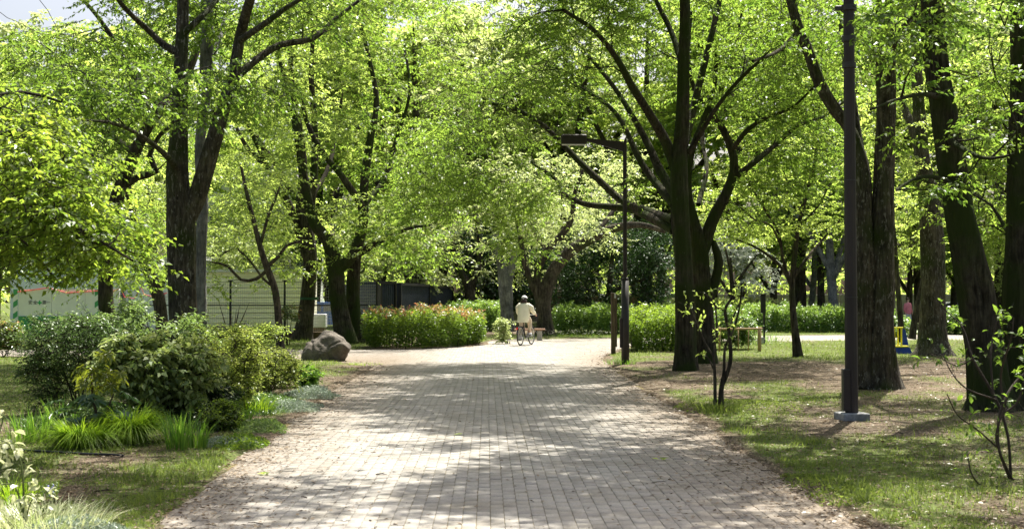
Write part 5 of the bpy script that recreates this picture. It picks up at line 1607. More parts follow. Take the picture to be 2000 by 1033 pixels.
# bluebells: each stem carries its hanging bells
r = np.random.default_rng(811)
for px, py, hh, lab in ((96, 1010, 0.235, 'bluebell with pale violet bells at the bottom left'), (104, 1014, 0.26, 'seeding bluebell stem right of the flowering one'), (84, 1006, 0.22, 'pale fading bluebell left of the flowering one')):
    b = GP(px, py)
    root = thing('bluebell', lab, 'flower', (b[0], b[1], 0.01))
    m = MB(); m.tube([(0, 0, 0), (0.004, 0, hh * 0.6), (0.012, 0, hh)], [0.0035, 0.003, 0.002], 6)
    m.build('stem', M['stem_green'], root, True)
    col = M['petal_blue'] if px == 96 else M['cream_leaf']
    for k in range(9):
        z = hh * (0.62 + 0.42 * k / 9); a = k * 2.3
        q = MB(); cx_, cy_ = 0.014 * math.cos(a) + 0.008, 0.014 * math.sin(a)
        q.tube([(cx_, cy_, z), (cx_ * 1.3, cy_ * 1.3, z - 0.008), (cx_ * 1.5, cy_ * 1.5, z - 0.018)], [0.002, 0.006, 0.008], 6)
        q.build('bell', col, root, True)


# ---- plants whose leaves can be picked one by one
def palmate(nl, R, mat, name='leaf_mesh', seed=0):
    r = np.random.default_rng(seed)
    pts = [(0, 0, 0)]
    a0, a1 = -2.35, 2.35
    rim = []
    for i in range(nl):
        a = a0 + (a1 - a0) * i / (nl - 1)
        ln = R * (1.0 - 0.32 * abs(i - (nl - 1) / 2) / ((nl - 1) / 2)) * r.uniform(0.93, 1.05)
        da = (a1 - a0) / (nl - 1)
        if i == 0:
            rim.append((a - da * 0.5, R * 0.22, -0.0))
        rim += [(a - da * 0.24, ln * 0.62, 0.02 * R), (a - da * 0.13, ln * 0.86, -0.06 * R), (a, ln, -0.20 * R), (a + da * 0.13, ln * 0.86, -0.06 * R), (a + da * 0.24, ln * 0.62, 0.02 * R)]
        rim.append((a + da * 0.5, R * (0.40 if i < nl - 1 else 0.22), 0.07 * R))
    for a, l, z in rim:
        pts.append((l * math.cos(a), l * math.sin(a), z))
    me = bpy.data.meshes.new(name)
    me.from_pydata(pts, [], [(0, i, i + 1) for i in range(1, len(pts) - 1)])
    me.update(); me.materials.append(mat)
    at = me.attributes.new('tint', 'FLOAT', 'POINT')
    at.data.foreach_set('value', np.full(len(pts), r.uniform(0.3, 0.8), dtype=np.float32))
    return me


def orient(o, pos, d, n, s=1.0):
    """leaf mesh: +X along d, +Z near n"""
    d = Vector(d).normalized(); n = Vector(n)
    y = n.cross(d).normalized(); z = d.cross(y)
    mt = Matrix((d, y, z)).transposed().to_4x4()
    o.matrix_local = Matrix.Translation(Vector(pos)) @ mt @ Matrix.Scale(s, 4)


b = GP(185, 868)
fat = thing('fatsia_plant', 'fatsia with big hand-shaped leaves, olive above and dark green below', 'plant', (b[0], b[1], 0))
r = np.random.default_rng(900)
lo_m = [palmate(8, 0.20, M['leaf_fatsia'], seed=s) for s in range(3)]
hi_m = [palmate(7, 0.13, M['leaf_olive'], seed=s + 5) for s in range(3)]
stm = [(0, 0, 0), (0.02, 0.02, 0.25), (-0.03, 0.0, 0.55), (-0.05, 0.02, 0.78)]
MB().tube(stm, [0.022, 0.018, 0.014, 0.008], 8).build('stem', M['twig'], fat, True)
MB().tube([(0.02, 0.0, 0.1), (0.12, -0.02, 0.32), (0.2, 0.0, 0.55)], [0.016, 0.012, 0.007], 8).build('stem', M['twig'], fat, True)
for i in range(58):
    upper = i >= 32
    if upper:
        top = (-0.04, 0.02, 0.62 + 0.24 * r.uniform()) if i % 2 else (0.18, 0.0, 0.50 + 0.22 * r.uniform())
        a = r.uniform(0, 2 * PI); reach = r.uniform(0.08, 0.24)
        pos = (top[0] + math.cos(a) * reach, top[1] + math.sin(a) * reach, top[2] + r.uniform(-0.06, 0.16))
        dn = (math.cos(a) * 0.8, math.sin(a) * 0.8, -r.uniform(0.5, 1.6)); nn = (math.cos(a), math.sin(a), 0.8)
        me = hi_m[i % 3]
    else:
        a = 2.4 * i; reach = r.uniform(0.15, 0.40)
        top = (0.0, 0.0, r.uniform(0.12, 0.5))
        pos = (math.cos(a) * reach * 1.25, math.sin(a) * reach, top[2] + r.uniform(0.0, 0.08))
        dn = (math.cos(a), math.sin(a), -r.uniform(0.15, 0.6)); nn = (0, 0, 1)
        me = lo_m[i % 3]
    o = link('leaf', me, fat); orient(o, pos, dn, nn, r.uniform(0.75, 1.1))
    if i % 2 == 0 or not upper:
        MB().tube([top, tuple((np.array(top) + np.array(pos)) / 2 + np.array((0, 0, 0.03))), pos], 0.0035, 5).build('leaf_stalk', M['leaf_olive'] if upper else M['stem_green'], fat, True)


def simple_leaf(Ln, W_, mat, seed=0, fold=0.18, arch=0.12):
    r = np.random.default_rng(seed)
    mid = [(0, 0, 0), (0.33 * Ln, 0, arch * Ln * 0.6), (0.68 * Ln, 0, arch * Ln * 0.6), (Ln, 0, -arch * Ln * 0.5)]
    l = [(0.33 * Ln, W_ * 0.46, arch * Ln * 0.6 + fold * W_), (0.68 * Ln, W_ * 0.40, arch * Ln * 0.55 + fold * W_)]
    pts = mid + l + [(x, -y, z) for x, y, z in l]
    fs = [(0, 1, 4), (1, 2, 5, 4), (2, 3, 5), (0, 6, 1), (1, 6, 7, 2), (2, 7, 3)]
    me = bpy.data.meshes.new('leaf_mesh'); me.from_pydata(pts, [], fs); me.update(); me.materials.append(mat)
    at = me.attributes.new('tint', 'FLOAT', 'POINT'); at.data.foreach_set('value', np.full(len(pts), r.uniform(0.2, 0.9), dtype=np.float32))
    return me


def leafy_bush(name, label, cat, base, stems, nleaf, meshes, seed, stem_mat, zmin=0.0, cluster=3, tip_bias=0.5, droop=0.0):
    """stems in local coordinates rows (x,y,z,r); every leaf an object of its own"""
    root = thing(name, label, cat, base)
    r = np.random.default_rng(seed)
    pts = []; tws = []
    for s in stems:
        sp_ = spline(s, 0.05)
        V, Q = tube_np(sp_, 8, 0.12, seed=seed)
        link('branch', mesh_np('branch_mesh', V, Q, M[stem_mat], smooth=True), root)
        dd = nrm(np.gradient(sp_[:, :3], axis=0))
        k0 = int(len(sp_) * (1 - tip_bias) )
        for i in range(k0, len(sp_)):
            pts.append((sp_[i, :3], dd[i], sp_[i, 3]))
    n = 0
    while n < nleaf:
        p, t, rr = pts[r.integers(0, len(pts))]
        if p[2] < zmin or rr > 0.016:
            if r.uniform() < 0.9:
                continue
        side = r.normal(0, 1, 3); side = side - t * side.dot(t) * 0.7; side /= np.linalg.norm(side)
        tl = r.uniform(0.05, 0.16)
        tip = p + side * tl + t * tl * 0.4 + np.array((0, 0, 0.3 - droop)) * tl * 0.5
        tws.append(tube_np(np.array([(*p, 0.0022), (*((p + tip) / 2 + r.normal(0, 0.006, 3)), 0.0018), (*tip, 0.0012)]), 4))
        for q_ in range(cluster + int(r.integers(-1, 3))):
            if n >= nleaf:
                break
            a = r.normal(0, 1, 3); a /= np.linalg.norm(a)
            f_ = r.uniform(0.35, 1.0); at_ = p * (1 - f_) + tip * f_
            dv = a * 0.9 + side * 0.7 + np.array((0, 0, 0.2 - droop))
            o = link('leaf', meshes[n % len(meshes)], root)
            orient(o, at_, dv, np.array((r.normal(0, .45), r.normal(0, .45), 1.0)), r.uniform(0.4, 1.1))
            n += 1
    V, Q = join(tws)
    link('twigs', mesh_np('twigs_mesh', V, Q, M[stem_mat], smooth=True), root, 'stuff')
    return root


lm = [simple_leaf(0.085, 0.038, M['leaf_near'], s) for s in range(5)]
def loc_stem(rows, d0, base):
    out = []
    for q in rows:
        dd = d0 + (q[3] if len(q) > 3 else 0)
        p = P(q[0], q[1], dd) - np.asarray(base)
        out.append((p[0], p[1], p[2], max(q[2] * dd / F / 2, 0.0025)))
    return out


# twiggy bush in the right foreground
dB = 11.0
bB = np.array((P(1975, 588, dB)[0], dB, 0.0)); bB[2] = 0.02
S = [[(1975, 940, 9), (1950, 870, 7), (1955, 800, 7), (1985, 745, 7, .2), (2040, 700, 7, .3)],
     [(1975, 940, 8), (1968, 850, 7), (1945, 780, 8, .1), (1900, 700, 6, .2), (1880, 640, 4, .3), (1840, 600, 3, .4)],
     [(1955, 810, 7), (1990, 780, 5), (2010, 700, 4), (2030, 640, 3)],
     [(1940, 770, 6), (1935, 700, 5, .1), (1940, 655, 4, .2), (1950, 615, 3, .2)],
     [(1960, 800, 7), (1955, 730, 6), (1975, 660, 4, -.2), (1980, 620, 3, -.2)],
     [(1950, 875, 5), (1910, 840, 4, -.2), (1870, 810, 3, -.3), (1850, 770, 3, -.4)],
     [(1975, 940, 8), (1935, 960, 5, -.2), (1900, 930, 4, -.4), (1890, 890, 3, -.4)],
     [(1990, 960, 7), (1960, 900, 5, -.3), (1945, 850, 4, -.4), (1965, 790, 3, -.4)],
     [(1900, 700, 4), (1870, 715, 3), (1840, 700, 2), (1815, 690, 2)],
     [(1945, 780, 5), (1890, 760, 4, -.1), (1860, 730, 3, -.1), (1840, 690, 2, -.1)]]
S = [[(*q[:2], q[2] * 0.75, *q[3:]) for q in s] for s in S]
S = [loc_stem(s, dB, bB) for s in S]
leafy_bush('twiggy_bush', 'twiggy bush with sparse green leaves at the right edge, in front of the mossy trunks', 'bush', bB, S, 290, lm, 91, 'twig', zmin=0.15, tip_bias=0.62)

# leaning sapling at the grass edge
dS = 18.0
bS = np.array((P(1408, 588, dS)[0], dS, 0.0)); bS[2] = 0.02
S = [[(1410, 808, 13), (1409, 760, 9), (1418, 735, 8), (1427, 700, 8), (1424, 650, 7), (1416, 605, 6), (1432, 575, 4), (1430, 540, 3)],
     [(1408, 800, 11), (1408, 760, 8), (1414, 725, 6), (1416, 680, 5), (1430, 650, 4, -.1), (1442, 610, 4, -.1), (1449, 560, 3, -.2)],
     [(1397, 792, 7), (1396, 730, 6), (1394, 690, 5), (1400, 650, 4), (1397, 600, 3), (1390, 570, 3)],
     [(1396, 700, 4), (1375, 665, 3), (1358, 625, 3), (1345, 600, 2), (1325, 590, 2)],
     [(1416, 605, 5), (1400, 600, 4), (1385, 580, 3), (1370, 570, 2)],
     [(1424, 640, 4), (1440, 600, 3, .2), (1455, 560, 2, .3)],
     [(1396, 725, 4), (1384, 700, 3, .1), (1372, 690, 2, .1)]]
S = [loc_stem(s, dS, bS) for s in S]
lm2 = [simple_leaf(0.085, 0.036, M['leaf_bright'], s + 20) for s in range(4)]
leafy_bush('small_sapling', 'small multi-stemmed leaning sapling at the edge of the grass', 'sapling', bS, S, 290, lm2, 92, 'bark', zmin=0.75, tip_bias=0.6)

# pale hanging-leaved plant in the bottom left corner
dC = 8.7
bC = np.array((P(45, 588, dC)[0], dC, 0.0)); bC[2] = 0.01
S = [[(45, 1050, 4), (46, 960, 3.5), (40, 900, 3), (22, 870, 2.5), (-20, 850, 2)],
     [(44, 1000, 4), (30, 950, 3), (5, 945, 2)], [(45, 1040, 3), (60, 980, 2.5), (80, 960, 2)],
     [(-30, 1000, 4), (-20, 900, 3), (0, 840, 3), (8, 812, 2)]]
S = [loc_stem(s, dC, bC) for s in S]
lm3 = [simple_leaf(0.085, 0.050, M['cream_leaf'], s + 40) for s in range(4)]
leafy_bush('pale_leaved_plant', 'pale cream-leaved plant with hanging leaves in the bottom left corner', 'plant', bC, S, 150, lm3, 93, 'stem_green', zmin=0.02, tip_bias=0.75, droop=0.8, cluster=2)

# ------------------------------------------------------------------ boulder
def boulder():
    b = GP(637, 706)
    d = b[1] + 0.45
    root_loc = (P(637, 588, d)[0], d, 0)
    W2 = 106 * d / F / 2
    Ht = 0.80
    planes = [((0.05, 0, 1), 0.80), ((-0.42, -0.25, 0.85), 0.60), ((-0.92, -0.3, 0.45), 0.58), ((-1, -0.2, 0.0), 0.60), ((0.46, -0.3, 0.85), 0.66), ((0.80, -0.25, 0.6), 0.64), ((1, 0, -0.55), 0.34),
              ((0.95, 0.3, 0.1), 0.62), ((-0.15, -1, 0.75), 0.50), ((0.30, -0.95, -0.15), 0.40), ((-0.45, -0.9, 0.05), 0.46), ((0.0, 1, 0.5), 0.52), ((0.6, 0.8, 0.2), 0.52), ((-0.6, 0.8, 0.2), 0.52), ((0.75, -0.6, -0.35), 0.42), ((-0.7, -0.6, 0.5), 0.60)]
    n, m = 120, 80
    r = np.random.default_rng(4)
    th = np.linspace(0.0, PI, m + 1)[:, None]; ph = np.linspace(0, 2 * PI, n, endpoint=False)[None, :]
    D = np.stack([np.sin(th) * np.cos(ph), np.sin(th) * np.sin(ph), np.cos(th) * np.ones_like(ph)], -1)
    acc = np.zeros(D.shape[:2])
    pw = 34.0
    for nn, dist in planes:
        nn = np.array(nn, float); nn /= np.linalg.norm(nn)
        c = np.maximum(D @ nn, 0) / dist
        acc += c ** pw
    rad = acc ** (-1 / pw)
    rad = np.minimum(rad, 1.3)
    X = D * rad[..., None]
    nz = fbm(X[..., 0] * 4 + X[..., 2] * 3 + 9, X[..., 1] * 4 + X[..., 2] * 2 + 4, 12, 4) - 0.5
    nz2 = vnoise(X[..., 0] * 3 + 20, X[..., 2] * 1.4 + X[..., 1] + 7, 3) - 0.5
    X = X * (1 + 0.22 * nz[..., None] + 0.20 * nz2[..., None])
    # a few deep clefts and broken facets
    cl = np.abs(vnoise(X[..., 0] * 2.6 + 31 + X[..., 2] * 0.8, X[..., 1] * 2.0 + X[..., 2] * 0.5 + 13, 8) - 0.5)
    X = X * (1 - 0.08 * np.exp(-(cl / 0.045) ** 2))[..., None]
    fac = np.round(fbm(X[..., 0] * 3 + 5, X[..., 1] * 3 + X[..., 2] * 3.5 + 8, 44, 2) * 7) / 7 - 0.5
    X = X * (1 + 0.055 * fac[..., None])
    X[..., 0] *= W2 / 0.62
    X[..., 2] = np.where(X[..., 2] < 0, X[..., 2] * 0.2, X[..., 2])
    V = X.reshape(-1, 3)
    i = np.arange(m)[:, None] * n; k = np.arange(n)[None, :]; k2 = (k + 1) % n
    Q = np.stack([i + k, i + n + k, i + n + k2, i + k2], -1).reshape(-1, 4)
    mt, nt, out = mat_base('weathered_stone')
    L = nt.links
    tc = N(nt, 'ShaderNodeTexCoord')
    n1 = N(nt, 'ShaderNodeTexNoise'); n1.inputs['Scale'].default_value = 4; n1.inputs['Detail'].default_value = 10; n1.inputs['Roughness'].default_value = .7
    L.new(tc.outputs['Object'], n1.inputs['Vector'])
    r1 = ramp(nt, [(0.3, (0.05, 0.044, 0.037)), (0.5, (0.115, 0.10, 0.083)), (0.72, (0.20, 0.18, 0.155))]); L.new(n1.outputs[0], r1.inputs[0])
    n2 = N(nt, 'ShaderNodeTexNoise'); n2.inputs['Scale'].default_value = 30; n2.inputs['Detail'].default_value = 6
    L.new(tc.outputs['Object'], n2.inputs['Vector'])
    r2 = ramp(nt, [(0.3, (0.75, 0.75, 0.75)), (0.7, (1.15, 1.15, 1.12))]); L.new(n2.outputs[0], r2.inputs[0])
    c = mixc(nt, 1.0, r1.outputs[0], r2.outputs[0], 'MULTIPLY')
    bs = N(nt, 'ShaderNodeBsdfPrincipled'); bs.inputs['Roughness'].default_value = 0.9; bs.inputs['Specular IOR Level'].default_value = 0.2
    L.new(c, bs.inputs['Base Color'])
    bp = N(nt, 'ShaderNodeBump'); bp.inputs['Strength'].default_value = 0.8; bp.inputs['Distance'].default_value = 0.03
    L.new(n1.outputs[0], bp.inputs['Height']); L.new(bp.outputs[0], bs.inputs['Normal']); L.new(bs.outputs[0], out.inputs[0])
    o = link('boulder', mesh_np('boulder_mesh', V, Q, mt, smooth=True), None, None, root_loc)
    tag(o, 'big brown-grey boulder lying at the left edge of the path', 'rock')


boulder()

# ------------------------------------------------------------------ lamp posts
M['pole'] = surf('brown_black_paint', (0.036, 0.028, 0.025), 0.55, 0.0, 0.15, 3.0, spec=0.3, stretch=(1, 1, 0.3))
M['pole2'] = surf('dark_brown_paint', (0.040, 0.036, 0.034), 0.5, 0.0, 0.15, 3.0, spec=0.4, stretch=(1, 1, 0.3))
M['concrete'] = surf('concrete', (0.27, 0.275, 0.275), 0.9, 0, 0.2, 10, 0.4, dirt=(0.03, 0.035, 0.02), dirt_amt=0.9)
M['glass_lens'] = surf('lamp_lens', (0.55, 0.56, 0.55), 0.3, 0, 0.03, 4)
b = GP(1662, 824); b[1] = 16.4; b[0] = P(1662, 588, 16.4)[0]
lp = thing('lamp_post', 'near tall brown lamp post standing on a concrete block right of the path', 'lamp post', (b[0], b[1], 0))
MB().box((0, 0, 0.03), (0.35, 0.35, 0.20), rz=0.12, bevel=0.012).build('base_block', M['concrete'], lp)
m = MB()
def fluted(m, z0, z1, r0, r1, n=48, amp=0.045, k=8):
    vs, fs = [], []
    for j, (z, rr) in enumerate(((z0, r0), (z1, r1))):
        for i in range(n):
            a = 2 * PI * i / n
            q = rr * (1 + amp * (abs(math.cos(a * k / 2)) ** 0.5 - 1))
            vs.append((q * math.cos(a), q * math.sin(a), z))
    for i in range(n):
        i2 = (i + 1) % n
        fs.append((i, i2, n + i2, n + i))
    fs.append(tuple(range(n - 1, -1, -1))); fs.append(tuple(range(n, 2 * n)))
    m.add(vs, fs)
fluted(m, 0.12, 5.1, 0.084, 0.070)
m.build('pole', M['pole'], lp)
m = MB(); fluted(m, 5.1, 7.2, 0.07, 0.062); m.build('pole', M['pole'], lp)
MB().box((-0.078, -0.02, 0.42), (0.09, 0.12, 0.54), bevel=0.01).build('service_box', M['pole2'], lp)
q = bpy.data.objects['service_box']
q2 = MB().box((-0.078, -0.083, 0.42), (0.075, 0.006, 0.50)).box((-0.078, -0.088, 0.60), (0.015, 0.006, 0.015)).build('cover_plate', M['pole'], q)
for z, rr in ((5.32, .10), (4.92, .092), (4.58, .090)):
    MB().tube([(0, 0, z - 0.035), (0, 0, z + 0.035)], rr, 24).build('collar', M['pole2'], lp)
for z in (1.6, 3.1):
    MB().tube([(0, 0, z - 0.006), (0, 0, z + 0.006)], 0.0845 if z < 2 else 0.079, 24).build('seam_band', M['pole2'], lp)
MB().box((-0.11, 0, 5.32), (0.14, 0.05, 0.06), bevel=0.008).build('bracket', M['pole2'], lp)
m = MB().tube([(0.0, 0, 6.9), (0.5, -0.05, 7.0), (1.0, -0.1, 7.0)], 0.035, 10); m.build('arm', M['pole'], lp, True)
hd = MB().box((1.25, -0.1, 6.98), (0.6, 0.26, 0.14), bevel=0.03).build('lamp_head', M['pole'], lp)
MB().box((1.25, -0.1, 6.905), (0.5, 0.2, 0.012)).build('lens', M['glass_lens'], hd)
MB().box((0.14, 0.0, 5.62), (0.12, 0.16, 0.34), bevel=0.02).build('control_box', M['pole2'], lp)

dl = 31.2
xb = P(1221, 588, dl)[0]
l2 = thing('lamp_post', 'far slim lamp post with a box lamp on an arm over the path', 'lamp post', (xb, dl, 0))
k = dl / F
ztop = P(1221, 265, dl)[2]; zst = P(1221, 546, dl)[2]
MB().tube([(0, 0, -0.02), (0, 0, zst)], [0.098, 0.094], 20).build('lower_pole', M['pole2'], l2, True)
MB().tube([(0, 0, zst), (0, 0, zst + 0.05)], [0.102, 0.06], 20).build('collar', M['pole'], l2, True)
m = MB(); n = 16
vs = []
for z in (zst, None):
    for i in range(n):
        a = 2 * PI * i / n; x, y = 0.050 * math.cos(a), 0.050 * math.sin(a)
        vs.append((x, y, zst if z else ztop - 0.10 + x * 2.0))
m.add(vs, [(i, (i + 1) % n, n + (i + 1) % n, n + i) for i in range(n)] + [tuple(range(n, 2 * n))])
m.build('upper_pole', M['pole'], l2, False)
zb = P(1210, 650, dl)[2]
MB().box((-0.10, -0.02, zb), (0.07, 0.11, 0.72), bevel=0.01).build('service_box', M['pole'], l2)
za, zb2 = ztop - 0.13, ztop - 0.33
x1 = -0.045; x2 = -76 * k
m = MB(); w = 0.03
m.add([(x1, -w, za - 0.02), (x1, w, za - 0.02), (x1, w, zb2 - 0.06), (x1, -w, zb2 - 0.06), (x2, -w, za + 0.06), (x2, w, za + 0.06), (x2, w, za), (x2, -w, za)],
      [(0, 1, 2, 3), (7, 6, 5, 4), (0, 4, 5, 1), (3, 2, 6, 7), (0, 3, 7, 4), (1, 5, 6, 2)])
m.build('arm', M['pole'], l2)
hx = (1121 - 1221) * k; hz = P(1121, 273, dl)[2]
hd = MB().box((hx, 0, hz), (50 * k, 0.26, 19 * k), bevel=0.025).build('lamp_head', M['pole'], l2)
MB().box((hx, 0, hz - 10 * k), (46 * k, 0.22, 0.012)).build('lens', M['glass_lens'], hd)
MB().tube([(hx + 25 * k, -0.1, hz - 0.1), (hx + 26 * k, -0.1, hz + 0.2), (hx + 2 * k, 0.0, hz + 0.26), (hx + 26 * k, 0.1, hz + 0.2), (hx + 25 * k, 0.1, hz - 0.1)], 0.006, 5).build('bird_guard', M['pole2'], l2)

# square wooden post left of the far lamp
M['old_wood'] = surf('old_wood', (0.075, 0.055, 0.038), 0.9, 0, 0.3, 5, 0.5, stretch=(4, 4, 0.4))
M['steel'] = surf('steel', (0.42, 0.43, 0.44), 0.4, 0.6, 0.05, 5)
dw = 37.2
xw = P(1199, 588, dw)[0]
wp = thing('wooden_post', 'dark square wooden post with a pale metal strip beside the far lamp', 'post', (xw, dw, 0))
zt = P(1199, 572, dw)[2]
MB().box((-0.02, 0, zt / 2 - 0.02), (0.13, 0.13, zt + 0.04), bevel=0.008).build('post_body', M['old_wood'], wp)
MB().box((0.068, -0.02, zt / 2 + 0.1), (0.035, 0.09, zt - 0.25)).build('side_strip', M['old_wood'], wp)
MB().box((0.03, -0.069, zt - 0.08), (0.05, 0.006, 0.14)).build('metal_plate', M['steel'], wp)

# black post with a narrow box in the lawn
ds = 45.0
xs_ = P(1491, 588, ds)[0]
sp_ = thing('sign_post', 'black post with a narrow black box standing in the lawn', 'sign post', (xs_, ds, 0))
M['black_paint'] = surf('black_paint', (0.012, 0.012, 0.013), 0.5)
MB().box((0.02, 0, 0.75), (0.06, 0.06, 1.54)).build('post_body', M['black_paint'], sp_)
bx = MB().box((-0.02, -0.05, 1.46), (0.17, 0.12, 0.66), bevel=0.012).build('box_housing', M['black_paint'], sp_)
MB().box((-0.02, -0.116, 1.80), (0.18, 0.16, 0.025)).build('hood', M['black_paint'], bx)
MB().box((-0.10, 0.0, 0.14), (0.22, 0.2, 0.30), bevel=0.02).build('footing', M['concrete'], sp_)

# wooden rail for the young planting
M['new_wood'] = surf('new_wood', (0.34, 0.24, 0.14), 0.85, 0, 0.2, 4, 0.3, stretch=(3, 3, 0.4))
dr_ = 38.5
xa, xb_ = P(1368, 588, dr_)[0], P(1484, 588, dr_)[0]
rail = thing('wooden_rail', 'low wooden log rail with thin bamboo canes behind the sapling', 'rail', (xa, dr_, 0))
zr = P(1440, 643, dr_)[2]
for x in (0.0, 0.52, 1.78 * 0.99):
    pass
for x, rr in ((0.0, .034), ((1405 - 1368) * dr_ / F, .034), ((1483 - 1368) * dr_ / F, .055)):
    MB().tube([(x, 0, -0.05), (x, 0, zr + 0.07)], rr, 10).build('post', M['new_wood'], rail, True)
for x, tlt in (((1442 - 1368) * dr_ / F, 0.0), ((1461 - 1368) * dr_ / F, 0.02)):
    MB().tube([(x, 0.03, 0), (x + tlt, 0.03, zr + 0.06)], .016, 8).build('cane', M['new_wood'], rail, True)
MB().tube([(-0.12, -0.05, zr), (1.85, -0.05, zr + 0.02)], 0.032, 10).build('top_rail', M['new_wood'], rail, True)

# ------------------------------------------------------------------ benches
M['bench_wood'] = surf('bench_wood', (0.42, 0.25, 0.16), 0.6, 0, 0.15, 3, stretch=(0.5, 4, 4))
M['bench_stone'] = surf('bench_stone', (0.40, 0.37, 0.32), 0.9, 0, 0.12, 12, 0.3)
def bench(label, px, d, Ln, rz=0.0, planks=3):
    t = thing('park_bench', label, 'bench', (P(px, 588, d)[0], d, 0.0), None, rz)
    for i in range(planks):
        MB().box((0, (i - (planks - 1) / 2) * 0.145, 0.425), (Ln, 0.135, 0.07), bevel=0.008).build('plank', M['bench_wood'], t)
    for s in (-1, 1):
        MB().box((s * (Ln / 2 - 0.22), 0, 0.19), (0.20, 0.36, 0.40), bevel=0.02).build('leg', M['bench_stone'], t)
bench('backless bench with brown planks on stone legs behind the cyclist', 1034, 51.0, 1.25)
bench('backless bench with brown planks in the distance beside the patched trunk', 1846, 64.0, 1.5)
bench('far bench with brown planks in the sunlit lawn beyond the wooden rail', 1398, 62.0, 1.6)

# yellow seat with blue cover leaning by the tree
M['yellow'] = surf('yellow_plastic', (0.70, 0.62, 0.03), 0.45, 0, 0.05)
M['blue'] = surf('blue_cloth', (0.02, 0.05, 0.32), 0.7, 0, 0.1)
dy_ = 37.5
bx_ = P(1754, 588, dy_)[0]
ys_ = thing('folding_seat', 'yellow slatted plastic seat with a blue cover between the two big trunks', 'seat', (bx_, dy_, 0.0), None, 0.1)
k = dy_ / F
for i in range(4):
    MB().box((-0.22 + i * 0.105, 0, 0.50), (0.045, 0.03, 0.52), bevel=0.006).build('slat', M['yellow'], ys_)
MB().box((-0.06, 0, 0.775), (0.42, 0.045, 0.045), bevel=0.01).build('top_bar', M['yellow'], ys_)
MB().box((-0.04, -0.14, 0.235), (0.46, 0.32, 0.05), bevel=0.012).build('seat', M['yellow'], ys_)
MB().add([(0.16, 0.05, 0.2), (0.16, 0.16, 0.2), (0.14, 0.16, 0.78), (0.14, 0.05, 0.78), (0.34, 0.05, 0.2), (0.34, 0.18, 0.2), (0.24, 0.16, 0.70), (0.24, 0.05, 0.70)],
         [(0, 1, 2, 3), (7, 6, 5, 4), (0, 4, 5, 1), (3, 2, 6, 7), (0, 3, 7, 4), (1, 5, 6, 2)]).build('back_cover', M['blue'], ys_)
MB().add([(-0.32, -0.32, 0.0), (0.30, -0.34, 0.0), (0.40, 0.10, 0.0), (-0.34, 0.08, 0.0), (-0.28, -0.26, 0.21), (0.22, -0.28, 0.21), (0.30, 0.04, 0.19), (-0.28, 0.04, 0.21)],
         [(3, 2, 1, 0), (4, 5, 6, 7), (0, 1, 5, 4), (1, 2, 6, 5), (2, 3, 7, 6), (3, 0, 4, 7)]).build('base_cover', M['blue'], ys_)

# irrigation hose
M['hose'] = surf('black_hose', (0.012, 0.013, 0.016), 0.4)
hp = [GP(*q) for q in ((-30, 884), (60, 889), (120, 892), (170, 897), (218, 899), (240, 902))]
m = MB()
m.tube([(float(p[0]), float(p[1]), float(ground_z(p[0:1], p[1:2])[0]) + 0.014) for p in hp], 0.012, 8)
tag(m.build('garden_hose', M['hose'], None, True), 'thin black hose lying on the earth in front of the lime grass mounds', 'hose')
# fallen sticks
for px, py, L_, a, lab in ((205, 968, 0.16, 0.4, 'dry forked stick lying on the lower left turf'), (745, 929, 0.10, 0.1, 'small dark twig lying on the paving'), (1760, 984, 0.10, 1.2, 'pale curled twig on the lower right turf'),
                           (316, 963, 0.07, 0.2, 'dark bark chip lying on the turf left of the paving')):
    b = GP(px, py); z = max(float(ground_z(b[0:1], b[1:2])[0]), 0.006) + 0.008
    m = MB().tube([(-L_ / 2, 0, 0.0), (0, 0.01, 0.006), (L_ / 2, -0.005, 0.0)], [0.006, 0.005, 0.002], 6)
    m.tube([(0, 0.01, 0.006), (L_ * 0.3, 0.05, 0.012)], [0.004, 0.001], 5)
    o = m.build('fallen_stick', M['twig'], None, True, None, (b[0], b[1], z)); o.rotation_euler = (0, 0, a)
    tag(o, lab, 'stick', 'sticks on the ground')

# ------------------------------------------------------------------ fence, buildings, containers
M['cream'] = surf('cream_cladding', (0.80, 0.78, 0.62), 0.7, 0, 0.04, 2)
M['roof_grey'] = surf('roof_edge', (0.55, 0.56, 0.58), 0.6, 0, 0.05)
M['grey_clad'] = surf('grey_cladding', (0.58, 0.62, 0.66), 0.6, 0, 0.06, 2)
M['dark_metal'] = surf('fence_paint', (0.018, 0.018, 0.02), 0.5)
M['wire'] = surf('wire_galvanised', (0.34, 0.34, 0.35), 0.45, 0.3)
M['white_panel'] = surf('white_panel', (0.74, 0.75, 0.78), 0.6, 0, 0.03, 2)
M['green_panel'] = surf('green_panel', (0.07, 0.30, 0.13), 0.6, 0, 0.05, 2)
M['ink'] = surf('black_lettering', (0.03, 0.03, 0.035), 0.6, 0, 0)
M['green_ink'] = surf('green_lettering', (0.03, 0.35, 0.13), 0.6, 0, 0)
M['red_tape'] = surf('red_tape', (0.62, 0.06, 0.07), 0.5)
M['window'] = surf('dark_glass', (0.06, 0.07, 0.09), 0.1, 0, 0.02, spec=0.6)
M['navy'] = surf('navy_steel', (0.022, 0.030, 0.050), 0.5, 0.2, 0.2, 3, spec=0.4)

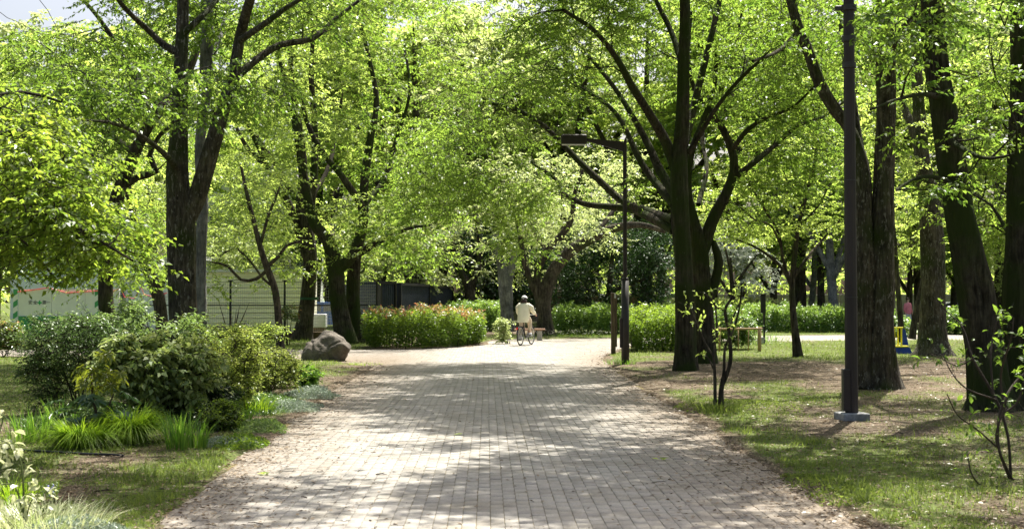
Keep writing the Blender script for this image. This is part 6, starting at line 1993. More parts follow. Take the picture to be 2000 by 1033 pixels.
# cream shed of horizontal cladding boards
dsh = 53.5
x0, x1 = P(386, 588, dsh)[0], P(592, 588, dsh)[0]
zt = P(500, 531, dsh)[2]
sh = thing('site_shed', 'cream shed of horizontal cladding boards under a flat pale roof edge, behind the wire fence', 'shed', ((x0 + x1) / 2, dsh, 0))
w = x1 - x0
MB().box((0, 2.0, zt / 2), (w - 0.06, 3.9, zt - 0.02)).build('wall', M['cream'], sh)
nb = 13
bm_ = MB().add([(-w / 2, 0, 0), (w / 2, 0, 0), (w / 2, 0, zt / nb - 0.02), (-w / 2, 0, zt / nb - 0.02), (-w / 2, 0.02, 0), (w / 2, 0.02, 0), (w / 2, 0.045, zt / nb - 0.02), (-w / 2, 0.045, zt / nb - 0.02)],
               [(0, 1, 2, 3), (7, 6, 5, 4), (0, 4, 5, 1), (3, 2, 6, 7), (0, 3, 7, 4), (1, 5, 6, 2)])
# each board tilts outwards at its foot
bm_.v[0] = (-w / 2, -0.03, 0); bm_.v[1] = (w / 2, -0.03, 0); bm_.v[2] = (w / 2, 0.0, zt / nb - 0.02); bm_.v[3] = (-w / 2, 0.0, zt / nb - 0.02)
o0 = bm_.build('cladding_board', M['cream'], sh); o0.location = (0, 0, 0.0)
for i in range(1, nb):
    o = o0.copy(); COL.objects.link(o); o.parent = sh; o.location = (0, 0, i * zt / nb)
MB().box((0, 1.95, zt + 0.05), (w + 0.25, 4.3, 0.12)).build('roof', M['roof_grey'], sh)
MB().box((w / 2 + 0.05, -0.02, zt / 2), (0.12, 0.10, zt)).build('corner_post', M['roof_grey'], sh)
MB().tube([(w / 2 + 0.2, 0.1, 0), (w / 2 + 0.2, 0.1, zt)], 0.05, 8).build('drain_pipe', M['roof_grey'], sh, True)

# building behind the shed: pale storey with windows
db = 95.0
x0, x1 = P(395, 588, db)[0], P(600, 588, db)[0]
pb = thing('pale_building', 'distant pale block glimpsed through the leaves above the cream shed', 'building', ((x0 + x1) / 2, db, 0))
zt2 = P(500, 355, db)[2]
M['far_wall'] = surf('far_wall', (0.66, 0.68, 0.72), 0.8, 0, 0.04, 1)
MB().box((0, 4, zt2 / 2), (x1 - x0, 8, zt2)).build('wall', M['far_wall'], pb)
MB().box((0, 4, zt2 + 0.1), (x1 - x0 + 0.4, 8.4, 0.25)).build('roof', M['roof_grey'], pb)
for fl in range(3):
    for i in range(4):
        wx = -(x1 - x0) / 2 + 1.1 + i * (x1 - x0 - 2.2) / 3; wz = 1.8 + fl * 2.9
        f = MB().box((wx, -0.03, wz), (1.2, 0.06, 1.2)).build('window', M['roof_grey'], pb)
        MB().box((wx, -0.07, wz), (1.06, 0.02, 1.06)).build('pane', M['window'], f)

# grey site building on the left, behind the hoarding
dg = 60.0
x0, x1 = P(20, 588, dg)[0], P(372, 588, dg)[0]
zt3 = P(200, 505, dg)[2]
gb = thing('site_building', 'grey-blue panelled site building behind the white hoarding', 'building', ((x0 + x1) / 2, dg, 0))
w = x1 - x0
MB().box((0, 3, zt3 / 2), (w, 6, zt3)).build('wall', M['grey_clad'], gb)
npn = 9
for i in range(npn):
    for fl in range(2):
        MB().box((-w / 2 + (i + .5) * w / npn, -0.02, zt3 * (0.25 + 0.5 * fl)), (w / npn - 0.05, 0.05, zt3 / 2 - 0.06)).build('wall_panel', M['grey_clad'], gb)
MB().box((0, 3, zt3 + 0.08), (w + .3, 6.4, 0.16)).build('roof', M['roof_grey'], gb)
for i in (5, 7, 8):
    f = MB().box((-w / 2 + (i + .5) * w / npn, -0.06, 1.55), (0.62, 0.05, 0.9)).build('window', M['roof_grey'], gb)
    MB().box((-w / 2 + (i + .5) * w / npn, -0.095, 1.55), (0.52, 0.02, 0.8)).build('pane', M['window'], f)

# white hoarding with lettering
dh = 50.0
xh0, xh1 = P(36, 588, dh)[0], P(232, 588, dh)[0]
zh = P(50, 565, dh)[2]; zm = P(50, 616, dh)[2]
ho = thing('site_hoarding', 'white and green site hoarding with black lettering and a green cross', 'hoarding', (xh0, dh, 0))
w = xh1 - xh0
zb_ = 0.0
pw = (1 / 3.0)
for i in range(3):
    MB().box((w * (i + .5) / 3, 0, (zh + zm) / 2), (w / 3 - 0.02, 0.05, zh - zm)).build('white_board', M['white_panel'], ho)
    MB().box((w * (i + .5) / 3, 0.01, (zm + zb_) / 2 - 0.01), (w / 3 - 0.02, 0.05, zm - zb_ - 0.03)).build('green_board', M['green_panel'], ho)
for i in range(4):
    MB().tube([(w * i / 3, 0.06, 0), (w * i / 3, 0.06, zh + 0.05)], 0.03, 8).build('post', M['wire'], ho, True)
def text(s, x, z, size, mat, parent):
    cu = bpy.data.curves.new('lettering', 'FONT'); cu.body = s; cu.size = size; cu.extrude = 0.004
    cu.align_x = 'CENTER'; cu.align_y = 'CENTER'; cu.materials.append(mat)
    tmp = bpy.data.objects.new('lettering', cu); COL.objects.link(tmp)
    bpy.context.view_layer.update()
    me = bpy.data.meshes.new_from_object(tmp.evaluated_get(bpy.context.evaluated_depsgraph_get()))
    bpy.data.objects.remove(tmp)
    o = link('lettering', me, parent); o.location = (x, -0.032, z); o.rotation_euler = (PI / 2, 0, 0)
    return o
k = dh / F
zl = P(80, 591, dh)[2]
text('安', (60 - 36) * k, zl, 8.5 * k, M['ink'], ho); text('全', (69.5 - 36) * k, zl, 8.5 * k, M['ink'], ho)
text('第', (87 - 36) * k, zl, 8.5 * k, M['ink'], ho); text('一', (95 - 36) * k, zl, 8.5 * k, M['ink'], ho)
cx_ = (78 - 36) * k; c_ = 8.5 * k
MB().box((cx_, -0.032, zl), (c_, 0.012, c_ * 0.3)).box((cx_, -0.032, zl + c_ * 0.325), (c_ * 0.3, 0.012, c_ * 0.35)).box((cx_, -0.032, zl - c_ * 0.325), (c_ * 0.3, 0.012, c_ * 0.35)).build('cross_emblem', M['green_ink'], ho)
for px_e in (31, 190):
    ce = (px_e - 36) * k
    for j in range(9):
        z0_ = zb_ + j * (zh - zb_) / 9; z1_ = z0_ + (zh - zb_) / 9
        hw = 0.085; sl = 0.12
        MB().add([(ce - hw, -0.05, z0_ - sl / 2 if j else z0_), (ce + hw, -0.05, z0_ + sl / 2 if j else z0_), (ce + hw, -0.05, z1_ + sl / 2 if j < 8 else z1_), (ce - hw, -0.05, z1_ - sl / 2 if j < 8 else z1_),
                  (ce - hw, -0.03, z0_ - sl / 2 if j else z0_), (ce + hw, -0.03, z0_ + sl / 2 if j else z0_), (ce + hw, -0.03, z1_ + sl / 2 if j < 8 else z1_), (ce - hw, -0.03, z1_ - sl / 2 if j < 8 else z1_)],
                 [(0, 1, 2, 3), (7, 6, 5, 4), (0, 4, 5, 1), (3, 2, 6, 7), (0, 3, 7, 4), (1, 5, 6, 2)]).build('corner_stripe', M['green_panel'] if j % 2 == 0 else M['white_panel'], ho)
m = MB()
m.tube([P(34, 570, dh - .1), P(95, 562, dh - .1), P(130, 572, dh - .1), P(190, 568, dh - .1), P(215, 572, dh - .1), P(235, 562, dh - .1), P(243, 580, dh - .1), P(262, 583, dh - .1), P(276, 561, dh - .1), P(281, 575, dh - .1), P(300, 580, dh - .1), P(326, 572, dh - .1)], 0.018, 5)
tag(m.build('warning_tape', M['red_tape'], None), 'red and white warning tape sagging along the hoarding and fence', 'tape')

# wire mesh fence with T-topped posts
df = 50.6
zf = P(500, 551, df)[2]; zf0 = P(500, 648, df)[2]
xf0, xf1 = P(236, 588, df)[0], P(738, 588, df)[0]
fe = thing('wire_fence', 'black-posted wire mesh fence on a low brown kerb, running behind the boulder', 'fence', (xf0, df, 0))
w = xf1 - xf0
k = df / F
for px in (240, 345, 450, 556, 662, 736):
    x = (px - 236) * k
    pst = MB().box((x, 0, zf / 2 + 0.02), (0.07, 0.07, zf + 0.04)).build('post', M['dark_metal'], fe)
    MB().box((x, 0, zf + 0.06), (0.2, 0.1, 0.045)).build('post_cap', M['dark_metal'], pst)
MB().box((w / 2, -0.045, P(500, 596, df)[2]), (w, 0.02, 0.045)).build('mid_rail', M['dark_metal'], fe)
m = MB()
xx = np.arange(0.05, w, 0.085)
for x in xx:
    m.box((x, 0, (zf + zf0) / 2), (0.006, 0.006, zf - zf0))
for z in np.arange(zf0 + .05, zf + .01, 0.12):
    m.box((w / 2, -0.01, z), (w, 0.010, 0.012))
m.build('wire_mesh', M['wire'], fe, kind='stuff')
M['kerb'] = surf('fence_kerb', (0.13, 0.09, 0.06), 0.9, 0, 0.15, 4)
nk = 8
for i in range(nk):
    MB().box((w * (i + .5) / nk, 0.0, zf0 / 2 - 0.03), (w / nk - 0.012, 0.18, zf0 + 0.06), bevel=0.01).build('kerb_stone', M['kerb'], fe)

# grey cabinet and blue car behind the fence
M['cab'] = surf('cabinet_grey', (0.45, 0.46, 0.48), 0.6, 0, 0.05)
dcb = 54.5
cb = thing('utility_cabinet', 'pale grey box cabinet on feet behind the fence, left of the paired trunks', 'cabinet', (P(624, 588, dcb)[0], dcb, 0))
MB().box((0, 0, 0.72), (0.60, 0.5, 0.58), bevel=0.03).build('housing', M['cab'], cb)
MB().box((0, -0.255, 0.72), (0.50, 0.012, 0.46)).build('door', M['cab'], cb)
MB().box((0, 0, 0.22), (0.48, 0.4, 0.42)).build('plinth', M['kerb'], cb)

M['car_blue'] = surf('car_blue', (0.03, 0.10, 0.36), 0.25, 0.1, 0.02, spec=0.6)
M['car_white'] = surf('car_white', (0.72, 0.73, 0.75), 0.3, 0, 0.02, spec=0.6)
M['tyre'] = surf('tyre_rubber', (0.015, 0.015, 0.015), 0.8)
def car(label, px, d, mat, rz=0.0):
    t = thing('parked_car', label, 'car', (P(px, 588, d)[0], d, 0.0), None, rz)
    prof = [(-2.0, .30), (-2.05, .62), (-1.95, .86), (-1.45, .95), (-0.95, 1.40), (-0.55, 1.50), (0.55, 1.50), (1.2, 1.40), (1.85, 1.02), (2.02, .95), (2.08, .60), (2.0, .30)]
    def loft(pr, y0, y1, inset, name, mt, par):
        n = len(pr)
        ring = lambda y, s: [(x * (1 - 0.02 * s), y, z if z < 0.95 else 0.95 + (z - 0.95) * (1 - 0.03 * s)) for x, z in pr]
        v = ring(y0, 1) + ring(y0 + inset, 0) + ring(y1 - inset, 0) + ring(y1, 1)
        fs = [tuple(range(n - 1, -1, -1)), tuple(range(3 * n, 4 * n))]
        for a in range(3):
            for i in range(n):
                j = (i + 1) % n
                fs.append((a * n + i, a * n + j, (a + 1) * n + j, (a + 1) * n + i))
        return MB().add(v, fs).build(name, mt, par)
    loft(prof, -0.85, 0.85, 0.08, 'body', mat, t)
    for s in (-1, 1):
        y = s * 0.857
        MB().box((-0.62, y, 1.20), (0.80, 0.02, 0.36), bevel=0).build('side_window', M['window'], t)
        MB().box((0.42, y, 1.20), (1.05, 0.02, 0.36)).build('side_window', M['window'], t)
        for x in (-1.28, 1.32):
            wh = MB().tube([(x, y - 0.1 * s, 0.31), (x, y + 0.012 * s, 0.31)], 0.31, 20).build('wheel', M['tyre'], t)
            MB().tube([(x, y + 0.0 * s, 0.31), (x, y + 0.022 * s, 0.31)], 0.18, 14).build('rim', M['roof_grey'], wh)
        MB().box((-2.03, s * 0.6, 0.72), (0.06, 0.3, 0.14)).build('headlight', M['car_white'], t)
    return t
car('blue parked car seen through the fence between the trunks behind the boulder', 640, 68, M['car_blue'])
car('white parked car seen through the fence left of the dark containers', 712, 74, M['car_white'])
car('blue parked car in the far distance behind the wooden rail', 1418, 96, M['car_blue'])
car('distant pale parked car behind the leaning mossy trunk', 1866, 84, M['car_white'])

# dark corrugated containers
def container(label, px0, px1, d0, d1, pyt):
    a = P(px0, 588, d0); b = P(px1, 588, d1)
    L_ = float(np.hypot(b[0] - a[0], b[1] - a[1])); ang = math.atan2(b[1] - a[1], b[0] - a[0])
    h = P(px0, pyt, d0)[2]
    t = thing('steel_container', label, 'container', (a[0], a[1], 0), 'dark steel containers', ang)
    n = int(L_ / 0.15)
    vs, fs = [], []
    for i in range(n):
        x = i * L_ / n; s = L_ / n
        for dx, dy in ((0, 0), (0.35, 0), (0.5, 0.045), (0.85, 0.045)):
            vs += [(x + dx * s, dy, 0.12), (x + dx * s, dy, h - 0.1)]
    vs += [(L_, 0, 0.12), (L_, 0, h - 0.1)]
    m_ = len(vs) // 2
    for i in range(m_ - 1):
        fs.append((2 * i, 2 * i + 2, 2 * i + 3, 2 * i + 1))
    MB().add(vs, fs).build('side_wall', M['navy'], t)
    MB().box((L_ / 2, 1.2, h / 2), (L_ - 0.06, 2.2, h - 0.24)).build('body', M['navy'], t)
    MB().box((L_ / 2, 0.02, h - 0.04), (L_ + .04, 0.14, 0.12)).build('top_rail', M['dark_metal'], t)
    MB().box((L_ / 2, 0.02, 0.06), (L_ + .04, 0.14, 0.12)).build('bottom_rail', M['dark_metal'], t)
    for x in (0, L_):
        MB().box((x, 0.02, h / 2), (0.12, 0.16, h)).build('corner_post', M['dark_metal'], t)
    MB().box((L_ / 2, 1.2, h - 0.02), (L_, 2.3, 0.06)).build('roof', M['navy'], t)
container('dark navy corrugated container at the left end of the row behind the hedge', 743, 772, 58, 59, 550)
container('long dark navy corrugated container above the middle of the hedge', 782, 838, 60, 66, 553)
container('dark navy corrugated container at the right end of the row', 838, 884, 67, 73, 558)

# brown low wall and white rail far behind
M['brown_wall'] = surf('brown_wall', (0.22, 0.15, 0.09), 0.9, 0, 0.15, 2)
fw = thing('garden_wall', 'distant brown wall with a white rail seen under the dark evergreen', 'wall', (P(1160, 588, 92)[0], 92, 0))
MB().box((0, 0, 0.95), (7.5, 0.25, 1.9)).build('wall_body', M['brown_wall'], fw)
MB().box((-0.2, -8, 1.10), (4.8, 0.08, 0.10)).build('rail', M['white_panel'], fw)
for i in range(5):
    MB().box((-2.3 + i * 1.05, -8, 0.54), (0.07, 0.07, 1.05)).build('rail_post', M['white_panel'], fw)
fw2 = thing('garden_wall', 'long distant grey wall behind the low hedges on the right', 'wall', (P(1560, 588, 104)[0], 104, 0))
for i in range(10):
    MB().box((-22 + i * 4.6, 0, 1.05), (4.5, 0.3, 2.1), bevel=0.02).build('wall_panel', surf('grey_wall', (0.20, 0.19, 0.18), 0.9, 0, 0.1, 2) if i == 0 else bpy.data.materials['grey_wall'], fw2)

# ------------------------------------------------------------------ bicycle and rider
M['frame_paint'] = surf('bike_paint', (0.02, 0.022, 0.028), 0.35, 0.2, 0.05, spec=0.5)
M['red_reflector'] = surf('red_reflector', (0.75, 0.03, 0.03), 0.3)
yb = 44.8
rear = np.array((P(1016.5, 588, yb)[0], yb, 0.0))
yaw = math.radians(-70)             # local +X of the bicycle turned towards +Y and a little right
bk_ = thing('bicycle', 'city bicycle with a front basket ridden away along the path', 'bicycle', rear, None, PI / 2 - math.radians(21))
WR = 0.335
def wheel(x):
    t = MB().torus((x, 0, WR), WR - 0.018, 0.02, 0, 36, 8).build('wheel', M['tyre'], bk_, True)
    MB().torus((x, 0, WR), WR - 0.045, 0.009, 0, 36, 6).build('rim', M['steel'], t, True)
    s = MB()
    for i in range(16):
        a = 2 * PI * i / 16
        s.tube([(x, 0.02 * (-1) ** i, WR), (x + (WR - .05) * math.cos(a), 0, WR + (WR - .05) * math.sin(a))], 0.0022, 4, False)
    s.build('spokes', M['steel'], t, kind='stuff')
    MB().tube([(x, -0.05, WR), (x, 0.05, WR)], 0.025, 10).build('hub', M['steel'], t, True)
wheel(0.0); wheel(1.10)
bbx = (0.46, 0, 0.28)
st = (0.33, 0, 0.80)
hdt, hdb = (0.92, 0, 0.92), (0.98, 0, 0.66)
m = MB()
m.tube([bbx, st], 0.016, 8); m.tube([bbx, (0.70, 0, 0.36), hdb], 0.019, 8); m.tube([st, (0.6, 0, 0.62), (0.955, 0, 0.78)], 0.014, 8) if False else None
m.tube([hdt, hdb], 0.02, 8)
for s in (-1, 1):
    m.tube([bbx, (0.0, 0.055 * s, WR)], 0.009, 6); m.tube([(0.345, 0, 0.72), (0.0, 0.055 * s, WR)], 0.008, 6)
    m.tube([hdb, (1.0, 0.05 * s, 0.60), (1.10, 0.055 * s, WR)], [0.014, 0.013, 0.009], 6)
m.build('frame', M['frame_paint'], bk_, True)
m = MB()
for x, a0, a1 in ((0.0, 0.1, 3.0), (1.10, 0.7, 2.9)):
    n = 14; vs = []; fs = []
    for i in range(n + 1):
        a = a0 + (a1 - a0) * i / n
        for yy in (-0.026, 0.026):
            vs.append((x + (WR + .012) * math.cos(a), yy, WR + (WR + .012) * math.sin(a)))
            vs.append((x + (WR + .016) * math.cos(a), yy, WR + (WR + .016) * math.sin(a)))
    for i in range(n):
        b0 = i * 4; b1 = b0 + 4
        fs += [(b0, b0 + 2, b1 + 2, b1), (b0 + 1, b1 + 1, b1 + 3, b0 + 3), (b0, b1, b1 + 1, b0 + 1), (b0 + 2, b0 + 3, b1 + 3, b1 + 2)]
    MB().add(vs, fs).build('mudguard', M['frame_paint'], bk_)
MB().tube([(0.345, 0, .78), (0.30, 0, .93)], 0.013, 8).build('seat_post', M['steel'], bk_, True)
MB().ellipsoid((0.27, 0, .955), (0.14, 0.09, 0.035)).build('saddle', M['tyre'], bk_, True)
MB().tube([hdt, (0.90, 0, 1.02), (0.93, 0.0, 1.06)], 0.012, 8).build('stem', M['steel'], bk_, True)
MB().tube([(0.72, -0.29, 1.05), (0.86, -0.22, 1.07), (0.93, 0.0, 1.06), (0.86, 0.22, 1.07), (0.72, 0.29, 1.05)], 0.011, 8).build('handlebar', M['steel'], bk_, True)
for s in (-1, 1):
    MB().tube([(0.69, 0.295 * s, 1.05), (0.78, 0.26 * s, 1.06)], 0.016, 8).build('grip', M['tyre'], bk_, True)
bkt = MB()
for i in range(9):
    f_ = i / 8
    bkt.tube([(1.02, -0.17 + .34 * f_, 0.82), (1.0, -0.20 + .40 * f_, 1.08)], 0.004, 4); bkt.tube([(1.24, -0.17 + .34 * f_, 0.82), (1.34, -0.20 + .40 * f_, 1.08)], 0.004, 4)
for i in range(7):
    f_ = i / 6
    for s in (-1, 1):
        bkt.tube([(1.02 + .22 * f_, .17 * s, 0.82), (1.0 + .34 * f_, .20 * s, 1.08)], 0.004, 4)
for z, x0_, x1_, y_ in ((1.08, 1.0, 1.34, .20), (.99, 1.007, 1.305, .19), (.90, 1.013, 1.27, .18), (.82, 1.02, 1.24, .17)):
    bkt.tube([(x0_, -y_, z), (x1_, -y_, z), (x1_, y_, z), (x0_, y_, z), (x0_, -y_, z)], 0.006, 4)
bkt.box((1.13, 0, .825), (0.22, 0.34, 0.008))
bkt.build('basket', M['tyre'], bk_)
MB().tube([(bbx[0], -0.05, bbx[2]), (bbx[0], -0.06, bbx[2])], 0.085, 18).build('chain_ring', M['steel'], bk_)
MB().tube([(bbx[0], -0.075, bbx[2]), (bbx[0] + 0.15, -0.085, bbx[2] + 0.08)], 0.011, 6).build('crank', M['steel'], bk_)
MB().tube([(bbx[0], 0.075, bbx[2]), (bbx[0] - 0.15, 0.085, bbx[2] - 0.08)], 0.011, 6).build('crank', M['steel'], bk_)
pedR = (bbx[0] + 0.15, -0.13, bbx[2] + 0.08); pedL = (bbx[0] - 0.15, 0.13, bbx[2] - 0.08)
for p in (pedR, pedL):
    MB().box(p, (0.09, 0.08, 0.022)).build('pedal', M['tyre'], bk_)
MB().box((-0.33, 0.0, 0.60), (0.02, 0.05, 0.07)).build('rear_reflector', M['red_reflector'], bk_)
MB().box((0.52, -0.07, 0.30), (0.42, 0.02, 0.09), bevel=0.008).build('chain_guard', M['frame_paint'], bk_)

M['skin'] = surf('skin', (0.55, 0.36, 0.27), 0.6, 0, 0.03)
M['hair'] = surf('dark_hair', (0.035, 0.018, 0.012), 0.5, 0, 0.2, 20)
M['shirt_cream'] = surf('cream_shirt', (0.74, 0.70, 0.52), 0.8, 0, 0.04, 6)
M['trousers_beige'] = surf('beige_trousers', (0.55, 0.46, 0.34), 0.8, 0, 0.04, 6)
M['white_cap'] = surf('white_cap', (0.72, 0.72, 0.68), 0.8, 0, 0.02)
M['shoe'] = surf('white_shoe', (0.62, 0.64, 0.68), 0.6, 0, 0.03)


def skinned(name, chains, mat, parent, root_idx=0, lvl=1):
    """chains: list of lists of ((x,y,z), (rx,ry)) that share identical points to branch; grown with a skin modifier"""
    vs, es, rr = [], [], []
    idx = {}
    def vid(p, r_):
        kx = tuple(round(c, 4) for c in p)
        if kx not in idx:
            idx[kx] = len(vs); vs.append(kx); rr.append(r_)
        return idx[kx]
    for ch in chains:
        ids = [vid(p, r_) for p, r_ in ch]
        for a, b in zip(ids, ids[1:]):
            es.append((a, b))
    me = bpy.data.meshes.new(name + '_mesh'); me.from_pydata(vs, es, []); me.update()
    o = link(name, me, parent)
    sk = o.modifiers.new('skin', 'SKIN'); sk.use_smooth_shade = True
    if not me.skin_vertices:
        bpy.context.view_layer.objects.active = o
    for i, r_ in enumerate(rr):
        me.skin_vertices[0].data[i].radius = r_ if hasattr(r_, '__len__') else (r_, r_)
        me.skin_vertices[0].data[i].use_root = (i == root_idx)
    ss = o.modifiers.new('sub', 'SUBSURF'); ss.levels = lvl; ss.render_levels = lvl
    me.materials.append(mat)
    return o


def hand(side, wrist, fwd, parent_chain_r=0.026):
    """finger chains from the wrist: palm then four fingers and a thumb curling round a bar"""
    w = np.array(wrist, float); f = np.array(fwd, float); f /= np.linalg.norm(f)
    lat = np.array((f[1], -f[0], 0.0)) * side; lat /= np.linalg.norm(lat) + 1e-9
    palm = w + f * 0.055
    ch = [[(tuple(w), (.024, .02)), (tuple(palm), (.032, .018))]]
    for i in range(4):
        o_ = lat * (i - 1.5) * 0.020
        ln = (0.030, 0.034, 0.032, 0.026)[i]
        p1 = palm + f * 0.03 + o_; p2 = p1 + f * ln * 0.6 + np.array((0, 0, -ln * 0.7)); p3 = p2 + np.array((0, 0, -ln * 0.7)) - f * ln * 0.5
        ch.append([(tuple(palm), (.032, .018)), (tuple(p1), .0095), (tuple(p2), .0085), (tuple(p3), .007)])
    t1 = w + f * 0.03 - lat * 0.032; t2 = t1 + f * 0.03 + np.array((0, 0, -0.02))
    ch.append([(tuple(w), (.024, .02)), (tuple(t1), .010), (tuple(t2), .008)])
    return ch


rd = thing('person', 'person in a loose cream shirt and white cap riding the bicycle away', 'person', rear, None, PI / 2 - math.radians(21))
hip = (0.30, 0, 1.00)
kR, kL = (0.66, -0.10, 0.86), (0.50, 0.10, 0.62)
aR, aL = (pedR[0] - 0.02, -0.12, pedR[2] + 0.11), (pedL[0] - 0.03, 0.12, pedL[2] + 0.12)
shR, shL = (0.36, -0.165, 1.40), (0.36, 0.165, 1.40)
eR, eL = (0.47, -0.265, 1.20), (0.47, 0.265, 1.20)
wR, wL = (0.67, -0.30, 1.09), (0.67, 0.30, 1.09)
body = [[(hip, (.15, .12)), ((0.31, 0, 1.15), (.13, .11)), ((0.34, 0, 1.32), (.155, .11)), ((0.36, 0, 1.43), (.09, .08)), ((0.375, 0, 1.50), (.048, .048)), ((0.39, 0, 1.57), (.06, .068)), ((0.395, 0, 1.64), (.078, .092)), ((0.395, 0, 1.70), (.060, .072))],
        [((0.36, 0, 1.43), (.09, .08)), (shR, .045), (eR, .040), (wR, .026)], [((0.36, 0, 1.43), (.09, .08)), (shL, .045), (eL, .040), (wL, .026)],
        [(hip, (.15, .12)), ((0.36, -0.09, 0.97), .095), (kR, .062), (aR, .038), ((aR[0] + .03, aR[1], aR[2] - .06), .036), ((aR[0] + .14, aR[1], aR[2] - .08), .030)],
        [(hip, (.15, .12)), ((0.34, 0.09, 0.96), .095), (kL, .062), (aL, .038), ((aL[0] + .03, aL[1], aL[2] - .06), .036), ((aL[0] + .14, aL[1], aL[2] - .08), .030)]]
body += hand(-1, wR, (0.9, 0.0, -0.35)) + hand(1, wL, (0.9, 0.0, -0.35))
skinned('body', body, M['skin'], rd)
MB().ellipsoid((0.475, 0, 1.625), (0.018, 0.014, 0.02), 8, 6).build('nose', M['skin'], rd, True)
for s in (-1, 1):
    MB().ellipsoid((0.39, 0.083 * s, 1.635), (0.018, 0.01, 0.03), 8, 6).build('ear', M['skin'], rd, True)
MB().ellipsoid((0.375, 0, 1.615), (0.10, 0.098, 0.105)).ellipsoid((0.315, 0, 1.53), (0.07, 0.12, 0.10)).ellipsoid((0.345, -0.08, 1.50), (0.04, 0.05, 0.065)).ellipsoid((0.345, 0.07, 1.49), (0.04, 0.05, 0.06)).build('hair', M['hair'], rd, True)
# cap: dome, open at the back, brim forward
vs, fs = [], []
n, mm2 = 20, 6
for i in range(mm2 + 1):
    th = 0.02 + 1.30 * i / mm2
    for kk in range(n):
        ph = 2 * PI * kk / n
        vs.append((0.392 + 0.112 * math.sin(th) * math.cos(ph), 0.104 * math.sin(th) * math.sin(ph), 1.645 + 0.105 * math.cos(th)))
for i in range(mm2):
    for kk in range(n):
        if i == mm2 - 1 and kk in (9, 10):
            continue
        k2 = (kk + 1) % n
        fs.append((i * n + kk, (i + 1) * n + kk, (i + 1) * n + k2, i * n + k2))
cp = MB().add(vs, fs).build('cap', M['white_cap'], rd, True)
MB().tube([(0.283, -0.05, 1.655), (0.277, 0, 1.652), (0.283, 0.05, 1.655)], 0.006, 6).tube([(0.277, 0, 1.652), (0.285, 0.0, 1.60)], 0.009, 6).build('cap_strap', M['white_cap'], cp)
MB().ellipsoid((0.52, 0, 1.655), (0.075, 0.075, 0.008)).build('brim', M['white_cap'], cp, True)
# loose shirt: lofted rings, flaring at the hem, and two sleeves
def loft(rings, name, mat, parent, n=20, closed_top=True, wob=0.0, seed=0):
    r = np.random.default_rng(seed)
    vs, fs = [], []
    for j, (c, rx, ry) in enumerate(rings):
        for i in range(n):
            a = 2 * PI * i / n
            w_ = 1 + wob * (j / len(rings)) * math.sin(a * 5 + j * 0.9 + seed) + wob * 0.5 * r.normal()
            vs.append((c[0] + rx * math.cos(a) * w_, c[1] + ry * math.sin(a) * w_, c[2]))
    for j in range(len(rings) - 1):
        for i in range(n):
            i2 = (i + 1) % n
            fs.append((j * n + i, (j + 1) * n + i, (j + 1) * n + i2, j * n + i2))
    if closed_top:
        fs.append(tuple(range(n)))
    return MB().add(vs, fs).build(name, mat, parent, True)
shirt = loft([((0.365, 0, 1.50), .055, .055), ((0.36, 0, 1.485), .085, .12), ((0.355, 0, 1.455), .12, .185), ((0.345, 0, 1.36), .14, .20), ((0.335, 0, 1.22), .155, .215), ((0.32, 0, 1.06), .17, .225), ((0.30, 0, .94), .18, .215), ((0.28, 0.03, .80), .17, .20)],
             'shirt', M['shirt_cream'], rd, 24, True, 0.035, 2)
for s, sh_, e_, w_ in ((-1, shR, eR, wR), (1, shL, eL, wL)):
    MB().tube([(sh_[0], sh_[1] * 0.8, sh_[2] + 0.02), (0.41, s * 0.26, 1.33), (e_[0], e_[1] + s * .01, e_[2]), (0.57, s * 0.305, 1.135), (w_[0] - 0.02, w_[1], w_[2] + 0.01)], [0.078, 0.078, 0.072, 0.060, 0.045], 14).build('sleeve', M['shirt_cream'], shirt, True)
tr = MB()
for s, k_, a_ in ((-1, kR, aR), (1, kL, aL)):
    tr.tube([(0.29, s * 0.06, 0.99), (0.38, s * 0.10, 0.965), (k_[0] - 0.06, k_[1], k_[2] + 0.03), (k_[0], k_[1], k_[2] - 0.02), ((k_[0] + a_[0]) / 2, a_[1], (k_[2] + a_[2]) / 2), (a_[0], a_[1], a_[2] + 0.05)], [0.12, 0.115, 0.088, 0.082, 0.072, 0.058], 14)
tr.build('trousers', M['trousers_beige'], rd, True)
for a_ in (aR, aL):
    MB().ellipsoid((a_[0] + 0.07, a_[1], a_[2] - 0.07), (0.135, 0.046, 0.045), 14, 8).build('shoe', M['shoe'], rd, True)


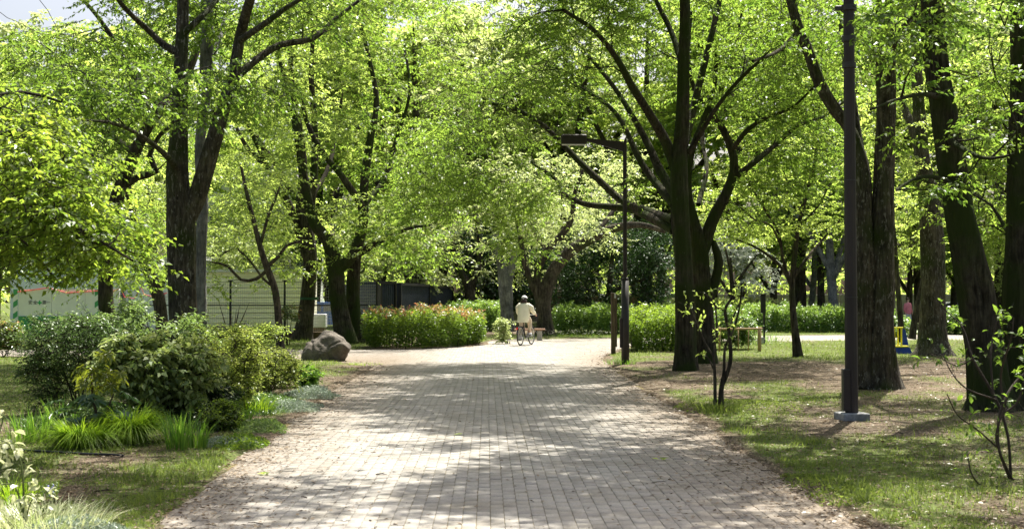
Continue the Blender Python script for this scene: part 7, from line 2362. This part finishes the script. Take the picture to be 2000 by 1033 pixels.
# ------------------------------------------------------------------ two people further off
def walker(label, px, d, shirt_mat, leg_mat, hair_mat, face=1.0, h=1.7, rz=0.0, hat=None, z0=0.0):
    s = h / 1.7
    t = thing('person', label, 'person', (P(px, 588, d)[0], d, z0), None, rz)
    S = lambda p: tuple(c * s for c in p)
    ch = [[(S((0, 0, .92)), (.15 * s, .11 * s)), (S((0, 0, 1.12)), (.13 * s, .10 * s)), (S((0, 0, 1.30)), (.16 * s, .11 * s)), (S((0, 0, 1.40)), (.09 * s, .08 * s)), (S((0, 0, 1.47)), (.05 * s, .05 * s)), (S((0, -0.01, 1.55)), (.066 * s, .078 * s)), (S((0, -0.01, 1.63)), (.074 * s, .09 * s)), (S((0, 0, 1.68)), (.05 * s, .06 * s))]]
    for q in (-1, 1):
        ch.append([(S((0, 0, 1.40)), (.09 * s, .08 * s)), (S((.18 * q, 0, 1.37)), .055 * s), (S((.24 * q, .02, 1.12)), .042 * s), (S((.25 * q, -.08, .90)), .028 * s), (S((.25 * q, -.10, .83)), (.03 * s, .018 * s))])
        ch.append([(S((0, 0, .92)), (.15 * s, .11 * s)), (S((.09 * q, 0, .86)), .09 * s), (S((.10 * q, -.06 * q, .48)), .06 * s), (S((.10 * q, .04 * q, .09)), .04 * s), (S((.10 * q, .04 * q - .10, .04)), .03 * s)])
        for i in range(4):
            b_ = np.array((.25 * q, -.10, .83)); o_ = np.array((0, (i - 1.5) * 0.017, 0))
            ch.append([(S(tuple(b_)), (.03 * s, .018 * s)), (S(tuple(b_ + o_ + np.array((0, -.004, -.045)))), .009 * s), (S(tuple(b_ + o_ + np.array((-.01 * q, -.01, -.085 + 0.006 * abs(i - 1.5))))), .007 * s)])
    skinned('body', ch, M['skin'], t)
    MB().ellipsoid(S((0, -0.098, 1.60)), S((.014, .018, .02)), 8, 6).build('nose', M['skin'], t, True)
    MB().ellipsoid(S((0, 0.012, 1.645)), S((.088, .100, .085))).build('hat' if hat else 'hair', hat or hair_mat, t, True)
    sh2 = loft([(S((0, 0, 1.46)), .06 * s, .06 * s), (S((0, 0, 1.42)), .15 * s, .10 * s), (S((0, 0, 1.36)), .20 * s, .13 * s), (S((0, 0, 1.15)), .19 * s, .14 * s), (S((0, 0, .93)), .195 * s, .15 * s), (S((0, 0, .86)), .19 * s, .15 * s)], 'shirt', shirt_mat, t, 18, True, .02)
    for q in (-1, 1):
        MB().tube([S((.15 * q, 0, 1.40)), S((.21 * q, .01, 1.25)), S((.245 * q, .01, 1.10)), S((.25 * q, -.06, .95))], [.07 * s, .066 * s, .055 * s, .042 * s], 12).build('sleeve', shirt_mat, sh2, True)
        MB().tube([S((.075 * q, 0, .93)), S((.095 * q, -.01, .80)), S((.10 * q, -.055 * q, .48)), S((.10 * q, .035 * q, .10))], [.11 * s, .10 * s, .08 * s, .065 * s], 12).build('trouser_leg', leg_mat, t, True)
        MB().ellipsoid(S((.10 * q, .04 * q - .05, .035)), S((.045, .125, .04)), 12, 8).build('shoe', M['tyre'], t, True)
    return t


walker('person in a pink shirt and pale trousers walking beyond the lawn, between the trunks', 1773, 68.0, surf('pink_shirt', (0.62, 0.20, 0.24), 0.8), surf('pale_trousers', (0.55, 0.56, 0.58), 0.8), M['hair'], h=1.72, rz=0.5)
walker('person dressed in white with a pale hat behind the hedges right of the far lamp', 1272, 74.0, surf('white_shirt', (0.70, 0.70, 0.70), 0.8), M['trousers_beige'], M['hair'], h=1.64, rz=2.2, hat=surf('pale_hat', (0.45, 0.52, 0.58), 0.7))
